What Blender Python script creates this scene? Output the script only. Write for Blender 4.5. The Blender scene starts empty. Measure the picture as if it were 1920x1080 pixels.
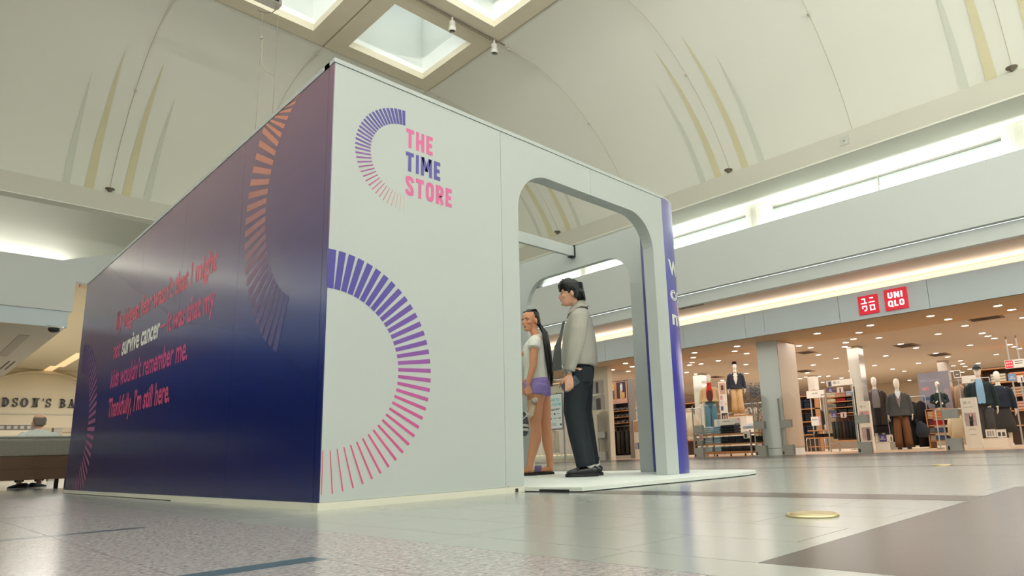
import bpy, bmesh, math, random
from mathutils import Vector, Matrix
random.seed(11)
S = bpy.context.scene
COL = S.collection
PI = math.pi

# ------------------------------------------------------------------ camera
F_PX, YAW, PITCH, ROLL = 1231.927, 0.812972, 0.196005, -0.03818
CAM = Vector((-1.52043, -3.19015, 0.22943))
PPX, PPY = 1075.05, 604.76                     # principal point in the 1920x1080 frame
_f = Vector((math.sin(YAW)*math.cos(PITCH), math.cos(YAW)*math.cos(PITCH), math.sin(PITCH)))
_r = Vector((math.cos(YAW), -math.sin(YAW), 0.0))
_u = _r.cross(_f)
RT = math.cos(ROLL)*_r + math.sin(ROLL)*_u
UP = -math.sin(ROLL)*_r + math.cos(ROLL)*_u
FW = _f
cd = bpy.data.cameras.new('camera')
cam = bpy.data.objects.new('camera', cd)
COL.objects.link(cam)
m3 = Matrix((RT, UP, -FW)).transposed()
cam.matrix_world = Matrix.Translation(CAM) @ m3.to_4x4()
cd.sensor_fit = 'HORIZONTAL'
cd.sensor_width = 36.0
cd.lens = F_PX*36.0/1920.0
cd.shift_x = -(PPX-960.0)/1920.0
cd.shift_y = (PPY-540.0)/1920.0
cd.clip_start = 0.02
cd.clip_end = 300
S.camera = cam

def ray(u, v):
    return RT*((u-PPX)/F_PX) - UP*((v-PPY)/F_PX) + FW
def onX(u, v, X):                                # point of the plane x = X seen at a pixel of the photograph
    d = ray(u, v); return CAM + d*((X-CAM.x)/d.x)
def onY(u, v, Y):
    d = ray(u, v); return CAM + d*((Y-CAM.y)/d.y)
def onZ(u, v, Z=0.0):
    d = ray(u, v); return CAM + d*((Z-CAM.z)/d.z)

# ------------------------------------------------------------------ world, exposure, large lights
w = bpy.data.worlds.new('overcast_sky'); S.world = w
w.use_nodes = True
bg = w.node_tree.nodes['Background']
bg.inputs[0].default_value = (0.93, 1.0, 1.0, 1)
bg.inputs[1].default_value = 3.6
S.view_settings.view_transform = 'Standard'
S.view_settings.look = 'None'
S.view_settings.exposure = 0.36
S.view_settings.gamma = 1.0
S.view_settings.use_curve_mapping = False
S.cycles.use_denoising = True
S.cycles.max_bounces = 8
S.cycles.diffuse_bounces = 5
S.cycles.glossy_bounces = 4
S.cycles.transmission_bounces = 6
S.cycles.transparent_max_bounces = 12
S.cycles.sample_clamp_indirect = 6.0
S.cycles.caustics_reflective = False
S.cycles.caustics_refractive = False

def area(name, loc, direction, sx, sy, power, color=(1, 1, 1), spread=PI):
    l = bpy.data.lights.new(name, 'AREA'); l.shape = 'RECTANGLE'
    l.size = sx; l.size_y = sy; l.energy = power; l.color = color; l.spread = spread
    o = bpy.data.objects.new(name, l); COL.objects.link(o)
    o.location = loc
    o.rotation_euler = Vector(direction).to_track_quat('-Z', 'Y').to_euler()
    return o
def strip(name, a, b, direction, width, power, color, spread=PI):
    """a long lamp lying along a-b shining towards direction"""
    a = Vector(a); b = Vector(b); mid = (a+b)/2; L = (b-a).length
    z = -Vector(direction).normalized(); x = (b-a).normalized(); y = z.cross(x).normalized(); z = x.cross(y)
    l = bpy.data.lights.new(name, 'AREA'); l.shape = 'RECTANGLE'; l.size = L; l.size_y = width
    l.energy = power; l.color = color; l.spread = spread
    o = bpy.data.objects.new(name, l); COL.objects.link(o)
    o.matrix_world = Matrix.Translation(mid) @ Matrix((x, y, z)).transposed().to_4x4()
    return o
WARM = (1.0, 0.99, 0.965)
strip('cove_lamp_right', (10.40, -12.5, 5.66), (10.40, 12.3, 5.66), (-0.30, 0, 1), 0.10, 260, WARM)
strip('fill_strip_left', (-5.20, -12.5, 5.82), (-5.20, 4.5, 5.82), (0.74, 0, 0.67), 0.14, 1020, WARM, 2.0)  # added unseen strip that evens the light on the right vault
strip('cove_lamp_far', (-8.5, 12.62, 5.66), (10.1, 12.62, 5.66), (0, -0.30, 1), 0.10, 220, WARM)
strip('fill_strip_near', (-5.0, -12.9, 5.6), (10.1, -12.9, 5.6), (0, 0.70, 0.71), 0.14, 1150, WARM, 1.85)  # added unseen strip without a cove, lifts the far vault
strip('cove_lamp_gallery', (-8.5, 14.98, 4.80), (1.0, 14.98, 4.80), (0, -0.75, 1), 0.10, 34, WARM)
strip('fill_strip_ledge', (11.18, -12.5, 4.60), (11.18, 14.0, 4.60), (-0.55, 0, 0.85), 0.08, 210, (1.0, 1.0, 0.97))  # added strip behind the parapet, brightens the flat ceiling ledge
strip('cove_lamp_shopfront', (12.42, -12.5, 3.28), (12.42, 14.0, 3.28), (-0.25, 0, 1), 0.10, 80, WARM)
for k, (yy, pw) in enumerate(((10.2, 230), (5.0, 230), (-0.5, 230))):
    area('shop_lamp', (19.0, yy, 2.66), (0, 0, -1), 11.0, 4.6, pw, (1.0, 0.97, 0.93))
area('gallery_lamp', (3.6, 22.0, 4.3), (0, 0, -1), 3.5, 13.0, 620, (1.0, 0.97, 0.93))

# ------------------------------------------------------------------ materials
def lin(c):
    c /= 255.0
    return c/12.92 if c <= 0.04045 else ((c+0.055)/1.055)**2.4
def rgb(r, g, b): return (lin(r), lin(g), lin(b), 1.0)
MATS = {}
def mat(name, color, rough=0.6, metal=0.0, var=0.0, scale=8.0, bump=0.0, spec=0.5, emit=None, estr=0.0, alpha=None, coat=0.0):
    if name in MATS: return MATS[name]
    m = bpy.data.materials.new(name); m.use_nodes = True
    nt = m.node_tree; b = nt.nodes['Principled BSDF']
    b.inputs['Base Color'].default_value = color
    b.inputs['Roughness'].default_value = rough
    b.inputs['Metallic'].default_value = metal
    b.inputs['Specular IOR Level'].default_value = spec
    if coat: b.inputs['Coat Weight'].default_value = coat; b.inputs['Coat Roughness'].default_value = 0.1
    if emit:
        b.inputs['Emission Color'].default_value = emit
        b.inputs['Emission Strength'].default_value = estr
    if var or bump:
        g = nt.nodes.new('ShaderNodeNewGeometry')
        n = nt.nodes.new('ShaderNodeTexNoise'); n.inputs['Scale'].default_value = scale
        n.inputs['Detail'].default_value = 4
        nt.links.new(g.outputs['Position'], n.inputs['Vector'])
        if var:
            mx = nt.nodes.new('ShaderNodeMix'); mx.data_type = 'RGBA'
            mx.inputs[6].default_value = tuple(max(0, x*(1-var)) for x in color[:3])+(1,)
            mx.inputs[7].default_value = tuple(min(1, x*(1+var)) for x in color[:3])+(1,)
            nt.links.new(n.outputs['Fac'], mx.inputs[0]); nt.links.new(mx.outputs[2], b.inputs['Base Color'])
        if bump:
            bp = nt.nodes.new('ShaderNodeBump'); bp.inputs['Strength'].default_value = bump; bp.inputs['Distance'].default_value = 0.01
            nt.links.new(n.outputs['Fac'], bp.inputs['Height']); nt.links.new(bp.outputs['Normal'], b.inputs['Normal'])
    MATS[name] = m
    return m
def ramp_mat(name, stops, axis=2, rough=0.4, spec=0.5, lo=0.0, hi=2.44):
    """a printed gradient along one world axis"""
    if name in MATS: return MATS[name]
    m = bpy.data.materials.new(name); m.use_nodes = True
    nt = m.node_tree; b = nt.nodes['Principled BSDF']
    g = nt.nodes.new('ShaderNodeNewGeometry'); s = nt.nodes.new('ShaderNodeSeparateXYZ')
    mr = nt.nodes.new('ShaderNodeMapRange'); mr.inputs[1].default_value = lo; mr.inputs[2].default_value = hi
    cr = nt.nodes.new('ShaderNodeValToRGB')
    nt.links.new(g.outputs['Position'], s.inputs[0]); nt.links.new(s.outputs[axis], mr.inputs[0])
    nt.links.new(mr.outputs[0], cr.inputs[0]); nt.links.new(cr.outputs[0], b.inputs['Base Color'])
    e = cr.color_ramp.elements
    e[0].position, e[0].color = stops[0]
    e[1].position, e[1].color = stops[-1]
    for p, c in stops[1:-1]:
        x = e.new(p); x.color = c
    b.inputs['Roughness'].default_value = rough; b.inputs['Specular IOR Level'].default_value = spec
    MATS[name] = m
    return m
def vcol_mat(name, rough=0.5):
    if name in MATS: return MATS[name]
    m = bpy.data.materials.new(name); m.use_nodes = True
    nt = m.node_tree; b = nt.nodes['Principled BSDF']
    a = nt.nodes.new('ShaderNodeAttribute'); a.attribute_name = 'Col'
    nt.links.new(a.outputs['Color'], b.inputs['Base Color']); b.inputs['Roughness'].default_value = rough
    MATS[name] = m
    return m
def glass_mat(name, tint=(0.93, 0.97, 0.96, 1), amount=0.12):
    if name in MATS: return MATS[name]
    m = bpy.data.materials.new(name); m.use_nodes = True
    nt = m.node_tree; out = nt.nodes['Material Output']; nt.nodes.remove(nt.nodes['Principled BSDF'])
    t = nt.nodes.new('ShaderNodeBsdfTransparent'); t.inputs[0].default_value = tint
    g = nt.nodes.new('ShaderNodeBsdfGlossy'); g.inputs['Roughness'].default_value = 0.03
    lw = nt.nodes.new('ShaderNodeFresnel'); lw.inputs[0].default_value = 1.35
    mx = nt.nodes.new('ShaderNodeMixShader')
    nt.links.new(lw.outputs[0], mx.inputs[0]); nt.links.new(t.outputs[0], mx.inputs[1]); nt.links.new(g.outputs[0], mx.inputs[2])
    nt.links.new(mx.outputs[0], out.inputs['Surface'])
    MATS[name] = m
    return m
def granite_mat():
    m = bpy.data.materials.new('granite'); m.use_nodes = True
    nt = m.node_tree; b = nt.nodes['Principled BSDF']
    g = nt.nodes.new('ShaderNodeNewGeometry')
    v = nt.nodes.new('ShaderNodeTexNoise'); v.inputs['Scale'].default_value = 75; v.inputs['Detail'].default_value = 5; v.inputs['Roughness'].default_value = 0.75
    v2 = nt.nodes.new('ShaderNodeTexNoise'); v2.inputs['Scale'].default_value = 30; v2.inputs['Detail'].default_value = 3
    cr = nt.nodes.new('ShaderNodeValToRGB')
    e = cr.color_ramp.elements
    e[0].position, e[0].color = 0.33, rgb(104, 104, 112)
    e[1].position, e[1].color = 0.66, rgb(192, 188, 182)
    x = e.new(0.44); x.color = rgb(146, 143, 144)
    x = e.new(0.56); x.color = rgb(168, 164, 160)
    mx = nt.nodes.new('ShaderNodeMix'); mx.data_type = 'RGBA'; mx.blend_type = 'MULTIPLY'
    cr2 = nt.nodes.new('ShaderNodeValToRGB')
    cr2.color_ramp.elements[0].position, cr2.color_ramp.elements[0].color = 0.35, (0.90, 0.84, 0.86, 1)
    cr2.color_ramp.elements[1].position, cr2.color_ramp.elements[1].color = 0.65, (1, 1, 1, 1)
    for n in (v, v2): nt.links.new(g.outputs['Position'], n.inputs['Vector'])
    nt.links.new(v.outputs['Fac'], cr.inputs[0]); nt.links.new(v2.outputs['Fac'], cr2.inputs[0])
    mx.inputs[0].default_value = 1.0
    nt.links.new(cr.outputs[0], mx.inputs[6]); nt.links.new(cr2.outputs[0], mx.inputs[7])
    nt.links.new(mx.outputs[2], b.inputs['Base Color'])
    b.inputs['Roughness'].default_value = 0.20; b.inputs['Specular IOR Level'].default_value = 0.32
    return m
def field_mat():
    """large light tiles seen too flat to tell apart: brick joints in the colour only"""
    m = bpy.data.materials.new('far_tiles'); m.use_nodes = True
    nt = m.node_tree; b = nt.nodes['Principled BSDF']
    g = nt.nodes.new('ShaderNodeNewGeometry'); mp = nt.nodes.new('ShaderNodeMapping')
    mp.inputs['Rotation'].default_value = (0, 0, PI/2)
    br = nt.nodes.new('ShaderNodeTexBrick')
    br.inputs['Color1'].default_value = rgb(152, 153, 147); br.inputs['Color2'].default_value = rgb(149, 150, 145)
    br.inputs['Mortar'].default_value = rgb(170, 167, 155)
    br.inputs['Scale'].default_value = 1.0; br.inputs['Brick Width'].default_value = 0.61; br.inputs['Row Height'].default_value = 0.305
    br.inputs['Mortar Size'].default_value = 0.003
    nt.links.new(g.outputs['Position'], mp.inputs[0]); nt.links.new(mp.outputs[0], br.inputs['Vector'])
    nt.links.new(br.outputs[0], b.inputs['Base Color'])
    b.inputs['Roughness'].default_value = 0.2; b.inputs['Specular IOR Level'].default_value = 0.32
    return m
M = dict(
    cream=mat('cream_paint', rgb(226, 226, 213), 0.75, var=0.015, scale=0.6),
    cream2=mat('warm_cream_paint', rgb(222, 210, 184), 0.75),
    beam=mat('beam_shade_tone', rgb(198, 196, 182), 0.75),  # cream darkened in the colour for shade on the beam faces
    pier=mat('pier_white', rgb(236, 239, 237), 0.4),
    frame=mat('skylight_frame_paint', rgb(214, 205, 180), 0.7, var=0.04, scale=3),
    groove=mat('groove_paint', rgb(184, 172, 146), 0.8),
    shaft=mat('skylight_shaft_paint', rgb(244, 246, 240), 0.8),
    white=mat('booth_white_laminate', rgb(180, 186, 184), 0.42, var=0.01, scale=2),
    jamb=mat('booth_white_edge', rgb(194, 200, 206), 0.5),
    trim=mat('booth_trim', rgb(214, 211, 196), 0.5),
    wallwhite=mat('bulkhead_white_paint', rgb(215, 219, 217), 0.7),
    panel=mat('fascia_panel_white', rgb(206, 217, 223), 0.5),
    soffit=mat('soffit_paint', rgb(222, 194, 166), 0.75),
    shopceil=mat('shop_ceiling_paint', rgb(218, 208, 196), 0.8),
    shopwall=mat('shop_wall_paint', rgb(214, 200, 180), 0.7),
    wood=mat('shop_wood_floor', rgb(200, 158, 116), 0.35, var=0.1, scale=3),
    shelfwood=mat('shelf_wood', rgb(188, 132, 84), 0.45, var=0.12, scale=6),
    grout=mat('grout', rgb(150, 146, 134), 0.8),
    tile=mat('light_stone_tile', rgb(152, 154, 149), 0.20, var=0.03, scale=9, spec=0.32),
    dark_tile=mat('taupe_stone_tile', rgb(84, 79, 74), 0.24, var=0.06, scale=5, spec=0.12),
    strip=mat('blue_grey_stone_strip', rgb(78, 96, 106), 0.22, var=0.1, scale=30, spec=0.35),
    granite=granite_mat(), field=field_mat(),
    metal=mat('brushed_steel', rgb(190, 190, 188), 0.35, metal=0.9),
    grey=mat('grey_powder_coat', rgb(168, 163, 156), 0.45, metal=0.2),
    black=mat('black_plastic', rgb(22, 23, 24), 0.4),
    brass=mat('brass_cover', rgb(214, 196, 150), 0.3, metal=0.85),
    glass=glass_mat('window_glass'), acrylic=glass_mat('clear_acrylic', (0.99, 0.99, 0.985, 1)),
    lamp=mat('lamp_lens', rgb(255, 240, 215), 0.5, emit=rgb(255, 236, 205), estr=9.0),
    paper=mat('sign_white', rgb(230, 224, 212), 0.5),
    red=mat('sign_red', rgb(205, 25, 45), 0.4, emit=rgb(215, 28, 50), estr=0.35),
    signwhite=mat('sign_lit_white', rgb(250, 225, 232), 0.4, emit=rgb(250, 215, 228), estr=0.9),
    ink=mat('dark_ink', rgb(50, 48, 46), 0.6),
    mann=mat('mannequin_white', rgb(232, 224, 208), 0.45),
    hairblack=mat('black_hair', rgb(20, 19, 22), 0.38, var=0.4, scale=90, bump=0.4),
)

# ------------------------------------------------------------------ mesh building
class MB:
    def __init__(s): s.v = []; s.f = []; s.c = []; s.mi = []
    def add(s, vs, fs, col=None, mi=0):
        o = len(s.v); s.v += [tuple(v) for v in vs]
        s.f += [tuple(i+o for i in f) for f in fs]
        s.mi += [mi]*len(fs)
        s.c += [col]*len(fs)
        return s
    def box(s, x0, x1, y0, y1, z0, z1, mi=0, col=None):
        vs = [(x, y, z) for x in (x0, x1) for y in (y0, y1) for z in (z0, z1)]
        return s.add(vs, [(0, 1, 3, 2), (4, 6, 7, 5), (0, 4, 5, 1), (2, 3, 7, 6), (0, 2, 6, 4), (1, 5, 7, 3)], col, mi)
    def prism(s, poly, axis, a, b, mi=0, col=None):
        """polygon in the plane normal to axis (two remaining coordinates in order), from a to b"""
        def P(p, t):
            q = [p[0], p[1]]; q.insert(axis, t); return q
        n = len(poly)
        ar = sum(poly[i][0]*poly[(i+1) % n][1]-poly[(i+1) % n][0]*poly[i][1] for i in range(n))
        if (ar > 0) == (axis == 1): poly = poly[::-1]
        vs = [P(p, a) for p in poly]+[P(p, b) for p in poly]
        fs = [tuple(range(n))[::-1], tuple(range(n, 2*n))]+[(i, (i+1) % n, n+(i+1) % n, n+i) for i in range(n)]
        return s.add(vs, fs, col, mi)
    def quad(s, a, b, c, d, mi=0, col=None): return s.add([a, b, c, d], [(0, 1, 2, 3)], col, mi)
    def grid(s, rows, mi=0):
        """rows of equal length, joined into quads"""
        n = len(rows[0]); vs = [p for r in rows for p in r]
        return s.add(vs, [(i*n+j, i*n+j+1, (i+1)*n+j+1, (i+1)*n+j) for i in range(len(rows)-1) for j in range(n-1)], None, mi)
    def tube(s, pts, r, n=8, mi=0, cap=True):
        pts = [Vector(p) for p in pts]; rings = []; ref = None
        for i, p in enumerate(pts):
            t = (pts[min(i+1, len(pts)-1)]-pts[max(i-1, 0)]).normalized()
            if ref is None:
                ref = Vector((0, 0, 1)) if abs(t.z) < 0.9 else Vector((1, 0, 0))
            a = (ref-t*ref.dot(t)).normalized(); b = t.cross(a); ref = a
            rr = r[i] if isinstance(r, (list, tuple)) else r
            rings.append([p+a*(rr*math.cos(2*PI*k/n))+b*(rr*math.sin(2*PI*k/n)) for k in range(n)])
        vs = [q for g in rings for q in g]
        fs = [(i*n+k, i*n+(k+1) % n, (i+1)*n+(k+1) % n, (i+1)*n+k) for i in range(len(rings)-1) for k in range(n)]
        if cap: fs += [tuple(range(n))[::-1], tuple(range((len(rings)-1)*n, len(rings)*n))]
        return s.add(vs, fs, None, mi)
    def loft(s, pts, n=14, side=(0, 1, 0), mi=0, power=1.0):
        """rings (x, y, z, r_front_back, r_side) along a path; side is the direction of the second radius"""
        side = Vector(side); P = [Vector(p[:3]) for p in pts]; rings = []
        for i, p in enumerate(pts):
            t = (P[min(i+1, len(P)-1)]-P[max(i-1, 0)])
            t = t.normalized() if t.length > 1e-6 else Vector((0, 0, 1))
            a = (side-t*side.dot(t)); a = a.normalized() if a.length > 1e-4 else Vector((1, 0, 0))
            b = a.cross(t).normalized()
            rb, rs = p[3], (p[4] if len(p) > 4 else p[3])
            ring = []
            for k in range(n):
                c, q = math.cos(2*PI*k/n), math.sin(2*PI*k/n)
                c = math.copysign(abs(c)**power, c); q = math.copysign(abs(q)**power, q)
                ring.append(P[i]+b*(rb*c)+a*(rs*q))
            rings.append(ring)
        vs = [q for g in rings for q in g]+[P[0], P[-1]]
        fs = [(i*n+k, i*n+(k+1) % n, (i+1)*n+(k+1) % n, (i+1)*n+k) for i in range(len(rings)-1) for k in range(n)]
        L = len(rings)*n
        fs += [(L, (k+1) % n, k) for k in range(n)]+[(L+1, L-n+k, L-n+(k+1) % n) for k in range(n)]
        return s.add(vs, fs, None, mi)
    def ball(s, c, r, n=12, m=8, mi=0, rot=None):
        c = Vector(c); r = r if isinstance(r, (tuple, list)) else (r, r, r)
        R3 = rot or Matrix.Identity(3)
        vs = [c+R3 @ Vector((0, 0, -r[2]))]
        for i in range(1, m):
            ph = -PI/2+PI*i/m
            for k in range(n):
                a = 2*PI*k/n
                vs.append(c+R3 @ Vector((r[0]*math.cos(ph)*math.cos(a), r[1]*math.cos(ph)*math.sin(a), r[2]*math.sin(ph))))
        vs.append(c+R3 @ Vector((0, 0, r[2])))
        fs = [(0, 1+(k+1) % n, 1+k) for k in range(n)]
        for i in range(m-2):
            fs += [(1+i*n+k, 1+i*n+(k+1) % n, 1+(i+1)*n+(k+1) % n, 1+(i+1)*n+k) for k in range(n)]
        t = len(vs)-1; b = 1+(m-2)*n
        fs += [(t, b+k, b+(k+1) % n) for k in range(n)]
        return s.add(vs, fs, None, mi)
    def lathe(s, prof, n=20, at=(0, 0, 0), mi=0):
        vs = []; at = Vector(at)
        for r, z in prof:
            vs += [at+Vector((r*math.cos(2*PI*k/n), r*math.sin(2*PI*k/n), z)) for k in range(n)]
        fs = [(i*n+k, i*n+(k+1) % n, (i+1)*n+(k+1) % n, (i+1)*n+k) for i in range(len(prof)-1) for k in range(n)]
        fs += [tuple(range(n))[::-1], tuple(range((len(prof)-1)*n, len(prof)*n))]
        return s.add(vs, fs, None, mi)
    def xform(s, m):
        s.v = [tuple(m @ Vector(v)) for v in s.v]; return s
    def mesh(s, name, mats, smooth=False, off=None):
        me = bpy.data.meshes.new(name)
        vs = s.v if off is None else [tuple(Vector(v)-off) for v in s.v]
        me.from_pydata(vs, [], s.f)
        for m in (mats if isinstance(mats, (list, tuple)) else [mats]): me.materials.append(m)
        if any(s.mi): me.polygons.foreach_set('material_index', s.mi)
        if smooth: me.polygons.foreach_set('use_smooth', [True]*len(me.polygons))
        if any(c is not None for c in s.c):
            ca = me.color_attributes.new('Col', 'FLOAT_COLOR', 'CORNER')
            for p in me.polygons:
                c = s.c[p.index] or (1, 1, 1, 1)
                for li in p.loop_indices: ca.data[li].color = c
        me.update()
        return me
    def build(s, name, mats, parent=None, smooth=False, world=True):
        """world=True: the vertices are world coordinates and the parent is only moved, not turned"""
        off = None
        if parent is not None and world:
            off = wloc(parent)
        o = bpy.data.objects.new(name, s.mesh(name, mats, smooth, off)); COL.objects.link(o)
        if parent is not None: o.parent = parent
        return o
def wloc(o):
    v = Vector((0, 0, 0))
    while o is not None:
        v += o.location; o = o.parent
    return v
def thing(name, label, cat, loc=(0, 0, 0), rz=0.0, group=None):
    o = bpy.data.objects.new(name, None); COL.objects.link(o)
    o.empty_display_size = 0.1
    o.location = loc; o.rotation_euler = (0, 0, rz)
    return tag(o, label, cat, group)
def tag(o, label, cat, group=None):
    o['label'] = label; o['category'] = cat
    if group: o['group'] = group
    return o
def struct(o): o['kind'] = 'structure'; return o
def kids(o): return [c for c in bpy.data.objects if c.parent == o]
def copy_tree(o, loc=None, rz=None, label=None, group=None, parent=None, ks=None):
    c = o.copy(); COL.objects.link(c)
    if parent is not None: c.parent = parent
    if loc is not None: c.location = loc
    if rz is not None: c.rotation_euler = (0, 0, rz)
    if label: c['label'] = label
    if group: c['group'] = group
    for ch in list(o.children): copy_tree(ch, parent=c)
    return c
def remesh(mb, voxel, smooth=4, name='surface', mats=None):
    me = mb.mesh(name, [])
    ob = bpy.data.objects.new('tmp', me); COL.objects.link(ob)
    md = ob.modifiers.new('r', 'REMESH'); md.mode = 'VOXEL'; md.voxel_size = voxel; md.use_smooth_shade = True
    if smooth:
        sm = ob.modifiers.new('s', 'SMOOTH'); sm.factor = 0.5; sm.iterations = smooth
    dg = bpy.context.evaluated_depsgraph_get()
    out = bpy.data.meshes.new_from_object(ob.evaluated_get(dg))
    bpy.data.objects.remove(ob); bpy.data.meshes.remove(me)
    out.name = name
    out.materials.clear()
    for m in (mats if isinstance(mats, (list, tuple)) else [mats]): out.materials.append(m)
    out.polygons.foreach_set('use_smooth', [True]*len(out.polygons))
    return out
def link_mesh(name, me, parent=None):
    o = bpy.data.objects.new(name, me); COL.objects.link(o)
    if parent is not None: o.parent = parent
    return o
def arc(cx, cy, r, a0, a1, n):
    return [(cx+r*math.cos(a0+(a1-a0)*i/n), cy+r*math.sin(a0+(a1-a0)*i/n)) for i in range(n+1)]
_cap = {}
def text_verts(body, bold=0.0):
    cu = bpy.data.curves.new('t', 'FONT'); cu.body = body; cu.size = 1.0; cu.offset = bold; cu.extrude = 0.0
    cu.resolution_u = 3
    ob = bpy.data.objects.new('t', cu); COL.objects.link(ob)
    dg = bpy.context.evaluated_depsgraph_get()
    me = bpy.data.meshes.new_from_object(ob.evaluated_get(dg))
    vs = [tuple(v.co) for v in me.vertices]; fs = [tuple(p.vertices) for p in me.polygons]
    bpy.data.objects.remove(ob); bpy.data.curves.remove(cu); bpy.data.meshes.remove(me)
    return vs, fs
def letters(body, origin, xdir, updir, width, cap, bold=0.0, mb=None, mi=0, col=None, lift=0.0):
    """flat lettering: origin is the left end of the base line; the line is fitted to width, capitals to cap"""
    mb = mb or MB()
    if bold not in _cap:
        hv, _ = text_verts('H', bold); _cap[bold] = max(v[1] for v in hv)-min(v[1] for v in hv)
    vs, fs = text_verts(body, bold)
    x0 = min(v[0] for v in vs); x1 = max(v[0] for v in vs)
    o = Vector(origin); X = Vector(xdir).normalized(); U = Vector(updir).normalized(); N = X.cross(U)
    sx = width/(x1-x0); sz = cap/_cap[bold]
    return mb.add([o+X*((v[0]-x0)*sx)+U*(v[1]*sz)+N*lift for v in vs], fs, col, mi)

def ribbon(mb, pts, w, place, col=None):
    """a flat stroke of width w along 2-D points, mitred; place turns (x, z) into a world point"""
    P = [Vector((p[0], p[1])) for p in pts]; closed = (P[0]-P[-1]).length < 1e-6
    if closed: P = P[:-1]
    n = len(P); L, R_ = [], []
    for i in range(n):
        a = P[i-1] if (i > 0 or closed) else None; b = P[(i+1) % n] if (i < n-1 or closed) else None
        d1 = (P[i]-a).normalized() if a is not None else (b-P[i]).normalized()
        d2 = (b-P[i]).normalized() if b is not None else d1
        n1, n2 = Vector((-d1.y, d1.x)), Vector((-d2.y, d2.x)); m_ = (n1+n2).normalized(); k = w/2/max(.35, m_.dot(n1))
        L.append(P[i]+m_*k); R_.append(P[i]-m_*k)
    vs = [place(*q) for q in L]+[place(*q) for q in R_]
    mb.add(vs, [(i, (i+1) % n, n+(i+1) % n, n+i) for i in range(n if closed else n-1)], col)
def grot(body, width, cap, place, mb=None, stroke=.21, gap=.14, col=None):
    """condensed bold capitals drawn as strokes (H units: cap height 1); fitted to width"""
    mb = mb or MB(); t = stroke; W = {'I': t, 'M': .78, 'T': .54, 'E': .46, 'S': .56, 'O': .58, 'R': .56, 'H': .58, 'U': .56, 'N': .60, 'Q': .60, 'L': .46}
    tot = sum(W[c] for c in body)+gap*(len(body)-1); sx = width/tot; x = 0
    for c in body:
        w_ = W[c]; h = t/2; xl, xr = h, w_-h
        def st(*pts): ribbon(mb, [(q[0], q[1]) for q in pts], t, lambda a, b: place((x+a)*sx, b*cap), col)
        def oval(): return [(w_/2+(w_/2-h)*math.copysign(abs(math.cos(a))**.62, math.cos(a)), .5+(.5-h)*math.copysign(abs(math.sin(a))**.62, math.sin(a))) for a in [2*PI*i/32 for i in range(32)]]
        if c == 'I': st((h, 0), (h, 1))
        if c == 'T': st((0, 1-h), (w_, 1-h)); st((w_/2, 0), (w_/2, 1-t))
        if c == 'H': st((xl, 0), (xl, 1)); st((xr, 0), (xr, 1)); st((t, .5), (w_-t, .5))
        if c == 'E': st((xl, 0), (xl, 1)); st((t, 1-h), (w_, 1-h)); st((t, h), (w_, h)); st((t, .5), (w_*.9, .5))
        if c == 'L': st((xl, 0), (xl, 1)); st((t, h), (w_, h))
        if c == 'M': st((xl, 0), (xl, 1)); st((xr, 0), (xr, 1)); st((t*.7, 1-t*.1), (w_/2, .28)); st((w_/2, .28), (w_-t*.7, 1-t*.1))
        if c == 'N': st((xl, 0), (xl, 1)); st((xr, 0), (xr, 1)); st((t*.6, .95), (w_-t*.6, .05))
        if c in 'OQ': o_ = oval(); st(*o_, o_[0])
        if c == 'Q': st((w_*.60, .24), (w_*1.0, -.06))
        if c == 'U': st((xl, 1), (xl, .34), *[(w_/2-(w_/2-h)*math.cos(a), .34-(.34-h)*math.sin(a)) for a in [PI*i/10 for i in range(1, 10)]], (xr, .34), (xr, 1))
        if c == 'R':
            st((xl, 0), (xl, 1)); st((t, 1-h), (w_*.55, 1-h), (xr-.04, 1-h-.04), (xr, .80), (xr, .66), (xr-.04, .52), (w_*.55, .48), (t, .48)); st((w_*.55, .46), (xr+.02, 0))
        if c == 'S':
            st((xr+.02, .70), (xr-.01, .84), (w_*.62, 1-h), (w_*.36, 1-h), (xl+.02, .86), (xl, .74), (xl+.04, .63), (w_*.42, .54), (w_*.62, .46), (xr-.03, .37), (xr, .26), (xr-.02, .14), (w_*.62, h), (w_*.36, h), (xl+.02, .15), (xl-.02, .30))
        x += w_+gap
    return mb
# ================================================================== SETTING
# ------------------------------------------------------------------ floor
floor = struct(MB().box(-14, 30, -14, 34, -0.06, -0.005).build('floor', M['grout']))
NX0, NX1, NY0, NY1 = -0.43-0.305*8, -0.27+0.305*8, -3.72, 0.55
G = 0.0013
def slab(name, x0, x1, y0, y1, m, z0=-0.0045, z1=0.0):
    return MB().box(x0, x1, y0, y1, z0, z1).build(name, m, floor)
def near(x0, x1, y0, y1):
    P = Vector(((x0+x1)/2, (y0+y1)/2, 0)); d = P-CAM
    return d.dot(FW) > 0.55
light_far, granite_far = MB(), MB()
def tiles(xs, y_off, step, m, far):
    for x0, x1, off in xs:
        y = NY0-step+off
        while y < NY1:
            a, b = max(y, NY0), min(y+step, NY1)
            if b-a > 0.02 and not skip(x0, x1, a, b):
                if near(x0, x1, a, b): slab('tile', x0+G, x1-G, a+G, b-G, m)
                else: far.box(x0+G, x1-G, a+G, b-G, -0.0045, 0)
            y += step
def skip(x0, x1, a, b): return False
DR = (-0.235, -2.492)                              # corner of the taupe field
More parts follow.
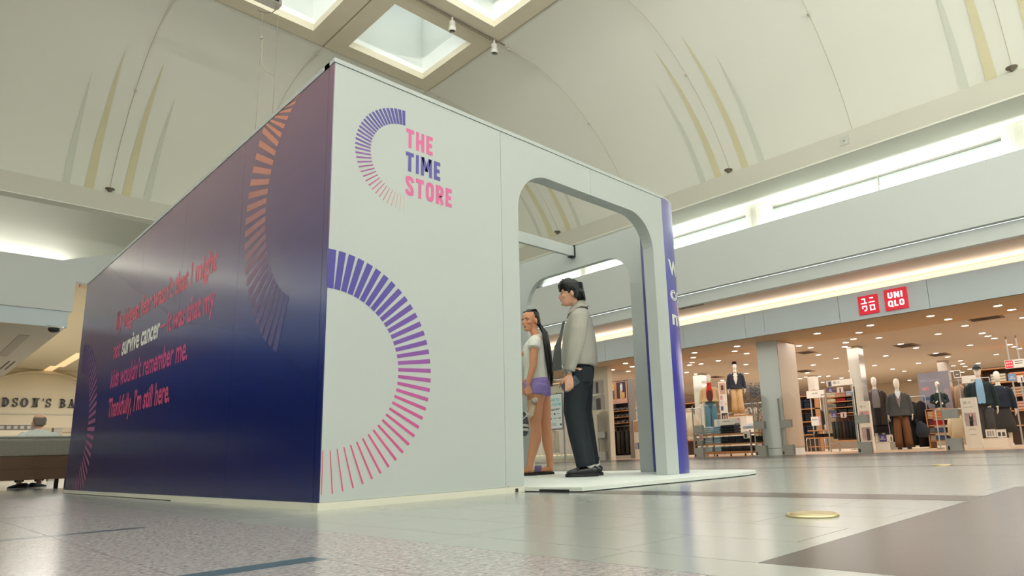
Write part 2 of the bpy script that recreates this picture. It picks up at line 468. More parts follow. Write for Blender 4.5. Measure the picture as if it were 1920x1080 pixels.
# light tiles, staggered columns 0.305 wide, cut round the inlays
cols = [(-0.43, -0.27, 0.35)]+[(-0.27+0.305*k, -0.27+0.305*(k+1), (0.0 if k % 2 else 0.305)+0.09) for k in range(8)]
for x0, x1, off in cols:
    y = NY0-0.61+off-0.02
    while y < NY1:
        a, b = max(y, NY0), min(y+0.61, NY1); y += 0.61
        if x0 >= -0.28:                            # the taupe field ends the light columns at y = -2.49
            if b <= DR[1]: continue
            a = max(a, DR[1])
        if b-a < 0.02: continue
        if near(x0, x1, a, b): slab('tile', x0+G, x1-G, a+G, b-G, M['tile'])
        else: light_far.box(x0+G, x1-G, a+G, b-G, -0.0045, 0)
for i in range(4):                                  # taupe field: big slabs
    for j in range(2):
        x0 = -0.27+i*0.61; y1 = DR[1]-j*0.61
        slab('taupe_tile', x0+0.0006, x0+0.61-0.0006, max(y1-0.61, NY0)+0.0006, y1-0.0006, M['dark_tile'])
# speckled granite, with the blue-grey strips laid across it
SY = [(-1.60, -1.515), (-0.055, 0.025)]
def cut(a, b, cuts):
    out = [(a, b)]
    for c0, c1 in cuts:
        nx = []
        for p, q in out:
            if q <= c0 or p >= c1: nx.append((p, q)); continue
            if p < c0: nx.append((p, c0))
            if q > c1: nx.append((c1, q))
        out = nx
    return out
for k in range(8):
    x1 = -0.43-0.305*k; x0 = x1-0.305
    y = -3.72+0.02
    while y < NY1:
        a, b = y, min(y+0.61, NY1); y += 0.61
        segs = cut(a, b, SY if k >= 1 else [])
        for p, q in segs:
            if q-p < 0.02: continue
            if near(x0, x1, p, q): slab('granite_tile', x0+G, x1-G, p+G, q-G, M['granite'])
            else: granite_far.box(x0+G, x1-G, p+G, q-G, -0.0045, 0)
    if k >= 1:
        for c0, c1 in SY: slab('dark_strip', x0+0.0004, x1-0.0004, c0, c1, M['strip'])
# the rest of the concourse
lf, gf, dk = light_far, granite_far, MB()
def lbox(x0, x1, y0, y1): lf.box(x0, x1, y0, y1, -0.0045, 0)
for y0, y1 in [(NY1+i*0.61, NY1+(i+1)*0.61) for i in range(40)]:
    for k in range(8): gf.box(-0.43-0.305*(k+1)+G, -0.43-0.305*k-G, y0+G, y1-G, -0.0045, 0)
gf.box(-14, NX0, -14, 32, -0.0045, 0)
gf.box(NX0, -0.43, -14, NY0, -0.0045, 0)
for c in (1.53, 3.05): dk.box(-2.8, -0.735, c-0.04, c+0.04, 0, 0.0006)
field = MB()
bands = [(1.315, 1.575), (4.84, 5.08), (7.35, 7.62), (9.6, 12.45)]
edges = [NX1]
field.box(-0.43, NX1, NY1, 32, -0.0045, 0)
field.box(-0.43, NX1, -14, NY0, -0.0045, 0)
x = NX1
for b0, b1 in bands[1:]:
    field.box(x, b0, -14, 32, -0.0045, 0); x = b1
field.box(x, 13.05, -14, 32, -0.0045, 0)
field.build('tiled_field', M['field'], floor)
lf.build('light_tile_field', M['tile'], floor); gf.build('granite_field', M['granite'], floor)
for b0, b1 in bands[1:]:
    for y0 in [-12+2.44*i for i in range(12)]:
        slab('taupe_band', b0+0.001, b1-0.001, y0, y0+2.44-0.002, M['dark_tile'])
slab('taupe_strip', 1.315, 1.575, -2.487, 0.0, M['dark_tile'], 0, 0.0006)
dk.build('dark_strip_field', M['strip'], floor)
MB().box(13.05, 15.9, -14, 15, -0.0045, 0.0).build('shop_floor', M['wood'], floor)
MB().box(15.9, 30, -14, 15, -0.0045, 0.0).build('shop_floor', mat('pale_shop_floor', rgb(212, 192, 166), 0.4, var=.05, scale=2), floor)

# ------------------------------------------------------------------ vaulted ceiling with its skylight grid
SX1, SY1, SX0, SY0, SZ, MOD = 6.19, 8.39, -1.17, -8.9, 8.4, 2.453
PROF = [(0, 8.4), (0.5, 8.395), (0.95, 8.36), (1.35, 8.28), (1.72, 8.15), (2.1, 7.97), (2.45, 7.76), (2.8, 7.51), (3.1, 7.25),
        (3.4, 6.95), (3.65, 6.66), (3.85, 6.38), (4.02, 6.1), (4.16, 5.84), (4.26, 5.6)]
ceiling = struct(MB().grid([[(SX1+d, -13, z), (SX1+d, SY1+d, z)] for d, z in PROF]).build('ceiling', M['cream'], smooth=True))
MB().grid([[(SX0-d, SY1+d, z), (SX1+d, SY1+d, z)] for d, z in PROF]).build('vault_far', M['cream'], ceiling, smooth=True)
MB().grid([[(SX0-d, -13, z), (SX0-d, SY1+d, z)] for d, z in PROF]).build('vault_left', M['cream'], ceiling, smooth=True)
# skylight modules: a frame round a tall white shaft, closed by glass at the top
nx, ny = 3, 7
gw = 0.018
def module(i, j):
    x0, x1 = SX0+i*MOD, SX0+(i+1)*MOD; y1, y0 = SY1-j*MOD, SY1-(j+1)*MOD
    a, b, c, d = x0+0.36, x1-0.36, y0+0.36, y1-0.36
    f = MB()
    fr = [(x0+gw, y0+gw), (x1-gw, y0+gw), (x1-gw, y1-gw), (x0+gw, y1-gw)]; inn = [(a, c), (b, c), (b, d), (a, d)]
    for k in range(4):
        p, q = fr[k], fr[(k+1) % 4]; r, s = inn[(k+1) % 4], inn[k]
        f.quad((*p, SZ-0.02), (*q, SZ-0.02), (*r, SZ-0.02), (*s, SZ-0.02))
        f.quad((*p, SZ-0.02), (*q, SZ-0.02), (*q, SZ+0.25), (*p, SZ+0.25))
        f.quad((*s, SZ-0.02), (*r, SZ-0.02), (*r, SZ+0.12), (*s, SZ+0.12))
    fo = f.build('skylight_frame', M['frame'], ceiling)
    sh = MB(); t = 0.12; H = SZ+1.5
    top = [(a+t, c+t), (b-t, c+t), (b-t, d-t), (a+t, d-t)]
    for k in range(4):
        p, q = inn[k], inn[(k+1) % 4]; r, s = top[(k+1) % 4], top[k]
        sh.quad((*p, SZ+0.12), (*q, SZ+0.12), (*r, H), (*s, H))
    sh.build('skylight_shaft', M['shaft'], fo)
    MB().quad((a+t, c+t, H-0.03), (b-t, c+t, H-0.03), (b-t, d-t, H-0.03), (a+t, d-t, H-0.03)).build('skylight_pane', M['glass'], fo)
for i in range(nx):
    for j in range(ny): module(i, j)
gv = MB()
for i in range(nx+1): gv.box(SX0+i*MOD-gw, SX0+i*MOD+gw, SY1-ny*MOD, SY1, SZ-0.005, SZ+0.3)
for j in range(ny+1): gv.box(SX0, SX0+nx*MOD, SY1-j*MOD-gw, SY1-j*MOD+gw, SZ-0.005, SZ+0.3)
gv.build('skylight_joints', M['groove'], ceiling)
# thin ribs of the vault, one per module, with their small fixings; tapered cove-light shadows painted beside every second rib
def prof_z(d):
    for (d0, z0), (d1, z1) in zip(PROF, PROF[1:]):
        if d0 <= d <= d1: return z0+(z1-z0)*(d-d0)/(d1-d0)
    return PROF[-1][1]
SHADE_TONES = mat('khaki_shade_tone', rgb(212, 205, 168), 0.8), mat('grey_shade_tone', rgb(208, 211, 196), 0.8)
def vault_pt(side, d, s, lift=0.0):
    z = prof_z(d)-lift
    if side == 'right': return (SX1+d-lift, s, z)
    return (s, SY1+d-lift, z)
def rib(side, s):
    ds = [0.05+4.15*i/22 for i in range(23)]
    MB().tube([vault_pt(side, d, s, 0.012) for d in ds], 0.0042, 4).build('vault_rib', M['groove'], ceiling)
    for d in (0.32, 2.68):
        MB().ball(vault_pt(side, d, s, 0.03), 0.026, 6, 4).build('rib_fixing', M['grey'], ceiling)
def shade_wedge(side, s, d0, w, m):
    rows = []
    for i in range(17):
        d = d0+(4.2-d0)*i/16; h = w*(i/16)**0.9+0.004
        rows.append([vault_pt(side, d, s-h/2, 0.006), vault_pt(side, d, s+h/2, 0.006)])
    MB().grid(rows).build('painted_shade_wedge', m, ceiling)
RIBS_R = [SY1-0.02-MOD*1.02*k+0.0 for k in range(0)]+[8.37, 5.91, 3.26, 0.71, -1.83, -4.3, -6.8]
for k, s in enumerate(RIBS_R):
    rib('right', s)
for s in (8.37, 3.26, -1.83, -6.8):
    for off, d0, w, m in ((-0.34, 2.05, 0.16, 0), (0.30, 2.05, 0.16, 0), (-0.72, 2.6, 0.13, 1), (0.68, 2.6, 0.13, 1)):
        shade_wedge('right', s+off, d0, w, SHADE_TONES[m])
for s in (6.17, 3.75, 1.21, -1.25, -3.7): rib('far', s)
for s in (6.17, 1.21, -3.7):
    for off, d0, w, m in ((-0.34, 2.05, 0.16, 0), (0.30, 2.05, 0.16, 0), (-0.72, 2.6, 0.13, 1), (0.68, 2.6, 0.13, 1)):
        shade_wedge('far', s+off, d0, w, SHADE_TONES[m])
# cove beams under the vault
LX, LY, LZ0, LZ1 = 10.23, 12.45, 5.48, 5.878
b = MB(); b.box(LX, LX+0.06, -13, LY+0.06, LZ0+0.001, LZ1); b.box(LX+0.061, LX+0.55, -13, 14.6, LZ0+0.05, LZ0+0.1)
struct(b.build('trim_1', M['beam']))
b = MB(); b.box(-9, LX, LY, LY+0.06, LZ0+0.001, LZ1); b.box(-9, LX, LY+0.061, LY+0.34, LZ0+0.05, LZ0+0.1)
b.box(-9, LX, LY+0.28, LY+0.34, LZ0+0.101, LZ1+0.6)
struct(b.build('trim_2', M['beam']))
struct(MB().box(LX+0.10, LX+0.115, -13, LY+0.1, LZ0+0.101, LZ1+0.10).build('trim_11', M['cream']))
struct(MB().box(-9, LX+0.099, LY+0.10, LY+0.115, LZ0+0.101, LZ1+0.10).build('trim_12', M['cream']))
struct(MB().box(-9, LX-0.001, LY+0.001, LY+0.30, LZ0-0.02, LZ0).build('trim_3', M['cream']))
struct(MB().box(LX+0.001, 11.9, -13, 14.6, LZ0-0.03, LZ0).build('ceiling_ledge', M['cream']))
b = MB(); b.box(-5.3, -5.24, -13, LY, LZ0, LZ1); b.box(-9, -5.3, -13, LY, LZ0-0.02, LZ0+0.02)
struct(b.build('trim_4', M['beam']))
# far gallery: a second cove between the beam and the parapet
V2 = [(12.79, 6.42), (13.3, 6.40), (13.8, 6.25), (14.3, 5.95), (14.75, 5.5), (15.05, 5.05), (15.2, 4.6)]
struct(MB().grid([[(-9, y, z), (9.9, y, z)] for y, z in V2]).build('ceiling_far', M['cream'], smooth=True))

# ------------------------------------------------------------------ shop side (right): parapet, clerestory, soffit, fascia
PX = 11.0
wr = struct(MB().box(PX, PX+0.14, -13, 14.5, 3.752, 4.868).build('wall_right', M['wallwhite']))
MB().box(PX+0.14, 11.9, -13, 14.5, 4.50, 4.56).build('window_sill', M['wallwhite'], wr)
MB().box(11.15, 11.29, -13, 14.5, 3.482, 3.751).build('lower_band', M['wallwhite'], wr)
struct(MB().box(11.20, 12.9, -13, 14.5, 3.490, 3.53).build('ceiling_soffit', M['soffit']))
# recessed slot lines and a small sprinkler in the soffit
for a, b_ in (((1274, 580), (1322, 571)),):
    p, q = onZ(*a, 3.478), onZ(*b_, 3.478)
    MB().box(p.x-0.02, p.x+0.02, q.y, p.y, 3.472, 3.479).build('slot_diffuser', M['ink'], wr)
WX = 11.75
def blind_mat():
    if 'blind_fabric' in MATS: return MATS['blind_fabric']
    m = bpy.data.materials.new('blind_fabric'); m.use_nodes = True
    nt = m.node_tree; out = nt.nodes['Material Output']; nt.nodes.remove(nt.nodes['Principled BSDF'])
    a = nt.nodes.new('ShaderNodeBsdfDiffuse'); a.inputs[0].default_value = rgb(200, 206, 202)
    b = nt.nodes.new('ShaderNodeBsdfTranslucent'); b.inputs[0].default_value = rgb(190, 197, 192)
    x = nt.nodes.new('ShaderNodeMixShader'); x.inputs[0].default_value = 0.7
    nt.links.new(a.outputs[0], x.inputs[1]); nt.links.new(b.outputs[0], x.inputs[2]); nt.links.new(x.outputs[0], out.inputs['Surface'])
    MATS['blind_fabric'] = m
    return m
colY = [onX(1425, 410, 11.5).y, onX(1107, 500, 11.5).y, onX(1918, 265, 11.5).y]
pitch = (colY[1]-colY[0])
ycols = [colY[0], colY[1], colY[2], colY[2]-(colY[0]-colY[2]), colY[1]+(colY[0]-colY[2])]
ycols = sorted(ycols)
for k, y in enumerate(ycols):
    pr = [(0.30, 4.56), (0.30, LZ0-0.031)]
    MB().lathe(pr, 28, (11.50, y, 0)).build('round_column', M['cream'], wr, smooth=False)
n = 0
mull = onX(1648, 350, WX).y
SKYT = 5.265
for k in range(len(ycols)-1):
    y0, y1 = ycols[k]+0.02, ycols[k+1]-0.02
    n += 1
    wf = MB()
    wf.box(WX-0.03, WX+0.03, y0, y1, 4.56, 4.60); wf.box(WX-0.03, WX+0.03, y0, y1, LZ0-0.055, LZ0-0.032)
    wo = struct(wf.build('window_%d' % n, M['grey']))
    ym = mull if y0 < mull < y1 else (y0+y1)/2
    MB().box(WX-0.025, WX+0.025, ym-0.012, ym+0.012, 4.60, LZ0-0.055).build('mullion', M['grey'], wo)
    for c, d in ((y0, ym-0.013), (ym+0.013, y1)):
        MB().box(WX-0.004, WX+0.004, c, d, 4.60, LZ0-0.055).build('pane', M['glass'], wo)
    MB().quad((WX+0.06, y0, SKYT), (WX+0.06, y1, SKYT), (WX+0.06, y1, LZ0-0.02), (WX+0.06, y0, LZ0-0.02)).build('roller_blind', blind_mat(), wo)
# fascia over the shop front: panels with open joints and the lit cove above
FX, FZ0, FZ1 = 12.15, 2.69, 3.27
fas = struct(MB().box(FX+0.05, FX+0.12, -13, 14.5, FZ0+0.01, FZ1).build('trim_5', M['grout']))
js = [onX(1434, 620, FX).y, onX(1398, 625, FX).y, onX(1282, 640, FX).y, onX(1574, 590, FX).y, onX(1740, 550, FX).y]
js = sorted(js)
js = [js[0]-2.6*k for k in range(5, 0, -1)]+js+[js[-1]+2.6, js[-1]+5.2, 14.5]
for y0, y1 in zip(js, js[1:]):
    MB().box(FX, FX+0.05, y0+0.004, y1-0.004, FZ0, FZ1).build('fascia_panel', M['panel'], fas)
MB().box(FX+0.121, FX+0.6, -13, 14.5, FZ1-0.06, FZ1-0.02).build('cove_floor', M['cream'], fas)
MB().box(FX+0.50, FX+0.55, -13, 14.5, FZ1-0.02, 3.489).build('cove_back', M['cream'], fas)
# shop shell
struct(MB().box(FX+0.005, 14.2, -13, 14.5, FZ0+0.0, FZ0+0.008).build('ceiling_entrance', mat('entrance_soffit', rgb(214, 190, 160), 0.75)))
sc = struct(MB().box(14.2, 29, -13, 14.5, 2.72, 2.76).build('ceiling_shop', M['shopceil']))
struct(MB().box(29, 29.1, -13, 14.5, 0, 2.72).build('wall_shop_back', M['shopwall']))
struct(MB().box(14.2, 29, 14.5, 14.6, 0, 2.72).build('wall_shop_left', M['shopwall']))
struct(MB().box(12.4, 29, -13.1, -13, 0, 2.72).build('wall_shop_right', M['shopwall']))
def pier(name, x0, x1, y0, y1, z1, m, base=True):
    o = struct(MB().box(x0, x1, y0, y1, 0, z1).build(name, m))
    if base:
        MB().box(x0-0.004, x1+0.004, y0-0.004, y1+0.004, 0, 0.16).build('plinth', m, o)
        MB().box(x0-0.002, x1+0.002, y0-0.002, y1+0.002, 0.16, 0.168).build('plinth_joint', M['ink'], o)
    return o
# square pier of the shop front with a stone side
p = onX(1437, 854, 13.0); q = onX(1476, 853, 13.0)
x2 = 13.95
pr = pier('trim_6', 13.0, x2, q.y, p.y, FZ0, M['pier'])
MB().box(13.02, x2-0.001, q.y-0.012, q.y-0.005, 0.17, FZ0-0.001).build('stone_side', mat('beige_stone', rgb(206, 188, 166), 0.35), pr)
# wall with posters seen through the arches, and the pier next to it
wl = onX(1142, 770, 13.0)
struct(MB().box(13.0, 13.2, wl.y, 10.1, 0, FZ0).build('wall_shopfront', M['shopwall']))
# mirrored columns standing in the shop
MIR = mat('mirror_cladding', rgb(205, 200, 190), 0.12, metal=0.55)
for k, (u0, u1, X) in enumerate(((1303, 1319, 17.5), (1600, 1621, 16.0), (1519, 1532, 22.0), (1768, 1786, 22.0))):
    a, b_ = onX(u0, 760, X), onX(u1, 760, X)
    o = struct(MB().box(X, X+(a.y-b_.y)*1.3, b_.y, a.y, 0, 2.72).build('trim_%d' % (7+k), MIR if k < 2 else M['shopceil']))

# ------------------------------------------------------------------ far side: gallery parapet, corridor, shop wall with lettering
PY = 14.68
poly = [(-9, 3.40), (1.16, 3.40), (1.16, 4.42), (9.5, 4.42), (9.5, 5.9)]
arcpts = [(0.87+t*5.5, 4.872+1.05*(1-(1-t)**2)) for t in [i/14 for i in range(15)]]
poly = [(-9, 3.735), (1.155, 3.735), (1.155, 4.42), (9.9, 4.42), (9.9, 5.95)]+arcpts[::-1]+[(-9, 4.872)]
wf_ = struct(MB().prism(poly, 1, PY, PY+0.2).build('wall_far', M['wallwhite']))
MB().box(-9, 1.10, PY+0.05, PY+0.2, 3.372, 3.734).build('lower_band', M['panel'], wf_)
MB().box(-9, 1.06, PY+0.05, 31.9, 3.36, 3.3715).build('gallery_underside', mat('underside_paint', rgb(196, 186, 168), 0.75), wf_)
for (u0, v0, u1, v1) in ((0, 668, 48, 629),):
    a, b_ = onZ(u0, v0, 3.35), onZ(u1, v1, 3.35)
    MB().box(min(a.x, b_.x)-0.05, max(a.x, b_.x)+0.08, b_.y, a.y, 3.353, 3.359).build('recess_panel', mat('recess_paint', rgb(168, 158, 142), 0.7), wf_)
for d in (0, 0.12):
    a = onZ(2, 690, 3.35)
    MB().box(a.x+d, a.x+d+0.03, a.y-1.6, a.y+0.4, 3.352, 3.359).build('slot_diffuser', M['ink'], wf_)
cc = struct(MB().box(1.06, 9, PY+0.2, 31.9, 4.50, 4.55).build('ceiling_corridor', M['cream2']))
MB().box(1.0, 1.055, PY+0.2, 31.9, 3.372, 4.50).build('gallery_edge', M['cream2'], cc)
MB().box(1.3, 9, PY+0.201, PY+0.55, 4.42, 4.50).build('header_underside', M['soffit'], cc)
TR = mat('light_trough', rgb(255, 226, 178), 0.6, emit=rgb(255, 220, 165), estr=0.5)
for (u, v, w_, L) in ((131, 676, 0.30, 4.2), (88, 696, 0.30, 3.6)):
    a = onZ(u, v, 4.49)
    MB().box(a.x-w_/2, a.x+w_/2, a.y-L/2, a.y+L/2, 4.485, 4.499).build('light_trough', TR, cc)
HY = 31.9
a0, a1, a2 = onY(0, 712, HY), onY(80, 700, HY), onY(150, 722, HY)
hb = struct(MB().box(-9, 9, HY, HY+0.2, 0, 4.5).build('wall_back', M['cream2']))
# arched surround proud of the wall
xs = [a1.x-5+10*i/24 for i in range(25)]
def archz(x): return a1.z-(a1.z-a0.z)*((x-a1.x)/(a0.x-a1.x))**2
b = MB(); r1 = [(x, HY-0.14, archz(x)) for x in xs]; r2 = [(x, HY-0.14, archz(x)+0.10) for x in xs]; r3 = [(x, HY-0.001, archz(x)) for x in xs]; r4 = [(x, HY-0.001, archz(x)+0.10) for x in xs]
b.grid([r3, r1, r2, r4]); b.build('arched_moulding', M['cream2'], hb)
lz = onY(60, 775, HY).z
MB().box(-3, 9, HY-0.05, HY-0.001, lz-0.05, lz).build('ledge', M['beam'], hb)
MB().box(-3, 9, HY-0.10, HY-0.001, 1.9, 2.1).build('shopfront_header', mat('dim_cream', rgb(200, 186, 160), 0.7), hb)
struct(MB().box(6.6, 6.8, 15.3, 31.9, 0, 4.5).build('wall_corridor', M['cream2']))
# left side of the hall, seen only in reflections: same section as the right
b = MB(); b.box(-9.2, -9, -13, 15, 3.5, 4.87); struct(b.build('wall_left', M['wallwhite']))
struct(MB().box(-9.0, -8.9, -13, 32, 0, 3.45).build('wall_left_shopfront', mat('dim_shopfront', rgb(74, 66, 62), 0.6, var=0.4, scale=1.2)))
struct(MB().box(-9, 12.4, -13.3, -13.1, 0, 8.6).build('light_block_near', M['wallwhite']))  # added unseen wall, closes the open end to hold back frontal light
# ================================================================== THE BOOTH
H = 2.44
TZ = 0.038
booth = thing('exhibition_booth', 'white and purple gradient pop-up booth with two rounded archways', 'booth', (0, 0, 0))
GRAD = ramp_mat('wall_print', [(0.0, rgb(24, 34, 88)), (0.18, rgb(14, 30, 88)), (0.40, rgb(18, 44, 118)), (0.58, rgb(92, 80, 118)), (1.0, rgb(134, 106, 124))], rough=0.19, spec=0.6)
GRADR = ramp_mat('curved_print', [(0.0, rgb(76, 78, 158)), (0.35, rgb(64, 62, 160)), (0.70, rgb(84, 84, 160)), (1.0, rgb(128, 122, 170))], rough=0.2, spec=0.5)
A0, A1, AT, AR = 1.342, 2.877, 2.192, 0.30       # front arch: jambs, head, corner radius
J1, J2, XE, T = 1.192, 2.102, 3.04, 0.11
gap = 0.0012
MB().box(0.004, J1-gap, 0, 0.05, TZ, 2.412).build('front_panel', M['white'], booth)
# arch panels (half arch each, joint over the opening)
lp = [(J1+gap, TZ), (A0, TZ), (A0, AT-AR)]+arc(A0+AR, AT-AR, AR, PI, PI/2, 12)[1:]+[(J2-gap, AT), (J2-gap, 2.412), (J1+gap, 2.412)]
MB().prism(lp, 1, 0, T).build('arch_panel', M['white'], booth)
rp = [(J2+gap, AT)]+arc(A1-AR, AT-AR, AR, PI/2, 0, 12)+[(A1, 0.03), (XE, 0.03), (XE, 2.412), (J2+gap, 2.412)]
MB().prism(rp, 1, 0, T).build('arch_panel', M['white'], booth)
MB().box(-0.004, XE, -0.005, T+0.004, 2.414, H).build('cap_trim', M['white'], booth)
MB().box(-0.008, J1-0.001, -0.008, 0.05, 0.0, TZ-0.0012).build('base_trim', M['trim'], booth)
MB().box(J1+0.001, A0, -0.006, T, 0.0, TZ-0.0012).build('base_trim', M['trim'], booth)
# side wall: a narrow corner strip and five printed panels
MB().box(0.0, 0.05, 0.052, 0.062, TZ, 2.412).build('corner_strip', GRAD, booth)
MB().box(-0.001, 0.004, 0.0, 0.0515, TZ, 2.412).build('corner_strip', GRAD, booth)
ys = [0.064+1.22*k for k in range(6)]
L = 6.216
for k in range(5):
    y0, y1 = ys[k], ys[k+1] if k < 4 else L
    MB().box(0.0, 0.05, y0+gap, y1-gap, TZ, 2.412).build('side_panel', GRAD, booth)
MB().box(-0.004, 0.05, 0.056, L, 2.414, H).build('cap_trim', M['white'], booth)
MB().box(-0.008, 0.05, 0.056, 2.30, 0.0, TZ-0.0015).build('base_trim', M['trim'], booth)
MB().box(-0.010, 0.05, 2.303, L+0.01, 0.006, TZ-0.0015).build('base_trim', M['trim'], booth)
MB().box(0.05, 3.54, L-0.05, L, 0, H).build('end_panel', M['white'], booth)
# inner room: partition, back wall, right wall with the second arch
MB().box(1.24, 1.30, T+0.002, 2.70, 0.0, H).build('inner_panel', M['white'], booth)
MB().box(1.30, 3.49, 2.66, 2.72, 0.0, H).build('inner_panel', M['white'], booth)
B0, B1 = 0.762, 2.285
bp = [(0.607, 0.03), (B0, 0.03), (B0, AT-AR)]+arc(B0+AR, AT-AR, AR, PI, PI/2, 12)[1:]+[(B1-AR, AT)]+arc(B1-AR, AT-AR, AR, PI/2, 0, 12)[1:]+[(B1, 0.03), (L-0.051, 0.03), (L-0.051, H), (0.607, H)]
MB().prism(bp, 0, 3.50, 3.56).build('side_arch_panel', M['white'], booth)
beam = MB().box(1.30, 3.488, 1.50, 1.54, 2.325, H-0.002).build('cross_beam', M['white'], booth)
br = MB(); br.box(3.488, 3.4995, 1.49, 1.555, 2.318, 2.452); br.box(3.44, 3.488, 1.49, 1.555, 2.314, 2.3245)
bk = br.build('bracket', M['black'], booth)
for z in (2.40, 2.35): MB().ball((3.486, 1.525, z), (0.004, 0.007, 0.007), 8, 4).build('screw', M['metal'], bk)
# curved printed end panel, its top edge, and the lettering wrapped on it
outer = [(XE+0.001, 0.0)]+[(XE+0.5*math.sin(a), 0.5-0.5*math.cos(a)) for a in [i*PI/2/20 for i in range(1, 21)]]+[(3.54, 0.600)]
inner = [(3.502, 0.600), (3.502, 0.5)]+[(XE+0.462*math.sin(a), 0.5-0.462*math.cos(a)) for a in [i*PI/2/20 for i in range(19, 0, -1)]]+[(XE+0.001, 0.038)]
MB().prism(outer+inner, 2, 0.031, 2.425).build('curved_panel', GRADR, booth)
MB().prism(outer+inner, 2, 2.4255, H).build('cap_trim', M['white'], booth)
def wrap(body, zbase, cap, a_start, width, m):
    mb = letters(body, (0, 0, 0), (1, 0, 0), (0, 1, 0), width, cap, 0.03)
    vs = []
    for x, y, _ in mb.v:
        a = a_start+x/0.5
        vs.append((XE+0.5015*math.sin(a), 0.5-0.5015*math.cos(a), zbase+y))
    mb.v = vs
    return mb.build('lettering', m, booth)
LW = mat('lettering_white', rgb(214, 218, 214), 0.5)
for body, u, v, wd in (('Wh', 1254, 512, 0.30), ('co', 1257, 560, 0.25), ('mo', 1261, 607, 0.33)):
    # left end of each line lies on the curve where the photograph shows it
    best = min((abs((onY(u, v, 0.5-0.5*math.cos(a)).x)-(XE+0.5*math.sin(a))), a) for a in [i*0.005 for i in range(112)])
    a = best[1]; z = onY(u, v, 0.5-0.5*math.cos(a)).z
    wrap(body, z, 0.135, a, wd, LW)
# printed lettering and ring graphics (flat vinyl, a hair proud)
VC = vcol_mat('vinyl_print', 0.42)
def mixc(a, b, t): return tuple(a[i]+(b[i]-a[i])*t for i in range(4))
def ring(plane, cx, cz, r0, r1, a_from, a_to, n, w_from, w_to, colors, zmax=2.408, name='ring_graphic', lift=0.0012, curve=1.0):
    """n bars on a half ring; colours run along the list, widths from w_from to w_to of the pitch"""
    mb = MB(); pitch = (a_to-a_from)/(n-1)
    for i in range(n):
        t = i/(n-1); a = a_from+(a_to-a_from)*t
        wd = abs(pitch)*(w_from+(w_to-w_from)*t**curve)/2
        s = t*(len(colors)-1); k = min(int(s), len(colors)-2); c = mixc(colors[k], colors[k+1], s-k)
        pts = []
        for r, sg in ((r0, -1), (r1, -1), (r1, 1), (r0, 1)):
            half = wd*(r1*0.93)                     # bars of equal width along their length, a little wider outside
            half *= (1.0 if r == r1 else 0.80)
            px, pz = cx+r*math.cos(a)-sg*half*math.sin(a), cz+r*math.sin(a)+sg*half*math.cos(a)
            pts.append((px, min(pz, zmax)))
        if max(q[1] for q in pts)-min(q[1] for q in pts) < 0.004 and pts[0][1] > zmax-0.001: continue
        if plane == 'front': vs = [(x, -lift, z) for x, z in pts]
        else: vs = [(-lift, x, z) for x, z in pts]
        mb.add(vs, [(0, 1, 2, 3)], c)
    return mb.build(name, VC, booth)
IND, PUR, MAG, PNK = rgb(66, 56, 146), rgb(112, 72, 156), rgb(186, 78, 140), rgb(206, 84, 118)
ring('front', 0.012, 0.703, 0.416, 0.628, PI/2-0.02, -PI/2, 36, 0.80, 0.10, [IND, rgb(76, 62, 150), PUR, MAG, rgb(200, 76, 130), PNK])
ring('front', 0.452, 1.966, 0.223, 0.318, PI/2+0.04, PI*1.5-0.01, 36, 0.80, 0.10, [IND, rgb(74, 58, 146), PUR, rgb(176, 86, 130), rgb(206, 150, 130)])
SAL = rgb(206, 136, 112)
ring('side', 0.19, 1.78, 0.675, 1.005, PI/2+0.15, -PI*0.36, 33, 0.36, 0.72, [SAL, rgb(212, 140, 114), rgb(200, 134, 112), rgb(164, 112, 112), rgb(110, 88, 122), rgb(78, 74, 124)])
ring('side', 5.985, 0.70, 0.63, 0.955, PI/2, PI*1.5, 34, 0.75, 0.30, [rgb(78, 62, 118), rgb(112, 76, 126), rgb(152, 88, 130), rgb(156, 90, 124), rgb(96, 68, 112)], name='ring_graphic')
# logo words
def words(body, x0, x1, z, cap, col):
    grot(body, x1-x0, cap, lambda a, b: (x0+a, -0.0012, z+b)).build('lettering', mat('vinyl_'+col[0], col[1], 0.42), booth)
PINK = ('pink', rgb(206, 92, 146)); INDG = ('indigo', rgb(76, 66, 150))
words('THE', 0.458, 0.646, 2.056, 0.122, PINK)
words('TIME', 0.458, 0.702, 1.906, 0.122, INDG)
words('STORE', 0.458, 0.788, 1.754, 0.122, PINK)
def sentence(body, y0, y1, z, cap, col):
    letters(body, (-0.0012, y0, z), (0, -1, 0), (0, 0, 1), y0-y1, cap, 0.026).build('lettering', mat('vinyl_'+col[0], col[1], 0.42), booth)
RD = ('coral', rgb(206, 88, 110)); RD2 = ('rose', rgb(196, 72, 112)); RD3 = ('magenta', rgb(186, 66, 122)); CR = ('cream', rgb(232, 232, 218))
sentence("y biggest fear wasn\u2019t that I might", 4.405, 1.70, 1.596, 0.186, RD)
grot('M', 0.105, 0.186, lambda a, b: (-0.0012, 4.53-a, 1.596+b)).build('lettering', mat('vinyl_coral', RD[1], 0.42), booth)
sentence("not", 4.53, 4.27, 1.310, 0.186, RD2)
sentence("survive cancer", 4.205, 2.985, 1.308, 0.186, CR)
MB().quad((-0.0012, 2.975, 1.372), (-0.0012, 2.82, 1.372), (-0.0012, 2.82, 1.394), (-0.0012, 2.975, 1.394)).build('lettering', mat('vinyl_rose', RD2[1]), booth)
sentence("it was that my", 2.775, 1.69, 1.311, 0.186, RD2)
sentence("kids wouldn\u2019t remember me.", 4.525, 2.205, 1.024, 0.186, RD3)
sentence("Thankfully, I\u2019m still here.", 4.52, 2.56, 0.738, 0.186, RD2)
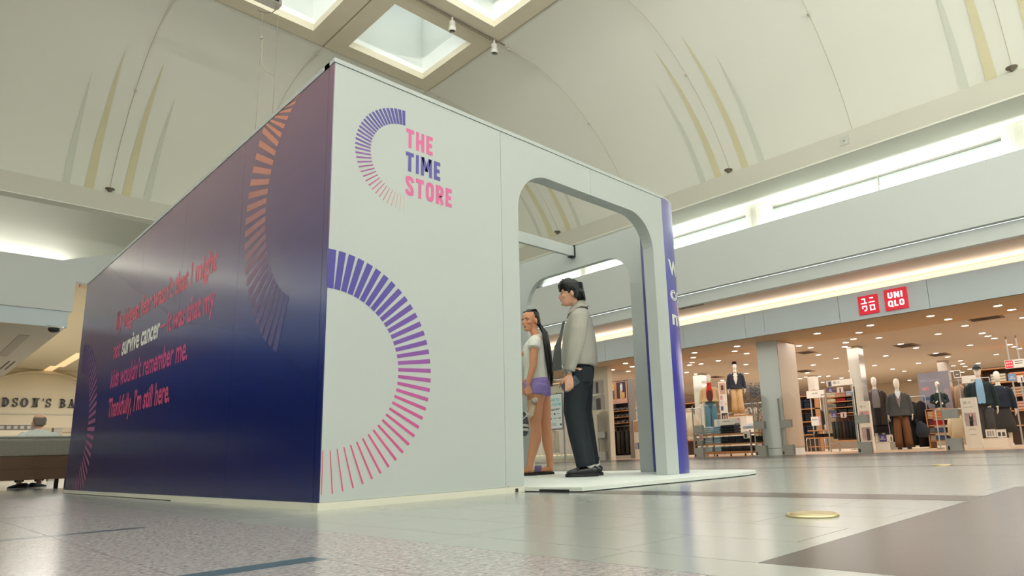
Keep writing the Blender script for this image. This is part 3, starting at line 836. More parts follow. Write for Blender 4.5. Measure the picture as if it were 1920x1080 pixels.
# small fittings at the foot of the joint
MB().box(1.262, 1.283, -0.010, -0.006, 0.004, 0.026).build('cover_plate', M['ink'], booth)
MB().box(1.205, 1.213, -0.004, -0.001, 0.030, 0.046).build('latch', M['grey'], booth)

# low platform board under the arches
edge = [(1.344, -0.004), (1.402, -0.445), (3.05, -0.475), (3.35, -0.455), (3.60, -0.385), (3.76, -0.28), (3.86, -0.12), (3.93, 0.15), (3.95, 0.6), (3.95, 2.64), (1.31, 2.64), (1.31, 0.1165), (1.344, 0.1165)]
plat = thing('floor_platform', 'low white platform board under the booth arches with a rounded tip', 'platform', (2.5, 1.0, 0))
PW = mat('platform_white', rgb(224, 228, 222), 0.45)
MB().prism(edge, 2, 0.006, 0.029).build('deck', PW, plat)
inset = [(2.6+(x-2.6)*0.94, 1.0+(y-1.0)*0.93) for x, y in edge]
MB().prism(inset, 2, 0.0007, 0.0058).build('underframe', M['grey'], plat)
MB().prism([(1.356, -0.06), (1.372, -0.36), (1.378, -0.36), (1.368, -0.06)], 2, 0.0007, 0.017).build('shadow_gap_block', M['black'], plat)  # black block stands in for the shade under the raised deck edge
# ================================================================== PEOPLE
FACE_L = math.atan2(0.726, -0.687)                # facing left across the picture
def skin_mat(name, c, lip):
    return mat(name, c, 0.5, var=0.04, scale=25, spec=0.35)
def head_shell(mb, o, yaw=0.0, pitch=0.0, s=1.0, jaw=1.0):
    """skull, face, nose, lips, brow and ears; o = chin level on the head axis"""
    R3 = Matrix.Rotation(yaw, 3, 'Z') @ Matrix.Rotation(pitch, 3, 'Y')
    o = Vector(o)
    rings = [(-0.004, .062, .020, .020), (.006, .078, -.01, .034), (.022, .085, -.035, .045*jaw), (.045, .086, -.060, .055*jaw), (.07, .086, -.078, .063*jaw), (.10, .081, -.090, .070),
             (.13, .088, -.098, .075), (.16, .085, -.100, .076), (.19, .070, -.090, .068), (.210, .042, -.066, .050), (.222, .008, -.036, .024)]
    n = 20; vs = []; fs = []
    for z, xf, xb, w in rings:
        for k in range(n):
            a = 2*PI*k/n; c, q = math.cos(a), math.sin(a)
            cx = (xf+xb)/2; rx = (xf-xb)/2
            vs.append((cx+rx*math.copysign(abs(c)**0.85, c), w*math.copysign(abs(q)**0.9, q), z))
    vs += [(0.04, 0, -0.008), (-0.014, 0, .226)]
    m = len(rings)
    fs = [(i*n+k, i*n+(k+1) % n, (i+1)*n+(k+1) % n, (i+1)*n+k) for i in range(m-1) for k in range(n)]
    fs += [(m*n, (k+1) % n, k) for k in range(n)]+[(m*n+1, (m-1)*n+k, (m-1)*n+(k+1) % n) for k in range(n)]
    h = MB(); h.add(vs, fs)
    h.loft([(.083, 0, .125, .008, .008), (.094, 0, .10, .010, .010), (.106, 0, .078, .012, .014), (.098, 0, .066, .010, .018), (.084, 0, .062, .008, .014)], 10)
    h.ball((.086, 0, .050), (.010, .024, .006), 10, 6); h.ball((.085, 0, .040), (.010, .022, .007), 10, 6)
    h.ball((.080, 0, .012), (.016, .020, .014), 10, 6)
    for sg in (-1, 1):
        h.ball((.078, sg*.032, .122), (.014, .024, .006), 10, 6)
        h.ball((-.012, sg*.078, .095), (.020, .008, .032), 10, 8, rot=Matrix.Rotation(sg*0.35, 3, 'Z'))
        h.ball((.064, sg*.042, .078), (.022, .018, .018), 10, 6)
    T4 = Matrix.Translation(o) @ (R3 @ Matrix.Scale(s, 3)).to_4x4()
    h.xform(T4); mb.add(h.v, h.f)
    return T4
def face_bits(T4, parent, hair, lipm, eye_z=.104):
    for sg in (-1, 1):
        MB().ball((.0715, sg*.031, eye_z), (.010, .0125, .006), 10, 6).xform(T4).build('eye', mat('eye_white', rgb(220, 214, 206), 0.3), parent, True, False)
        MB().ball((.0785, sg*.032, eye_z), (.0045, .0062, .0058), 8, 6).xform(T4).build('pupil', mat('dark_iris', rgb(36, 26, 22), 0.3), parent, True, False)
        MB().loft([(.090, sg*.012, eye_z+.018, .003, .004), (.089, sg*.032, eye_z+.023, .003, .004), (.076, sg*.052, eye_z+.018, .002, .003)], 6, (0, 0, 1)).xform(T4).build('eyebrow', hair, parent, True, False)
    l = MB(); l.ball((.089, 0, .0505), (.009, .022, .005), 10, 6); l.ball((.088, 0, .0415), (.009, .020, .006), 10, 6)
    l.xform(T4).build('lips', lipm, parent, True, False)
def hand(mb, wrist, d, palm_n, curl, size=1.0, thumb_side=1, spread=0.0):
    """palm and five fingers; d = direction from wrist to knuckles, palm_n = direction the palm faces"""
    W = Vector(wrist); d = Vector(d).normalized(); pn = Vector(palm_n); pn = (pn-d*pn.dot(d)).normalized(); s = d.cross(pn).normalized()*thumb_side
    z = size
    mb.loft([(*(W-d*0.01), .022*z, .017*z), (*(W+d*0.025*z), .030*z, .015*z), (*(W+d*0.06*z), .040*z, .014*z), (*(W+d*0.088*z), .041*z, .012*z)], 12, tuple(pn))
    for k, (off, L) in enumerate(((.030, .070), (.010, .080), (-.011, .074), (-.030, .058))):
        b = W+d*0.078*z+s*off*z
        c1, c2, c3 = curl[k]
        p = [b]; ang = 0
        for seg, c in ((0.45, c1), (0.32, c2), (0.26, c3)):
            ang += c
            p.append(p[-1]+(d*math.cos(ang)+pn*math.sin(ang)+s*spread*off)*(L*seg*z))
        mb.tube([tuple(q) for q in p], [.0098*z, .0095*z, .0086*z, .0072*z], 8)
    b = W+d*0.028*z+s*.024*z
    p = [b, b+(s*.9+d*.7+pn*.45).normalized()*.035*z]
    p.append(p[-1]+(s*.25+d*1.0+pn*.6).normalized()*.030*z); p.append(p[-1]+(d*1.0+pn*.7-s*.1).normalized()*.024*z)
    mb.tube([tuple(q) for q in p], [.014*z, .0115*z, .0105*z, .008*z], 8)
def shoe(mb_up, mb_sole, cx, cy, z0, L, Wd, yaw=0.0, hi=0.075):
    R3 = Matrix.Rotation(yaw, 4, 'Z'); T4 = Matrix.Translation((cx, cy, z0)) @ R3
    out = []
    n = 24
    for k in range(n):
        a = 2*PI*k/n; c, q = math.cos(a), math.sin(a)
        wv = Wd*(0.5+0.08*c)
        out.append((L*0.5*math.copysign(abs(c)**0.8, c), wv*math.copysign(abs(q)**0.85, q)))
    mb_sole.prism(out, 2, 0.0, 0.026)
    u = MB()
    u.loft([(-L*.47, 0, .045, .030, Wd*.36), (-L*.36, 0, .052, .046, Wd*.44), (-L*.1, 0, .048, .044, Wd*.46), (L*.14, 0, .042, .036, Wd*.48), (L*.33, 0, .036, .026, Wd*.48), (L*.46, 0, .030, .014, Wd*.36)], 12)
    mb_up.add(u.v, u.f)
    mb_up.xform(T4); mb_sole.xform(T4)

# ------------------------------------------------------------------ the young man
SK1 = skin_mat('skin_light_tan', rgb(222, 168, 142), None)
man = thing('person', 'person in grey boxy jacket and dark jeans standing in profile, holding a phone', 'person', (2.74, 0.80, 0.0296), FACE_L)
b = MB()
b.loft([(-.01, 0, .84, .10, .15), (-.02, 0, .95, .10, .15), (-.015, 0, 1.08, .085, .13), (-.01, 0, 1.25, .105, .165), (-.025, 0, 1.38, .095, .19), (-.03, 0, 1.44, .07, .15), (-.028, 0, 1.48, .055, .07)], 16)
b.loft([(-.032, 0, 1.40, .055, .06), (-.022, 0, 1.48, .052, .056), (.000, 0, 1.535, .050, .054), (.012, 0, 1.58, .052, .056)], 14)
T_man = head_shell(b, (.040, 0, 1.520), 0.0, 0.02, 1.02)
b.loft([(-.01, .09, .92, .085, .085), (.04, .10, .70, .075, .075), (.048, .10, .50, .055, .055), (-.02, .095, .28, .05, .05), (-.045, .09, .08, .036, .036)], 12)
b.loft([(-.02, -.09, .92, .085, .085), (-.02, -.10, .70, .075, .075), (-.03, -.10, .50, .055, .055), (-.06, -.10, .28, .05, .05), (-.085, -.10, .08, .036, .036)], 12)
for cx, cy in ((-.045, .09), (-.085, -.10)):
    b.loft([(cx-.03, cy, .045, .03, .03), (cx+.06, cy, .035, .025, .035), (cx+.13, cy, .028, .018, .035)], 10)
b.loft([(-.03, .15, 1.39, .05, .05), (-.02, .215, 1.33, .048, .048), (.012, .235, 1.15, .042, .042), (.055, .225, .98, .033, .033), (.080, .215, .885, .024, .027)], 12)
b.loft([(-.03, -.15, 1.39, .05, .05), (-.02, -.215, 1.33, .048, .048), (.02, -.235, 1.15, .042, .042), (.085, -.215, .98, .033, .033), (.115, -.20, .89, .024, .027)], 12)
CURL = [(.55, .75, .5), (.62, .8, .5), (.68, .85, .5), (.75, .85, .5)]
hand(b, (.084, .214, .868), (.02, -.02, -1), (.15, -1, 0), [(.12, .28, .2), (.2, .35, .25), (.28, .4, .25), (.36, .45, .3)], 1.02, -1)
hand(b, (.118, -.198, .875), (.05, .02, -1), (.1, 1, 0), CURL, 1.0, 1)
link_mesh('body', remesh(b, 0.0065, 3, 'body', [SK1]), man)
face_bits(T_man, man, M['hairblack'], mat('lip_tan', rgb(196, 122, 108), 0.45))
# hair: a full cap, longer at the crown and nape, swept forward over the forehead
hr = MB()
hr.loft([(-.060, 0, .022, .028, .050), (-.070, 0, .055, .040, .068), (-.060, 0, .095, .062, .084), (-.042, 0, .130, .086, .092), (-.016, 0, .160, .108, .094), (-.008, 0, .190, .106, .090), (-.014, 0, .215, .086, .074), (-.022, 0, .234, .052, .045)], 20)
hr.loft([(.050, 0, .205, .03, .064), (.082, 0, .185, .024, .066), (.094, 0, .158, .014, .060), (.092, 0, .136, .006, .048)], 14)
rnd = random.Random(4)
for k in range(34):
    y = rnd.uniform(-.07, .07); a = rnd.uniform(0, 1)
    if k < 14: p = [(.045, y*.7, .218), (.082, y*.9, .204+rnd.uniform(-.006, .012)), (.102+rnd.uniform(-.008, .006), y, .170+rnd.uniform(-.02, .02)), (.097, y*1.05, .132+rnd.uniform(-.012, .02))]
    elif k < 20: p = [(.02, y*.6, .225), (.050, y*.7, .240), (.074+rnd.uniform(-.01, .01), y*.8, .244+rnd.uniform(-.005, .012))]
    else: p = [(-.085, y, .12), (-.112, y*1.0, .075+rnd.uniform(-.02, .03)), (-.116-rnd.uniform(0, .014), y*.9, .045+rnd.uniform(-.03, .03))]
    hr.tube(p, [.014]+[.010]*(len(p)-2)+[.003], 6)
for sg in (-1, 1):
    hr.loft([(.018, sg*.076, .150, .014, .006), (.020, sg*.078, .118, .010, .005), (.022, sg*.075, .092, .005, .004)], 8)
    hr.loft([(-.04, sg*.072, .15, .05, .012), (-.048, sg*.078, .10, .026, .012), (-.05, sg*.070, .05, .02, .012)], 8)
hr.xform(T_man)
link_mesh('hair', remesh(hr, 0.0055, 2, 'hair', [M['hairblack']]), man)
# jeans: two wide legs and the seat in one garment
DEN = mat('dark_denim', rgb(22, 30, 38), 0.8, var=0.3, scale=60)
j = MB()
j.loft([(-.012, 0, .99, .118, .160), (-.016, 0, .93, .126, .168), (-.012, 0, .86, .122, .172), (-.005, 0, .80, .10, .15)], 18)
j.loft([(-.005, .085, .90, .115, .092), (.03, .092, .74, .108, .094), (.052, .095, .56, .094, .088), (.022, .095, .36, .090, .086), (-.012, .092, .20, .088, .086), (-.033, .09, .085, .085, .084)], 16)
j.loft([(-.02, -.085, .90, .115, .092), (-.018, -.092, .74, .105, .094), (-.018, -.095, .56, .090, .088), (-.042, -.098, .36, .086, .086), (-.062, -.10, .20, .082, .086), (-.075, -.10, .090, .080, .084)], 16)
jo = link_mesh('jeans', remesh(j, 0.010, 3, 'jeans', [DEN]), man)
MB().loft([(-.012, 0, .985, .121, .164), (-.012, 0, 1.012, .120, .160)], 24).build('waistband', DEN, jo, True, False)
pk = MB(); pk.box(-.118, -.030, .176, .1805, .80, .93); pk.build('back_pocket', DEN, jo, False, False)
# jacket
JK = mat('stone_grey_twill', rgb(172, 168, 158), 0.85, var=0.05, scale=40)
LN = mat('jacket_lining', rgb(92, 92, 92), 0.85)
j = MB()
j.loft([(-.010, 0, .955, .150, .200), (-.012, 0, .99, .162, .210), (-.014, 0, 1.10, .160, .212), (-.018, 0, 1.20, .150, .212), (-.022, 0, 1.32, .130, .212), (-.030, 0, 1.405, .105, .185), (-.034, 0, 1.45, .082, .135), (-.034, 0, 1.475, .07, .095)], 22)
j.loft([(-.032, .13, 1.405, .075, .062), (-.022, .225, 1.345, .080, .066), (-.010, .258, 1.24, .078, .064), (.018, .262, 1.12, .076, .060), (.050, .250, 1.00, .062, .054), (.076, .232, .905, .046, .044)], 14)
j.loft([(-.032, -.13, 1.405, .075, .062), (-.022, -.225, 1.345, .080, .066), (-.005, -.258, 1.24, .078, .064), (.03, -.262, 1.12, .076, .060), (.080, -.245, 1.00, .062, .054), (.110, -.218, .915, .046, .044)], 14)
jk = link_mesh('jacket', remesh(j, 0.009, 4, 'jacket', [JK]), man)
c = MB()
c.loft([(.062, 0, 1.425, .012, .055), (.045, .0, 1.452, .050, .085)], 6)
cr = []
for i in range(15):
    a = -2.35+4.7*i/14                              # from front right round the back to front left
    x, y = -.020-.066*math.cos(a)+0.0, .082*math.sin(a)
    front = max(0, abs(a)-1.5)/0.85
    cr.append((x+.030*front, y*(1-.25*front), front))
rows = [[], [], []]
for x, y, fr in cr:
    zt = 1.535-.060*fr
    rows[0].append((x, y, zt-.055)); rows[1].append((x*0.96, y*0.96, zt+.012)); rows[2].append((x+(x+.02)*.35+.012*fr, y*1.34, zt-.050-.018*fr))
cm = MB().grid(rows)
cm.build('collar', JK, jk, True, False)
f = MB()                                           # the far front hanging open and forward
f.grid([[(.105, -.03, 1.38), (.13, -.06, 1.38)], [(.135, -.02, 1.25), (.165, -.08, 1.25)], [(.150, -.02, 1.15), (.212, -.10, 1.16)], [(.150, -.02, 1.03), (.232, -.11, 1.03)], [(.150, -.02, .94), (.238, -.12, .935)]])
f.build('open_front', LN, jk, True, False)
MB().ball((.094, .268, .935), (.009, .006, .009), 10, 6).build('cuff_button', M['black'], jk, True, False)
MB().loft([(.072, .228, .925, .049, .047), (.080, .225, .897, .049, .047)], 16).build('cuff', JK, jk, True, False)
MB().ball((-.108, -.0, 1.505), (.006, .028, .006), 8, 4).build('neck_label', M['black'], jk, True, False)
# watch, sock, loafers
wt = MB().loft([(.079, .2155, .897, .029, .032), (.081, .215, .880, .029, .032)], 16).build('watch', mat('watch_steel', rgb(190, 192, 192), 0.25, metal=0.9), man, True, False)
MB().lathe([(.016, 0), (.017, .006), (.014, .009)], 16).xform(Matrix.Translation((.080, .2465, .889)) @ Matrix.Rotation(-PI/2, 4, 'X')).build('watch_case', mat('watch_steel', (1, 1, 1, 1)), wt, True, False)
LEA = mat('black_leather', rgb(26, 27, 30), 0.28, var=0.2, scale=30); SOL = mat('black_rubber', rgb(24, 24, 24), 0.55)
for cx, cy in ((.005, .092), (-.040, -.098)):
    u, so = MB(), MB(); shoe(u, so, cx, cy, 0, .288, .105)
    uo = link_mesh('loafer', remesh(u, 0.006, 2, 'loafer', [LEA]), man)
    so.build('sole', SOL, uo, False, False)
    st = MB().loft([(cx+.035, cy-.05, .055, .012, .008), (cx+.032, cy-.02, .085, .014, .006), (cx+.032, cy+.02, .085, .014, .006), (cx+.035, cy+.05, .055, .012, .008)], 8, (0, 0, 1)).build('strap', LEA, uo, True, False)
    MB().loft([(cx-.075, cy, .060, .045, .042), (cx-.070, cy, .12, .043, .043)], 14).build('sock', mat('white_sock', rgb(226, 224, 216), 0.8), man, True, False)
# phone in his hand (between palm and thigh)
ph = thing('phone', 'dark slate smartphone held in the left hand of the person in the grey jacket', 'phone', man.location, FACE_L)
PT = Matrix.Translation((.078, .193, .783)) @ Matrix.Rotation(-0.98, 4, 'Y')
MB().prism([(x, z) for cxx, czz, a0 in ((.030, .070, 0), (-.030, .070, PI/2), (-.030, -.070, PI), (.030, -.070, 1.5*PI)) for x, z in arc(cxx, czz, .008, a0, a0+PI/2, 4)], 1, -.0045, .0045).xform(PT).build('case', mat('slate_case', rgb(66, 78, 92), 0.35), ph, False, False)
MB().box(-.033, .033, -.0062, -.0047, -.072, .072).xform(PT).build('screen', mat('dark_glass', rgb(14, 16, 18), 0.1), ph, False, False)
lens = MB()
for k in range(2): lens.ball((-.020+.018*k, .0050, .060), (.007, .0022, .007), 10, 6)
lens.xform(PT).build('camera_lens', M['black'], ph, True, False)

# ------------------------------------------------------------------ the woman
SK2 = skin_mat('skin_brown', rgb(216, 154, 118), None)
wm = thing('person', 'person with a long dark ponytail in a white t-shirt and lavender shorts holding sandals', 'person', (3.045, 1.682, 0.0296), FACE_L)
b = MB()
b.loft([(-.0, 0, .80, .105, .150), (-.01, 0, .88, .118, .165), (0, 0, .98, .092, .130), (.005, 0, 1.06, .085, .120), (.015, 0, 1.20, .098, .138), (.0, 0, 1.30, .088, .160), (-.02, 0, 1.36, .065, .14), (-.02, 0, 1.40, .05, .06)], 16)
b.ball((.085, .062, 1.20), (.055, .058, .055), 12, 8); b.ball((.085, -.062, 1.20), (.055, .058, .055), 12, 8)
b.loft([(-.018, 0, 1.34, .048, .050), (-.005, 0, 1.41, .043, .046), (.012, 0, 1.455, .042, .045), (.02, 0, 1.50, .046, .05)], 14)
HY_ = 0.85
T_wm = head_shell(b, (.042, 0.004, 1.448), HY_, 0.0, 0.985, 0.95)
b.loft([(-.01, .085, .86, .100, .088), (.012, .088, .68, .082, .080), (.014, .088, .50, .058, .056), (.006, .088, .445, .056, .054), (.020, .088, .33, .058, .054), (.062, .086, .18, .040, .040), (.080, .085, .085, .034, .034), (.074, .085, .05, .036, .036)], 14)
b.loft([(-.03, -.085, .86, .100, .088), (-.062, -.088, .68, .082, .080), (-.080, -.088, .50, .056, .056), (-.085, -.088, .445, .054, .054), (-.092, -.088, .33, .056, .054), (-.108, -.088, .18, .038, .038), (-.112, -.088, .085, .033, .033), (-.114, -.088, .05, .036, .036)], 14)
for cx, cy in ((.085, .085), (-.105, -.088)):
    b.loft([(cx-.035, cy, .045, .026, .028), (cx+.03, cy, .050, .030, .034), (cx+.10, cy, .040, .020, .042), (cx+.165, cy, .032, .012, .040)], 12)
    for k in range(5): b.tube([(cx+.15, cy-.032+.016*k, .032), (cx+.186-.005*k, cy-.033+.0165*k, .028)], [.010, .008], 6)
b.loft([(-.015, .13, 1.325, .046, .046), (-.005, .178, 1.27, .045, .045), (.008, .198, 1.15, .043, .042), (.012, .205, 1.06, .038, .038), (.045, .205, .96, .031, .031), (.068, .200, .885, .024, .024)], 12)
b.loft([(-.015, -.13, 1.325, .046, .046), (.01, -.178, 1.27, .045, .045), (.04, -.198, 1.15, .042, .042), (.06, -.205, 1.06, .036, .036), (.12, -.18, .98, .030, .030), (.15, -.16, .92, .024, .024)], 12)
hand(b, (.068, .199, .868), (-.08, -.02, -1), (0, -1, 0), [(.7, 1.0, .7), (.75, 1.05, .7), (.8, 1.05, .7), (.85, 1.05, .7)], .92, -1)
hand(b, (.152, -.158, .905), (.1, .05, -1), (0, 1, 0), CURL, .92, 1)
link_mesh('body', remesh(b, 0.0065, 3, 'body', [SK2]), wm)
face_bits(T_wm, wm, mat('dark_brown_hair', rgb(40, 28, 24), 0.5), mat('lip_rose', rgb(190, 108, 100), 0.4))
MB().ball((.0945, 0, .0462), (.0035, .016, .0032), 10, 4).xform(T_wm).build('teeth', mat('teeth', rgb(232, 226, 214), 0.3), wm, True, False)
hr = MB()
hr.loft([(-.055, 0, .055, .040, .055), (-.045, 0, .09, .058, .072), (-.035, 0, .125, .072, .080), (-.022, 0, .155, .088, .082), (-.010, 0, .185, .086, .074), (-.010, 0, .208, .066, .058), (-.012, 0, .224, .046, .042), (-.014, 0, .234, .022, .020)], 20)
for i in range(9):                                  # cornrow ridges running back over the head
    y = -.06+.015*i
    hr.tube([(.060, y*.9, .196), (.03, y, .217), (-.02, y*1.05, .228), (-.07, y*.9, .190), (-.105, y*.6, .13), (-.11, y*.4, .10)], [.004, .007, .008, .008, .008, .008], 6)
hr.ball((-.112, 0, .105), (.026, .030, .030), 12, 8)
hr.xform(T_wm)
ho = link_mesh('hair', remesh(hr, 0.0055, 2, 'hair', [M['hairblack']]), wm)
pt = MB(); base = T_wm @ Vector((-.12, 0, .10))
rnd = random.Random(9)
for i in range(26):
    a = rnd.uniform(0, 2*PI); r = rnd.uniform(0, 1)**.5; ex = rnd.uniform(-.10, .06)
    dx, dy = r*math.cos(a), r*math.sin(a)
    p = [tuple(base+Vector((dx*.012, dy*.014, 0))), (-.105+dx*.022, .045+dy*.03, 1.42), (-.128+dx*.026, .050+dy*.032, 1.26), (-.142+dx*.026, .050+dy*.030, 1.10), (-.150+dx*.024, .050+dy*.026, 1.0), (-.153+dx*.018, .050+dy*.02, .95+ex)]
    pt.tube(p, [.008, .010, .0095, .009, .0075, .003], 6)
pt.build('ponytail', M['hairblack'], ho, True, False)
TS = mat('white_jersey', rgb(232, 230, 222), 0.85, var=0.02, scale=30)
t = MB()
t.loft([(.0, 0, .935, .128, .160), (.0, 0, .98, .122, .156), (.005, 0, 1.06, .112, .150), (.022, 0, 1.19, .128, .160), (.012, 0, 1.27, .112, .168), (-.012, 0, 1.345, .078, .150), (-.016, 0, 1.385, .062, .090), (-.014, 0, 1.40, .056, .066)], 20)
t.loft([(-.015, .11, 1.335, .062, .056), (-.004, .175, 1.295, .066, .058), (.0, .205, 1.235, .066, .058)], 14)
t.loft([(-.015, -.11, 1.335, .062, .056), (.01, -.175, 1.295, .066, .058), (.022, -.205, 1.235, .066, .058)], 14)
link_mesh('tshirt', remesh(t, 0.009, 4, 'tshirt', [TS]), wm)
SH = mat('lavender_jersey', rgb(152, 132, 200), 0.8, var=0.03, scale=30)
t = MB()
t.loft([(.0, 0, .965, .118, .150), (-.008, 0, .91, .134, .174), (-.006, 0, .85, .138, .180)], 20)
t.loft([(-.004, .088, .89, .126, .100), (.004, .09, .84, .122, .100), (.008, .092, .785, .120, .098)], 16)
t.loft([(-.022, -.088, .89, .126, .100), (-.032, -.09, .83, .116, .098), (-.045, -.092, .765, .106, .095)], 16)
link_mesh('shorts', remesh(t, 0.009, 3, 'shorts', [SH]), wm)
for cx, cy in ((.118, .085), (-.044, -.088)):      # slides: thick black sole, padded purple band
    so = MB(); o_ = []
    for k in range(22):
        a = 2*PI*k/22; c_, q = math.cos(a), math.sin(a)
        o_.append((.125*math.copysign(abs(c_)**.8, c_)+cx+.016, (.046+.006*c_)*math.copysign(abs(q)**.85, q)+cy))
    so.prism(o_, 2, 0.0, .024)
    s_ = so.build('slide_sole', SOL, wm, False, False)
    MB().loft([(cx+.055, cy-.054, .030, .034, .010), (cx+.052, cy-.034, .082, .034, .012), (cx+.052, cy+.034, .082, .034, .012), (cx+.055, cy+.054, .030, .034, .010)], 10, (0, 0, 1)).build('slide_band', mat('dusty_purple_pad', rgb(118, 104, 150), 0.8), s_, True, False)
# the pair of heeled sandals hanging from her hand
def sandal(name, label, T4, sole_m, strap_m):
    t = thing(name, label, 'sandal', wm.location, FACE_L, None)
    o_ = []
    for k in range(22):
        a = 2*PI*k/22; c_, q = math.cos(a), math.sin(a)
        o_.append((.115*math.copysign(abs(c_)**.85, c_), (.034+.007*c_)*math.copysign(abs(q)**.9, q)))
    rows = [[], []]
    s1 = MB(); vs = []
    def bend(x): return .0 if x > .02 else .055*((.02-x)/.135)**1.3
    for z in (0, .014):
        vs += [(x, y, z+bend(x)) for x, y in o_]
    n = len(o_)
    s1.add(vs, [tuple(range(n))[::-1], tuple(range(n, 2*n))]+[(i, (i+1) % n, n+(i+1) % n, n+i) for i in range(n)])
    s1.xform(T4).build('sole', sole_m, t, False, False)
    MB().loft([(-.085, 0, .055, .026, .026), (-.088, 0, .02, .025, .025), (-.088, 0, -.016, .027, .027)], 12).xform(T4).build('heel', strap_m, t, True, False)
    for x, h in ((.055, .036), (.015, .048)):
        MB().loft([(x, -.038, .012, .013, .003), (x-.004, -.026, h, .013, .003), (x-.004, .026, h, .013, .003), (x, .038, .012, .013, .003)], 8, (0, 0, 1)).xform(T4).build('strap', strap_m, t, True, False)
    MB().tube([(-.075, -.036, .07), (-.07, -.040, .115), (-.045, -.030, .135), (-.035, 0, .138), (-.045, .030, .135), (-.07, .040, .115), (-.075, .036, .07)], .005, 6).xform(T4).build('ankle_strap', strap_m, t, True, False)
    return t
SIL = mat('pale_grey_suede', rgb(196, 192, 182), 0.6); TAN = mat('sandal_tan', rgb(206, 182, 152), 0.6)
base = Vector((.046, .195, .735))
sandal('heeled_sandal', 'pale grey block heeled sandal hanging from the hand of the person in lavender shorts', Matrix.Translation((.035, .228, .640)) @ Matrix.Rotation(0.35, 4, 'Z') @ Matrix.Rotation(1.15, 4, 'Y') @ Matrix.Rotation(PI*.5, 4, 'X'), TAN, SIL)
sandal('heeled_sandal', 'heeled sandal hanging lower, with its dark grey sole turned outward', Matrix.Translation((.095, .250, .490)) @ Matrix.Rotation(-0.2, 4, 'Z') @ Matrix.Rotation(1.45, 4, 'Y') @ Matrix.Rotation(-PI*.45, 4, 'X'), mat('dark_sole', rgb(74, 76, 80), 0.5), SIL)

# ------------------------------------------------------------------ man sitting on the bench with his back to us
st = thing('person', 'person with thinning grey hair in a pale shirt sitting on the bench with back turned', 'person', (0.17, 9.72, 0.0), PI/2)
b = MB()
b.loft([(.02, 0, .40, .12, .17), (.0, 0, .48, .12, .17), (-.02, 0, .60, .11, .16), (.0, 0, .74, .11, .18), (.02, 0, .82, .09, .20), (.03, 0, .87, .055, .08)], 14)
b.loft([(.03, 0, .84, .055, .058), (.05, 0, .91, .05, .055)], 12)
T_st = head_shell(b, (.075, 0, .885), 0.0, 0.12, 1.06)
for sg in (-1, 1):
    b.loft([(.0, sg*.10, .47, .08, .085), (.24, sg*.11, .49, .07, .07), (.44, sg*.12, .49, .058, .058), (.46, sg*.12, .42, .055, .055)], 12, (0, 1, 0))
    b.loft([(.46, sg*.12, .48, .055, .055), (.44, sg*.12, .30, .05, .05), (.34, sg*.12, .08, .035, .035)], 10)
    b.loft([(.02, sg*.17, .82, .05, .05), (.0, sg*.25, .72, .047, .047), (.05, sg*.26, .60, .04, .04), (.22, sg*.20, .55, .032, .032)], 10)
    hand(b, (.23, sg*.195, .55), (1, -sg*.2, -.1), (0, 0, -1), CURL, 1.0, sg)
link_mesh('body', remesh(b, 0.009, 3, 'body', [SK1]), st)
face_bits(T_st, st, mat('grey_hair', rgb(110, 102, 92), 0.6, var=0.3, scale=80), mat('lip_tan', (1, 1, 1, 1)))
hr = MB()
hr.loft([(-.070, 0, .045, .026, .050), (-.066, 0, .08, .036, .066), (-.058, 0, .115, .048, .078), (-.052, 0, .15, .054, .080), (-.058, 0, .175, .044, .070)], 18)
hr.xform(T_st); link_mesh('hair', remesh(hr, 0.008, 2, 'hair', [mat('grey_hair', (1, 1, 1, 1))]), st)
t = MB()
t.loft([(.02, 0, .42, .135, .185), (.0, 0, .50, .135, .185), (-.022, 0, .62, .125, .180), (.0, 0, .75, .122, .200), (.018, 0, .825, .095, .205), (.028, 0, .865, .068, .12), (.032, 0, .885, .058, .064)], 18)
for sg in (-1, 1): t.loft([(.02, sg*.15, .815, .065, .062), (.0, sg*.245, .735, .064, .060), (.03, sg*.265, .64, .058, .055)], 12)
link_mesh('shirt', remesh(t, 0.010, 3, 'shirt', [mat('pale_grey_shirt', rgb(206, 210, 206), 0.85, var=0.04, scale=60)]), st)
t = MB()
t.loft([(-.10, 0, .455, .07, .17), (.0, 0, .465, .085, .18), (.08, 0, .465, .08, .18)], 14)
for sg in (-1, 1):
    t.loft([(.02, sg*.10, .47, .095, .095), (.24, sg*.11, .49, .082, .082), (.44, sg*.12, .48, .072, .072)], 12)
    t.loft([(.45, sg*.12, .50, .07, .07), (.44, sg*.12, .30, .068, .068), (.36, sg*.12, .12, .062, .062)], 12)
link_mesh('trousers', remesh(t, 0.011, 3, 'trousers', [mat('charcoal_trousers', rgb(44, 46, 50), 0.85)]), st)
for sg in (-1, 1):
    u, so = MB(), MB(); shoe(u, so, .40 if sg > 0 else .46, sg*.12, 0, .29, .105, sg*0.9)
    uo = link_mesh('running_shoe', remesh(u, 0.007, 2, 'running_shoe', [mat('black_mesh_shoe', rgb(28, 34, 42), 0.7)]), st)
    so.build('sole', mat('white_sole', rgb(214, 212, 206), 0.5), uo, False, False)
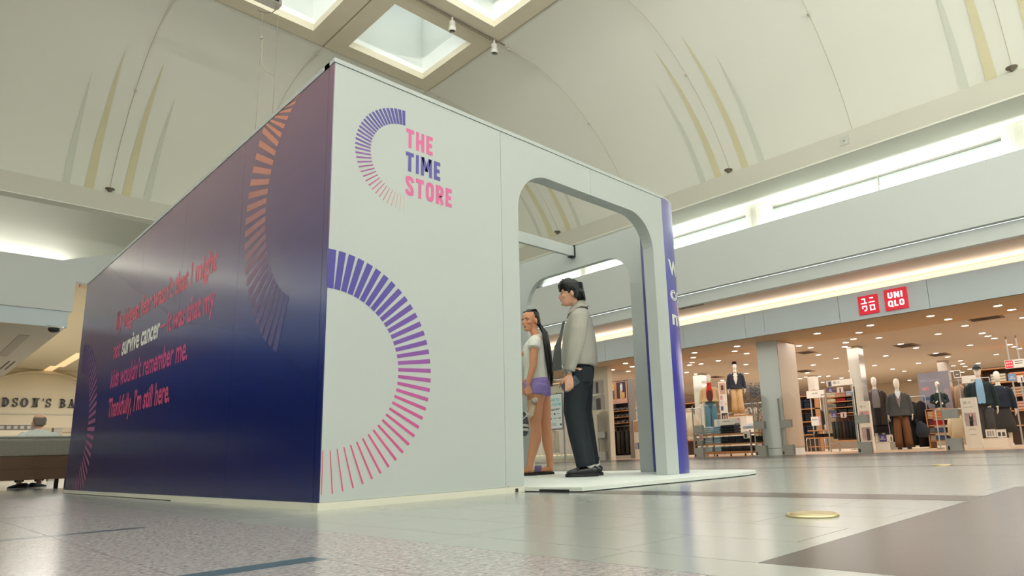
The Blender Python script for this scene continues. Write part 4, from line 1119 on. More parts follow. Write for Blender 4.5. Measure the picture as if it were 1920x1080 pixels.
# ================================================================== OBJECTS OF THE HALL
# upholstered bench, long, seen from behind
bn = thing('lounge_bench', 'long bench with grey upholstered back and dark wood base, behind the booth', 'bench', (-1.4, 9.3, 0))
UPH = mat('grey_boucle', rgb(128, 124, 116), 0.95, var=0.12, scale=45, bump=0.3); UPT = mat('light_boucle', rgb(178, 176, 170), 0.95, var=0.12, scale=45)
BW = mat('walnut_panel', rgb(80, 56, 36), 0.4, var=0.25, scale=2.5)
BX0, BX1 = -3.4, 0.56
def rounded(y0, y1, z0, z1, r): return arc(y1-r, z1-r, r, 0, PI/2, 5)+arc(y0+r, z1-r, r, PI/2, PI, 5)+arc(y0+r, z0+r*.4, r*.4, PI, 1.5*PI, 3)+arc(y1-r*.4, z0+r*.4, r*.4, 1.5*PI, 2*PI, 3)
for k in range(3):
    x0 = BX0+(BX1-BX0)*k/3; x1 = BX0+(BX1-BX0)*(k+1)/3
    MB().prism(rounded(9.0, 9.22, .475, .735, .05), 0, x0+.003, x1-.003).build('back_cushion', UPH, bn)
    MB().prism(rounded(9.01, 9.21, .735, .765, .014), 0, x0+.003, x1-.003).build('top_pad', UPT, bn)
    MB().prism(rounded(9.225, 9.95, .25, .368, .05), 0, x0+.003, x1-.003).build('seat_cushion', UPH, bn)
MB().box(BX0, BX1, 9.01, 9.035, .30, .473).build('base_panel', BW, bn)
MB().box(BX0, BX1, 9.01, 9.035, .145, .297).build('base_panel', BW, bn)
MB().box(BX0, BX1, 9.036, 9.92, .145, .248).build('base_box', BW, bn)
for x in (BX0+.1, -1.4, BX1-.09):
    for y in (9.06, 9.85): MB().box(x-.025, x+.025, y-.025, y+.025, 0, .145).build('leg', M['black'], bn)
# brass floor covers
for (u, v, lab) in ((1523, 967.5, 'round brass floor cover in the light tiles near the taupe field'), (1765, 873, 'small far brass floor cover on the concourse before the shop')):
    c_ = onZ(u, v, 0.0)
    r_ = (onZ(1574, 967, 0)-onZ(1473, 967, 0)).length/2
    d = thing('floor_cover', lab, 'floor cover', (c_.x, c_.y, 0), 0, 'brass floor covers')
    MB().lathe([(r_, 0), (r_, .004), (r_*.96, .0085), (r_*.90, .0098), (r_*.86, .0085), (.001, .0085)], 40, (0, 0, 0)).build('rim', M['brass'], d, True, False)
    MB().lathe([(r_*.84, .0086), (r_*.80, .0108), (.001, .0112)], 36).build('lid', mat('worn_brass', rgb(206, 186, 146), 0.4, metal=0.7, var=0.2, scale=20), d, True, False)
# track and spotlights under the skylight grid
jy = 5.915
tr = thing('light_track', 'thin dark light track along the skylight joint above the booth', 'light track', (5.2, jy-.06, SZ-.05))
MB().box(4.05, 6.33, jy-.075, jy-.045, SZ-.05, SZ-.026).build('rail', mat('track_grey', rgb(120, 112, 100), 0.5), tr)
for k, (u, v) in enumerate(((848, 62), (927, 98))):
    p_ = onY(u, v, jy-.06)
    s_ = thing('spotlight', ('white cylinder spotlight on the ceiling track, seen against the bright skylight' if k == 0 else 'white cylinder spotlight at the vault end of the ceiling track'), 'spotlight', (p_.x, jy-.06, SZ-.052), 0, 'track spotlights')
    MB().lathe([(.055, -.10), (.062, -.11), (.062, -.20), (.070, -.205), (.070, -.30), (.064, -.305), (.058, -.25), (.001, -.245)], 24).build('barrel', mat('spot_white', rgb(206, 204, 196), 0.5), s_, True, False)
    MB().lathe([(.018, 0), (.018, -.10)], 12).build('stem', mat('spot_white', (1, 1, 1, 1)), s_, True, False)
    MB().lathe([(.054, -.262), (.054, -.258), (.001, -.256)], 20).build('lens', mat('dull_lens', rgb(150, 148, 140), 0.3), s_, True, False)
# small sprinkler heads sitting on the cove lip
SPR = mat('sprinkler_brown', rgb(112, 100, 88), 0.5)
def sprinkler(x, y, z, lab):
    t = thing('sprinkler_head', lab, 'sprinkler', (x, y, z), 0, 'sprinkler heads on the cove lip')
    MB().lathe([(.02, 0), (.03, .012), (.05, .05), (.085, .062), (.085, .07), (.001, .072)], 16).build('cone', SPR, t, True, False)
sprinkler(LX-.02, 3.26, LZ1, 'small brown cone sprinkler on the cove lip between two wedges, right of the booth top')
sprinkler(LX-.02, -1.83, LZ1, 'small brown cone sprinkler on the cove lip at the upper right edge')
sprinkler(1.21, LY-.02, LZ1, 'small brown cone sprinkler on the cove lip left of the booth')
q_ = onX(1043, 437, LX); sprinkler(LX-.02, 8.37, LZ1, 'small brown cone sprinkler on the cove lip seen through the front arch')
# square sensor plate on the cove beam
p_ = onX(1583, 264, LX)
t = thing('wall_sensor', 'small square pale sensor plate on the ceiling beam above the clerestory', 'sensor', (LX-.012, p_.y, p_.z))
MB().box(LX-.014, LX-.0005, p_.y-.085, p_.y+.085, p_.z-.085, p_.z+.085).build('plate', mat('sensor_plate', rgb(186, 188, 178), 0.5), t)
MB().ball((LX-.016, p_.y, p_.z), (.012, .022, .022), 10, 6).build('eye', M['grey'], t, True)
# camera dome under the gallery edge
p_ = onZ(104, 611, 3.355)
t = thing('camera_dome', 'black and white dome camera under the gallery edge', 'camera', (p_.x, p_.y+.1, 3.358))
MB().lathe([(.16, 0), (.16, -.03), (.13, -.045), (.001, -.046)], 28).build('ring', mat('dome_white', rgb(214, 216, 212), 0.4), t, True, False)
MB().lathe([(.115, -.0465), (.105, -.09), (.075, -.125), (.001, -.14)], 24).build('dome', M['black'], t, True, False)
# the silver box hung at the skylight with its loose cable, and two hanging wires
p_ = onY(507, 2, 7.0)
t = thing('hanging_equipment_box', 'silver equipment box hanging below the left skylight at the top edge', 'equipment', tuple(p_))
rot = Matrix.Translation((0, 0, 0))
MB().box(-.34, .14, -.10, .10, -.05, .06).build('housing', M['metal'], t, False, False)
MB().box(-.33, .10, -.105, -.1005, -.02, .05).build('front_grille', M['black'], t, False, False)
MB().box(.1405, .16, -.08, .08, -.045, .03).build('end_plate', mat('warm_metal', rgb(206, 192, 176), 0.4, metal=0.4), t, False, False)
for x in (-.30, .10): MB().tube([(x, 0, .06), (x, 0, SZ-.02-p_.z)], .006, 5).build('suspension_wire', M['grey'], t, False, False)
MB().tube([(.10, 0, -.05), (.09, .0, -.12), (.04, .0, -.20), (-.06, 0, -.25), (-.17, 0, -.27), (-.19, 0, -.255)], .008, 6).build('loose_cable', mat('brown_cable', rgb(128, 112, 98), 0.6), t, False, False)
for (u0, v0, v1, lab) in ((479, 66, 246, 'thin hanging wire with a small hook above the booth, the left of two'), (512, 20, 196, 'thin hanging wire above the booth, the right of two')):
    a = onY(u0, v1, 8.0); zt = SZ if a.y < SY1 else prof_z(a.y-SY1)
    t = thing('hanging_wire', lab, 'wire', (a.x, 8.0, SZ-.03), 0, 'hanging wires over the booth')
    MB().tube([(a.x, 8.0, 1.2), (a.x, 8.0, SZ-.02)], .0045, 5).build('wire', mat('wire_tan', rgb(150, 140, 120), 0.6), t)
    zz = onY(u0, 66, 8.0).z
    if u0 < 500:
        MB().tube([(a.x-.01, 8.0, zz), (a.x+.02, 8.0, zz-.04), (a.x+.02, 8.0, zz-.18), (a.x+.03, 8.0, zz-.5), (a.x+.12, 8, zz-.62), (a.x+.26, 8, zz-.64)], .007, 5).build('hook_cable', M['groove'], t)
        MB().ball((a.x, 8.0, zz), (.03, .03, .035), 8, 5).build('clamp', M['grey'], t, True)
# dark metal lettering of the far shop
cH = onY(0, 762, HY-.08).z; capH = onY(0, 745, HY-.08).z-cH
xd0 = onY(3, 755, HY-.08).x; xa1 = onY(137, 757, HY-.08).x
sg_ = thing('shop_lettering', "dark serif lettering HUDSON'S BAY on the far cream wall", 'sign', (xd0, HY-.05, cH))
INK = mat('dark_bronze_letters', rgb(40, 36, 34), 0.45)
def serif(ch, x, wd, cap):
    """one letter with thick stems, thin joins and slab serifs, front plane z up, x right"""
    m = MB(); s, th = .21*wd+.02, .055*cap+.012; F, Bk = HY-.10, HY-.05
    def bar(x0, z0, x1, z1, w_):
        d = Vector((x1-x0, z1-z0)); nrm = Vector((-d.y, d.x)).normalized()*w_/2
        m.prism([(x+x0+nrm.x, cH+z0+nrm.y), (x+x0-nrm.x, cH+z0-nrm.y), (x+x1-nrm.x, cH+z1-nrm.y), (x+x1+nrm.x, cH+z1+nrm.y)], 1, F, Bk)
    def serifs(*xs):
        for sx in xs:
            for z in (th*.5, cap-th*.5): bar(sx-s*.9, z, sx+s*.9, z, th)
    def bowl(cx, cz, rx, rz, a0, a1, wmax, wmin, nn=14):
        for i in range(nn):
            a, c2 = a0+(a1-a0)*i/nn, a0+(a1-a0)*(i+1)/nn
            wm_ = wmin+(wmax-wmin)*abs(math.cos((a+c2)/2))
            bar(cx+rx*math.cos(a), cz+rz*math.sin(a), cx+rx*math.cos(c2)*1.001, cz+rz*math.sin(c2)*1.001, wm_)
    c = cap
    if ch == 'H': bar(s, 0, s, c, s); bar(wd-s, 0, wd-s, c, s); bar(s, c/2, wd-s, c/2, th); serifs(s, wd-s)
    if ch == 'U': bar(s, c*.35, s, c, s); bar(wd-s, c*.35, wd-s, c, th*1.3); bowl(wd/2, c*.35, wd/2-s, c*.35-th*.5, PI, 2*PI, s*.9, th); bar(0, c-th/2, s*2, c-th/2, th); bar(wd-2*s, c-th/2, wd, c-th/2, th)
    if ch == 'D': bar(s, 0, s, c, s); bowl(s, c/2, wd-s*1.6, c/2-th/2, -PI/2, PI/2, s, th); serifs(s)
    if ch == 'S': bowl(wd/2, c*.73, wd*.34, c*.27-th/2, .3, 1.5*PI, s*.75, th); bowl(wd/2, c*.27, wd*.36, c*.27-th/2, -PI+.3, PI/2, s*.75, th); bar(wd*.84, c*.68, wd*.84, c, th); bar(wd*.13, 0, wd*.13, c*.32, th)
    if ch == 'O': bowl(wd/2, c/2, wd/2-s*.6, c/2-th/2, 0, 2*PI, s, th, 22)
    if ch == 'N': bar(s, 0, s, c, th); bar(s, c-.01, wd-s, .01, s); bar(wd-s, 0, wd-s, c, th); serifs(s); bar(wd-2*s, c-th/2, wd, c-th/2, th)
    if ch == '\u2019': bar(s, c, s*.7, c*.72, s*.8)
    if ch == 'B': bar(s, 0, s, c, s); bowl(s, c*.74, wd*.5, c*.26-th/2, -PI/2, PI/2, s*.9, th); bowl(s, c*.27, wd*.6, c*.27-th/2, -PI/2, PI/2, s, th); serifs(s)
    if ch == 'A': bar(s*.7, 0, wd/2, c, th); bar(wd/2, c, wd-s*.7, 0, s); bar(wd*.25, c*.34, wd*.72, c*.34, th); bar(0, th/2, s*1.6, th/2, th); bar(wd-s*1.7, th/2, wd, th/2, th)
    if ch == 'Y': bar(s*.5, c, wd/2, c*.45, s); bar(wd-s*.5, c, wd/2, c*.45, th); bar(wd/2, 0, wd/2, c*.45, s); bar(0, c-th/2, s*1.6, c-th/2, th)
    m.build('letter', INK, sg_)
ADV = {'H': 1.25, 'U': 1.2, 'D': 1.2, 'S': .92, 'O': 1.3, 'N': 1.25, '\u2019': .42, 'B': 1.05, 'A': 1.2, 'Y': 1.1, ' ': .75}
seq = "HUDSON\u2019S BAY"
tot = sum(ADV[c_] for c_ in 'DSON\u2019S B')+.55*1.2
unit = (xa1-xd0)/tot
x_ = xd0-unit*(ADV['H']+ADV['U'])
for c_ in seq:
    if c_ != ' ': serif(c_, x_, unit*ADV[c_]*.74, capH)
    x_ += unit*ADV[c_]
# low dark counter and grey block in front of the far shop
a, b_ = onY(4, 806, 26.0), onY(76, 797, 26.0)
t = thing('display_counter', 'long low dark counter in front of the far shop', 'counter', ((a.x+b_.x)/2, 26.3, 0))
MB().box(a.x-3, b_.x, 26.0, 26.6, 0, a.z).build('body', mat('counter_beige', rgb(190, 178, 154), 0.6), t)
MB().box(a.x-3, b_.x, 25.99, 26.6, a.z+.001, b_.z).build('dark_top', mat('counter_dark', rgb(84, 80, 74), 0.5), t)
for k in range(9):
    xx = a.x-.6+k*(b_.x-a.x+.6)/9
    MB().box(xx, xx+.10, 25.985, 25.9895, a.z+.03, b_.z-.03).build('louvre', mat('louvre_grey', rgb(150, 144, 134), 0.5), t)
a, b_ = onY(100, 818, 22.0), onY(118, 802, 22.0)
t = thing('display_block', 'small grey box beside the shoulder of the seated person, further off', 'display block', ((a.x+b_.x)/2, 22.2, 0))
MB().box(a.x, b_.x, 22, 22.4, 0, b_.z-.012).build('body', mat('block_grey', rgb(150, 142, 130), 0.6), t)
MB().box(a.x-.01, b_.x+.01, 21.99, 22.41, b_.z-.011, b_.z).build('top', mat('block_grey2', rgb(172, 164, 150), 0.6), t)
# notice stand seen between the two standing people
SXP = 8.6
p0, p1 = onX(1045, 870, SXP), onX(1052, 803, SXP)
p_ = onZ(1052, 871.5, 0.0)
SXP = p_.x; tl = onX(1030, 741, SXP); brr = onX(1055.5, 803, SXP); tr_ = onX(1055, 740, SXP); yl = onX(1026, 790, SXP).y
yc = onX(1058, 871, SXP).y
ns = thing('notice_stand', 'framed notice board on a slim steel floor stand between the two standing people', 'sign', (SXP, yc, 0))
W0 = brr.y; W1 = W0+.52*(brr.z*0+1)*(tl.z-brr.z)/.72*.80
z0, z1 = brr.z, tl.z
MB().box(SXP-.012, SXP+.012, W0-.02, W1+.02, z0-.02, z1+.02).build('frame', mat('stand_frame', rgb(120, 118, 114), 0.4, metal=.5), ns)
nb = MB().box(SXP-.014, SXP-.0125, W0, W1, z0, z1).build('notice', mat('notice_white', rgb(222, 230, 228), 0.4), ns)
MB().box(SXP-.0155, SXP-.0145, W0, W1, z0, z0+.02).build('pink_edge', mat('notice_pink', rgb(226, 196, 206), 0.4), nb)
cy_ = mat('notice_cyan', rgb(98, 196, 208), 0.4)
ww = (W1-W0)
hh = z1-z0
letters('THANK YOU', (SXP-.0155, W1-.12*ww, z1-.20*hh), (0, -1, 0), (0, 0, 1), ww*.74, hh*.085, .03).build('lettering', cy_, nb)
letters('FOR YOUR TIME', (SXP-.0155, W1-.03*ww, z1-.335*hh), (0, -1, 0), (0, 0, 1), ww*.92, hh*.085, .03).build('lettering', cy_, nb)
for (fx, fz, fw, fh, c_) in ((.15, .42, .72, .015, 'ink'), (.2, .45, .6, .015, 'ink'), (.44, .54, .09, .06, 'ink'), (.15, .56, .18, .02, 'grey'), (.64, .56, .2, .02, 'grey'), (.06, .68, .2, .05, 'blue'), (.36, .69, .28, .02, 'grey'), (.72, .68, .2, .04, 'grey'), (.1, .84, .5, .012, 'grey'), (.1, .87, .5, .012, 'grey'), (.1, .90, .5, .012, 'grey'), (.84, .86, .12, .05, 'ink')):
    mm = {'ink': M['ink'], 'grey': mat('print_grey', rgb(150, 156, 158), 0.5), 'blue': mat('print_blue', rgb(70, 110, 170), 0.5)}[c_]
    MB().box(SXP-.0155, SXP-.0145, W1-(fx+fw)*ww, W1-fx*ww, z1-(fz+fh)*hh, z1-fz*hh).build('print_block', mm, nb)
MB().box(SXP-.01, SXP+.01, W0-.05, W0-.022, .02, z1+.02).build('post', M['metal'], ns)
MB().box(SXP-.16, SXP+.16, W0-.30, W0+.32, .0, .012).build('base_plate', M['grey'], ns)
# ================================================================== THE CLOTHES SHOP
CEILZ = {0: 2.69, 1: 2.72}
dl = [(1302,661),(1300,670),(1297.5,679.5),(1293,684),(1314.5,682),(1346.7,676),(1377.5,658),(1382,648.7),(1400,662.5),(1398.7,683),(1399.5,699.7),(1287.5,698),(1305,701),(1307.5,710),(1354,713),(1498,648),(1520,651.5),(1532,625),(1534.5,665),(1568,671.5),(1524.7,684),(1585.5,642),(1583.7,650),(1513.7,699),(1511,706.5),(1520,707.5),(1536,705.5),(1553,705),(1595,695),(1578,708.5),(1500.5,709.7),(1542.5,716.7),(1631.6,609.5),(1610.7,623),(1600,635.5),(1648,633),(1744.5,592),(1777.8,598),(1809,610.6),(1870.7,572.7),(1897,580),(1918.7,595),(1841.5,624.4),(1852.6,629.8),(1864.5,634),(1759,626),(1689,644.7),(1717.7,652),(1660.6,667),(1819,647),(1893,645.8),(1901.6,650),(1911,653.4),(1754.8,662),(1777,669),(1868,664.5),(1770,676.7),(1801,676),(1639.5,685),(1673.6,691.8),(1695.6,695.6),(1722,680.7),(1787.5,685.7),(1804.4,682),(1809.7,686.7),(1818,692),(1784,695.6),(1805,697.5),(1834,681),(1866.8,693),(1874,698.7),(1705,713),(1701,715.6),(1173,681),(1185.5,687),(1148.5,693),(1177.8,696),(1176,730),(1182,744),(1190,761)]
dlp = None
for (u, v) in dl:
    p_ = onZ(u, v, 2.69); zc = 2.69
    if p_.x > 14.2: p_ = onZ(u, v, 2.718); zc = 2.72
    if p_.x > 28.8 or p_.x < 12.3 or p_.y > 14.3: continue
    if dlp is None:
        dlp = thing('downlight', 'small round lit downlight in the shop ceiling', 'ceiling light', (p_.x, p_.y, zc), 0, 'downlights in the shop ceiling')
        MB().lathe([(.095, 0), (.095, -.006), (.078, -.010), (.076, -.003)], 16).build('ring', mat('downlight_ring', rgb(220, 210, 196), 0.5), dlp, True, False)
        MB().lathe([(.075, -.004), (.07, -.009), (.001, -.010)], 14).build('lens', M['lamp'], dlp, True, False)
    else: copy_tree(dlp, (p_.x, p_.y, zc))
for k, (u, v, w_, d_) in enumerate(((1847, 596, .62, .62), (1700, 648, .7, .5), (1762, 665, .7, .5), (1512, 661, .5, .4), (1508, 696, .7, .5), (1342, 707, .6, .4))):
    p_ = onZ(u, v, 2.715)
    t = thing('air_vent', ['square grey air vent in the shop ceiling at far right', 'air vent in the shop ceiling above the mannequin in the long brown coat', 'air vent in the shop ceiling above the grey cashmere board', 'round dark vent just right of the square pier', 'far air vent right of the square pier near the shelves', 'air vent left of the dark blazer mannequin'][k], 'air vent', (p_.x, p_.y, 2.72))
    MB().box(-w_/2, w_/2, -d_/2, d_/2, -.012, -.001).build('frame', mat('vent_frame', rgb(150, 130, 110), 0.6), t, False, False)
    for i in range(4): MB().box(-w_/2+.05+i*(w_-.1)/4, -w_/2+.05+i*(w_-.1)/4+.05, -d_/2+.05, d_/2-.05, -.022, -.0125).build('louvre', mat('vent_dark', rgb(96, 84, 74), 0.6), t, False, False)
# ------------------------------------------------------------------ the red sign
a, b_ = onX(1609, 590, FX-.05), onX(1645, 541, FX-.05)
zc0 = onX(1628, 589.5, FX-.05).z; zc1 = onX(1626, 545, FX-.05).z
ya, yb = onX(1609, 568, FX-.05).y, onX(1645.5, 566, FX-.05).y
yc2, yd = onX(1658.5, 564, FX-.05).y, onX(1701, 559, FX-.05).y
us = thing('shop_sign', 'two lit red square signs with white letters on the shop fascia', 'sign', (FX-.03, (ya+yd)/2, zc0))
def sq(y0, y1, rows, name, kana=None):
    zz0 = onX((1627 if kana else 1680), 588.5 if kana else 580, FX-.05).z; zz1 = zz0+(y0-y1)*1.0
    bx = MB().box(FX-.05, FX-.001, y1, y0, zz0, zz1).build('red_square', M['red'], us)
    s_ = y0-y1
    if not kana:
        grot('UNI', s_*.66, s_*.29, lambda a, b: (FX-.0515, y0-.16*s_-a, zz0+.55*s_+b), stroke=.20).build('lettering', M['signwhite'], bx)
        grot('QLO', s_*.72, s_*.29, lambda a, b: (FX-.0515, y0-.14*s_-a, zz0+.16*s_+b), stroke=.20).build('lettering', M['signwhite'], bx)
    else:
        m = MB(); t_ = .06
        def st_(x0, z0, x1, z1): m.box(FX-.053, FX-.0505, y0-max(x0, x1)*s_, y0-min(x0, x1)*s_, zz0+min(z0, z1)*s_, zz0+max(z0, z1)*s_)
        st_(.18, .80, .38, .80+t_); st_(.32, .60, .32+t_, .80); st_(.13, .56, .46, .56+t_)            # yu
        st_(.60, .80, .80, .80+t_); st_(.54, .58, .86, .58+t_)                                        # ni
        st_(.18, .40, .44, .40+t_); st_(.18, .30, .18+t_, .40); st_(.38, .22, .38+t_, .40); st_(.28, .16, .40, .16+t_)  # ku
        st_(.58, .40, .84, .40+t_); st_(.58, .16, .84, .16+t_); st_(.58, .16, .58+t_, .46); st_(.78, .16, .84, .46)     # ro
        m.build('lettering', M['signwhite'], bx)
sq(ya, yb, None, '', True); sq(yc2, yd, None, '')
# ------------------------------------------------------------------ security gates
gp = None
for k, (u, v, vt, lab) in enumerate(((1312, 859, 757, 'clear security gate left of the folded jeans table'), (1428, 855, 742, 'clear security gate just left of the square pier'), (1478, 853.5, 738, 'clear security gate just right of the square pier'), (1622, 849.5, 722, 'clear security gate in front of the grey white column'), (1790, 844.5, 706, 'clear security gate in front of the cashmere board'), (1130, 865, 778, 'clear security gate by the two black and white posters'))):
    p_ = onX(u, v, 12.95); h_ = 1.42
    if gp is None:
        gp = thing('security_gate', lab, 'security gate', (p_.x, p_.y, 0), 0, 'security gates at the shop entrance')
        MB().box(-.012, .012, .11, .135, 0, 1.30).build('post', M['grey'], gp, False, False)
        MB().prism([(-.30, .02), (.115, .02), (.115, 1.30)]+arc(-.10, 1.22, .20, PI/2, PI, 6)[0:]+[(-.30, 1.22)], 0, -.006, .006).build('panel', M['acrylic'], gp, False, False)
        MB().box(-.05, .05, -.16, .105, .62, .80).build('middle_box', M['grey'], gp, False, False)
        MB().box(-.06, .06, -.16, .115, 0, .235).build('base_box', M['grey'], gp, False, False)
        MB().box(-.066, -.0605, .06, .09, .02, .09).build('socket', M['black'], gp, False, False)
    else: copy_tree(gp, (p_.x, p_.y, 0), None, lab)
# ------------------------------------------------------------------ mannequins
mb = MB()
mb.loft([(0, 0, .82, .09, .14), (-.01, 0, .92, .105, .155), (0, 0, 1.08, .08, .12), (.01, 0, 1.27, .105, .155), (-.005, 0, 1.42, .085, .18), (-.012, 0, 1.475, .05, .07), (-.01, 0, 1.52, .048, .05), (.0, 0, 1.60, .045, .047)], 16)
mb.loft([(.012, 0, 1.575, .03, .03), (.016, 0, 1.60, .06, .05), (.012, 0, 1.65, .085, .066), (.004, 0, 1.72, .095, .074), (-.004, 0, 1.79, .088, .068), (-.006, 0, 1.83, .055, .045), (-.006, 0, 1.845, .02, .02)], 16)
for sg in (-1, 1):
    mb.loft([(0, sg*.085, .90, .085, .085), (.01, sg*.09, .68, .068, .068), (.005, sg*.092, .48, .05, .05), (-.01, sg*.092, .30, .048, .045), (-.015, sg*.092, .09, .032, .032), (-.02, sg*.092, .04, .034, .034)], 12)
    mb.loft([(-.05, sg*.092, .035, .028, .03), (.05, sg*.096, .035, .024, .04), (.15, sg*.10, .022, .012, .034)], 10)
    mb.loft([(-.005, sg*.15, 1.42, .05, .05), (-.01, sg*.215, 1.36, .045, .045), (-.03, sg*.255, 1.13, .038, .038), (.0, sg*.275, .92, .027, .027), (.01, sg*.278, .88, .022, .03)], 10)
    hand(mb, (.01, sg*.278, .87), (.08, sg*.02, -1), (0, -sg, 0), [(.15, .3, .2), (.2, .35, .2), (.25, .35, .2), (.3, .4, .2)], .95, sg)
MANN = remesh(mb, .0085, 3, 'mannequin_body', [M['mann']])
def cloth(name, r, g, b, var=.08, scale=25): return mat(name, rgb(r, g, b), .88, var=var, scale=scale)
def top_garment(z_hem, flare=0.0, fat=1.0, sleeve=.90):
    t = MB(); k = fat
    t.loft([(0, 0, z_hem, (.145+flare)*k, (.185+flare)*k), (0, 0, (z_hem+1.08)/2+.05, (.135+flare*.5)*k, (.18+flare*.5)*k), (.008, 0, 1.25, .135*k, .188*k), (-.003, 0, 1.38, .108*k, .195*k), (-.010, 0, 1.445, .080, .140), (-.012, 0, 1.485, .058, .070)], 18)
    for sg in (-1, 1):
        t.loft([(-.005, sg*.14, 1.41, .068, .062), (-.01, sg*.222, 1.355, .070*k, .062), (-.03, sg*.268, 1.13, .066*k, .058), (-.002, sg*.286, sleeve, .052*k, .046)], 12)
    return remesh(t, .016, 3, 'top', [M['paper']])
TOPS = {}
def top_mesh(key, *a):
    if key not in TOPS: TOPS[key] = top_garment(*a)
    return TOPS[key]
def legs_garment(mbx, z_top, z_hem, w_top, w_hem, apart=.088):
    mbx.loft([(-.008, 0, z_top+.04, .108, .138), (-.01, 0, z_top-.04, .120, .155), (-.006, 0, z_top-.16, .108, .150)], 16)
    for sg in (-1, 1):
        mbx.loft([(-.004, sg*.080, z_top-.10, w_top, w_top*.90), (.01, sg*apart, z_top-.45, w_top*.9, w_top*.86), (-.006, sg*(apart+.004), (z_hem+z_top-.45)/2, (w_hem+w_top*.9)/2, (w_hem+w_top*.86)/2), (-.012, sg*(apart+.006), z_hem, w_hem, w_hem)], 14)
    return mbx
def front_v(zs, x_of, halfw, m, name, par):
    rows = []
    x_of, halfw = [a+.014 for a in x_of], [h*1.4 for h in halfw]
    for z, hw, dx in zip(zs, halfw, x_of):
        rows.append([(dx-.35*(y*y)/max(.02, .19), y, z) for y in (-hw, -hw*.5, 0, hw*.5, hw)])
    return MB().grid(rows).build(name, m, par, True, False)
mann_n = [0]
def mannequin(label, x, y, z=0.0, s=1.0, face=None):
    if face is None: face = math.atan2(CAM.y-y, CAM.x-x)
    t = thing('mannequin', label, 'mannequin', (x, y, z), face, 'shop mannequins')
    t.scale = (s, s, s)
    link_mesh('body', MANN, t)
    return t
def wear(t, key, spec, name, m):
    me = top_mesh(key, *spec).copy(); me.materials.clear(); me.materials.append(m)
    return link_mesh(name, me, t)
def at_h(u, vb, vt, h):
    """floor point of an upright thing of height h that shows between two rows of the photograph"""
    d0, d1 = ray(u, vb), ray(u, vt); k = h/(d1.z-d0.z); return CAM+d0*k
# dark blazer and wide khaki trousers, on the raised stand
P1 = at_h(1385, 779, 675, 1.84)
P1 = CAM+(P1-CAM)*.868
mz = P1.z; s1 = .86
st1 = thing('mannequin_plinth', 'white plinth behind the jeans table under the dark blazer mannequin', 'plinth', (P1.x, P1.y, 0))
MB().box(-.19, .24, -.35, .40, 0, mz-.03).build('box', M['paper'], st1, False, False); MB().box(-.20, .25, -.36, .41, mz-.029, mz-.001).build('top', M['shelfwood'], st1, False, False)
t = mannequin('mannequin in a dark navy blazer and wide khaki trousers beside the blue tree', P1.x, P1.y, mz, s1)
jk = wear(t, 'blazer', (.90, .02, 1.05), 'blazer', cloth('navy_wool', 38, 44, 54))
front_v([1.46, 1.36, 1.24, 1.12, 1.05], [.082, .128, .150, .152, .154], [.052, .055, .045, .022, .004], cloth('cream_shirt', 214, 204, 184), 'shirt_front', t)
for sg in (-1, 1): MB().grid([[(.10, sg*.055, 1.455), (.075, sg*.10, 1.44)], [(.150, sg*.050, 1.30), (.138, sg*.105, 1.33)], [(.164, sg*.006, 1.06), (.160, sg*.03, 1.10)]]).build('lapel', cloth('navy_wool', 0, 0, 0), jk, True, False)
MB().lathe([(.050, 1.50), (.058, 1.465), (.062, 1.45)], 14).build('neckerchief', cloth('grey_knit', 146, 142, 134), t, True, False)
legs_garment(MB(), .98, .07, .125, .135).build('trousers', cloth('khaki_twill', 196, 160, 112), t, True, False)
hr = MB().loft([(-.03, 0, 1.70, .080, .084), (-.016, 0, 1.75, .100, .088), (-.006, 0, 1.79, .108, .086), (-.008, 0, 1.84, .086, .068), (-.01, 0, 1.872, .04, .035)], 16); hr.build('hair', M['hairblack'], t, True, False)
# cream jacket, red roll-neck, blue jeans
P2 = onX(1327.5, 702, 15.95); p2z = P2.z-1.845; P2.z = 0
pq = thing('mannequin_plinth', 'low white plinth hidden behind the jeans table under the red turtleneck mannequin', 'plinth', (P2.x, P2.y, 0))
MB().box(-.22, .26, -.32, .32, 0, p2z-.02).build('box', M['paper'], pq, False, False); MB().box(-.23, .27, -.33, .33, p2z-.019, p2z-.001).build('top', M['paper'], pq, False, False)
t = mannequin('mannequin in a beige jacket, red turtleneck and blue jeans by the mirrored column', P2.x, P2.y, p2z, 1.0)
wear(t, 'jacketw', (1.0, .05, 1.06, .96), 'jacket', cloth('beige_twill', 192, 164, 124))
front_v([1.50, 1.42, 1.33, 1.22, 1.12, 1.03, .99], [.066, .112, .140, .158, .166, .175, .184], [.045, .05, .068, .075, .070, .05, .035], cloth('red_knit', 178, 40, 26), 'turtleneck_front', t)
front_v([1.34, 1.26, 1.16, 1.06, .99], [.141, .157, .167, .176, .188], [.035, .058, .060, .052, .035], cloth('wine_knit', 78, 40, 40), 'vest_front', t)
MB().lathe([(.056, 1.585), (.064, 1.57), (.066, 1.51), (.085, 1.47)], 16).build('roll_neck', cloth('red_knit', 0, 0, 0), t, True, False)
legs_garment(MB(), .98, .06, .115, .105).build('jeans', cloth('blue_denim', 82, 122, 138, .15), t, True, False)
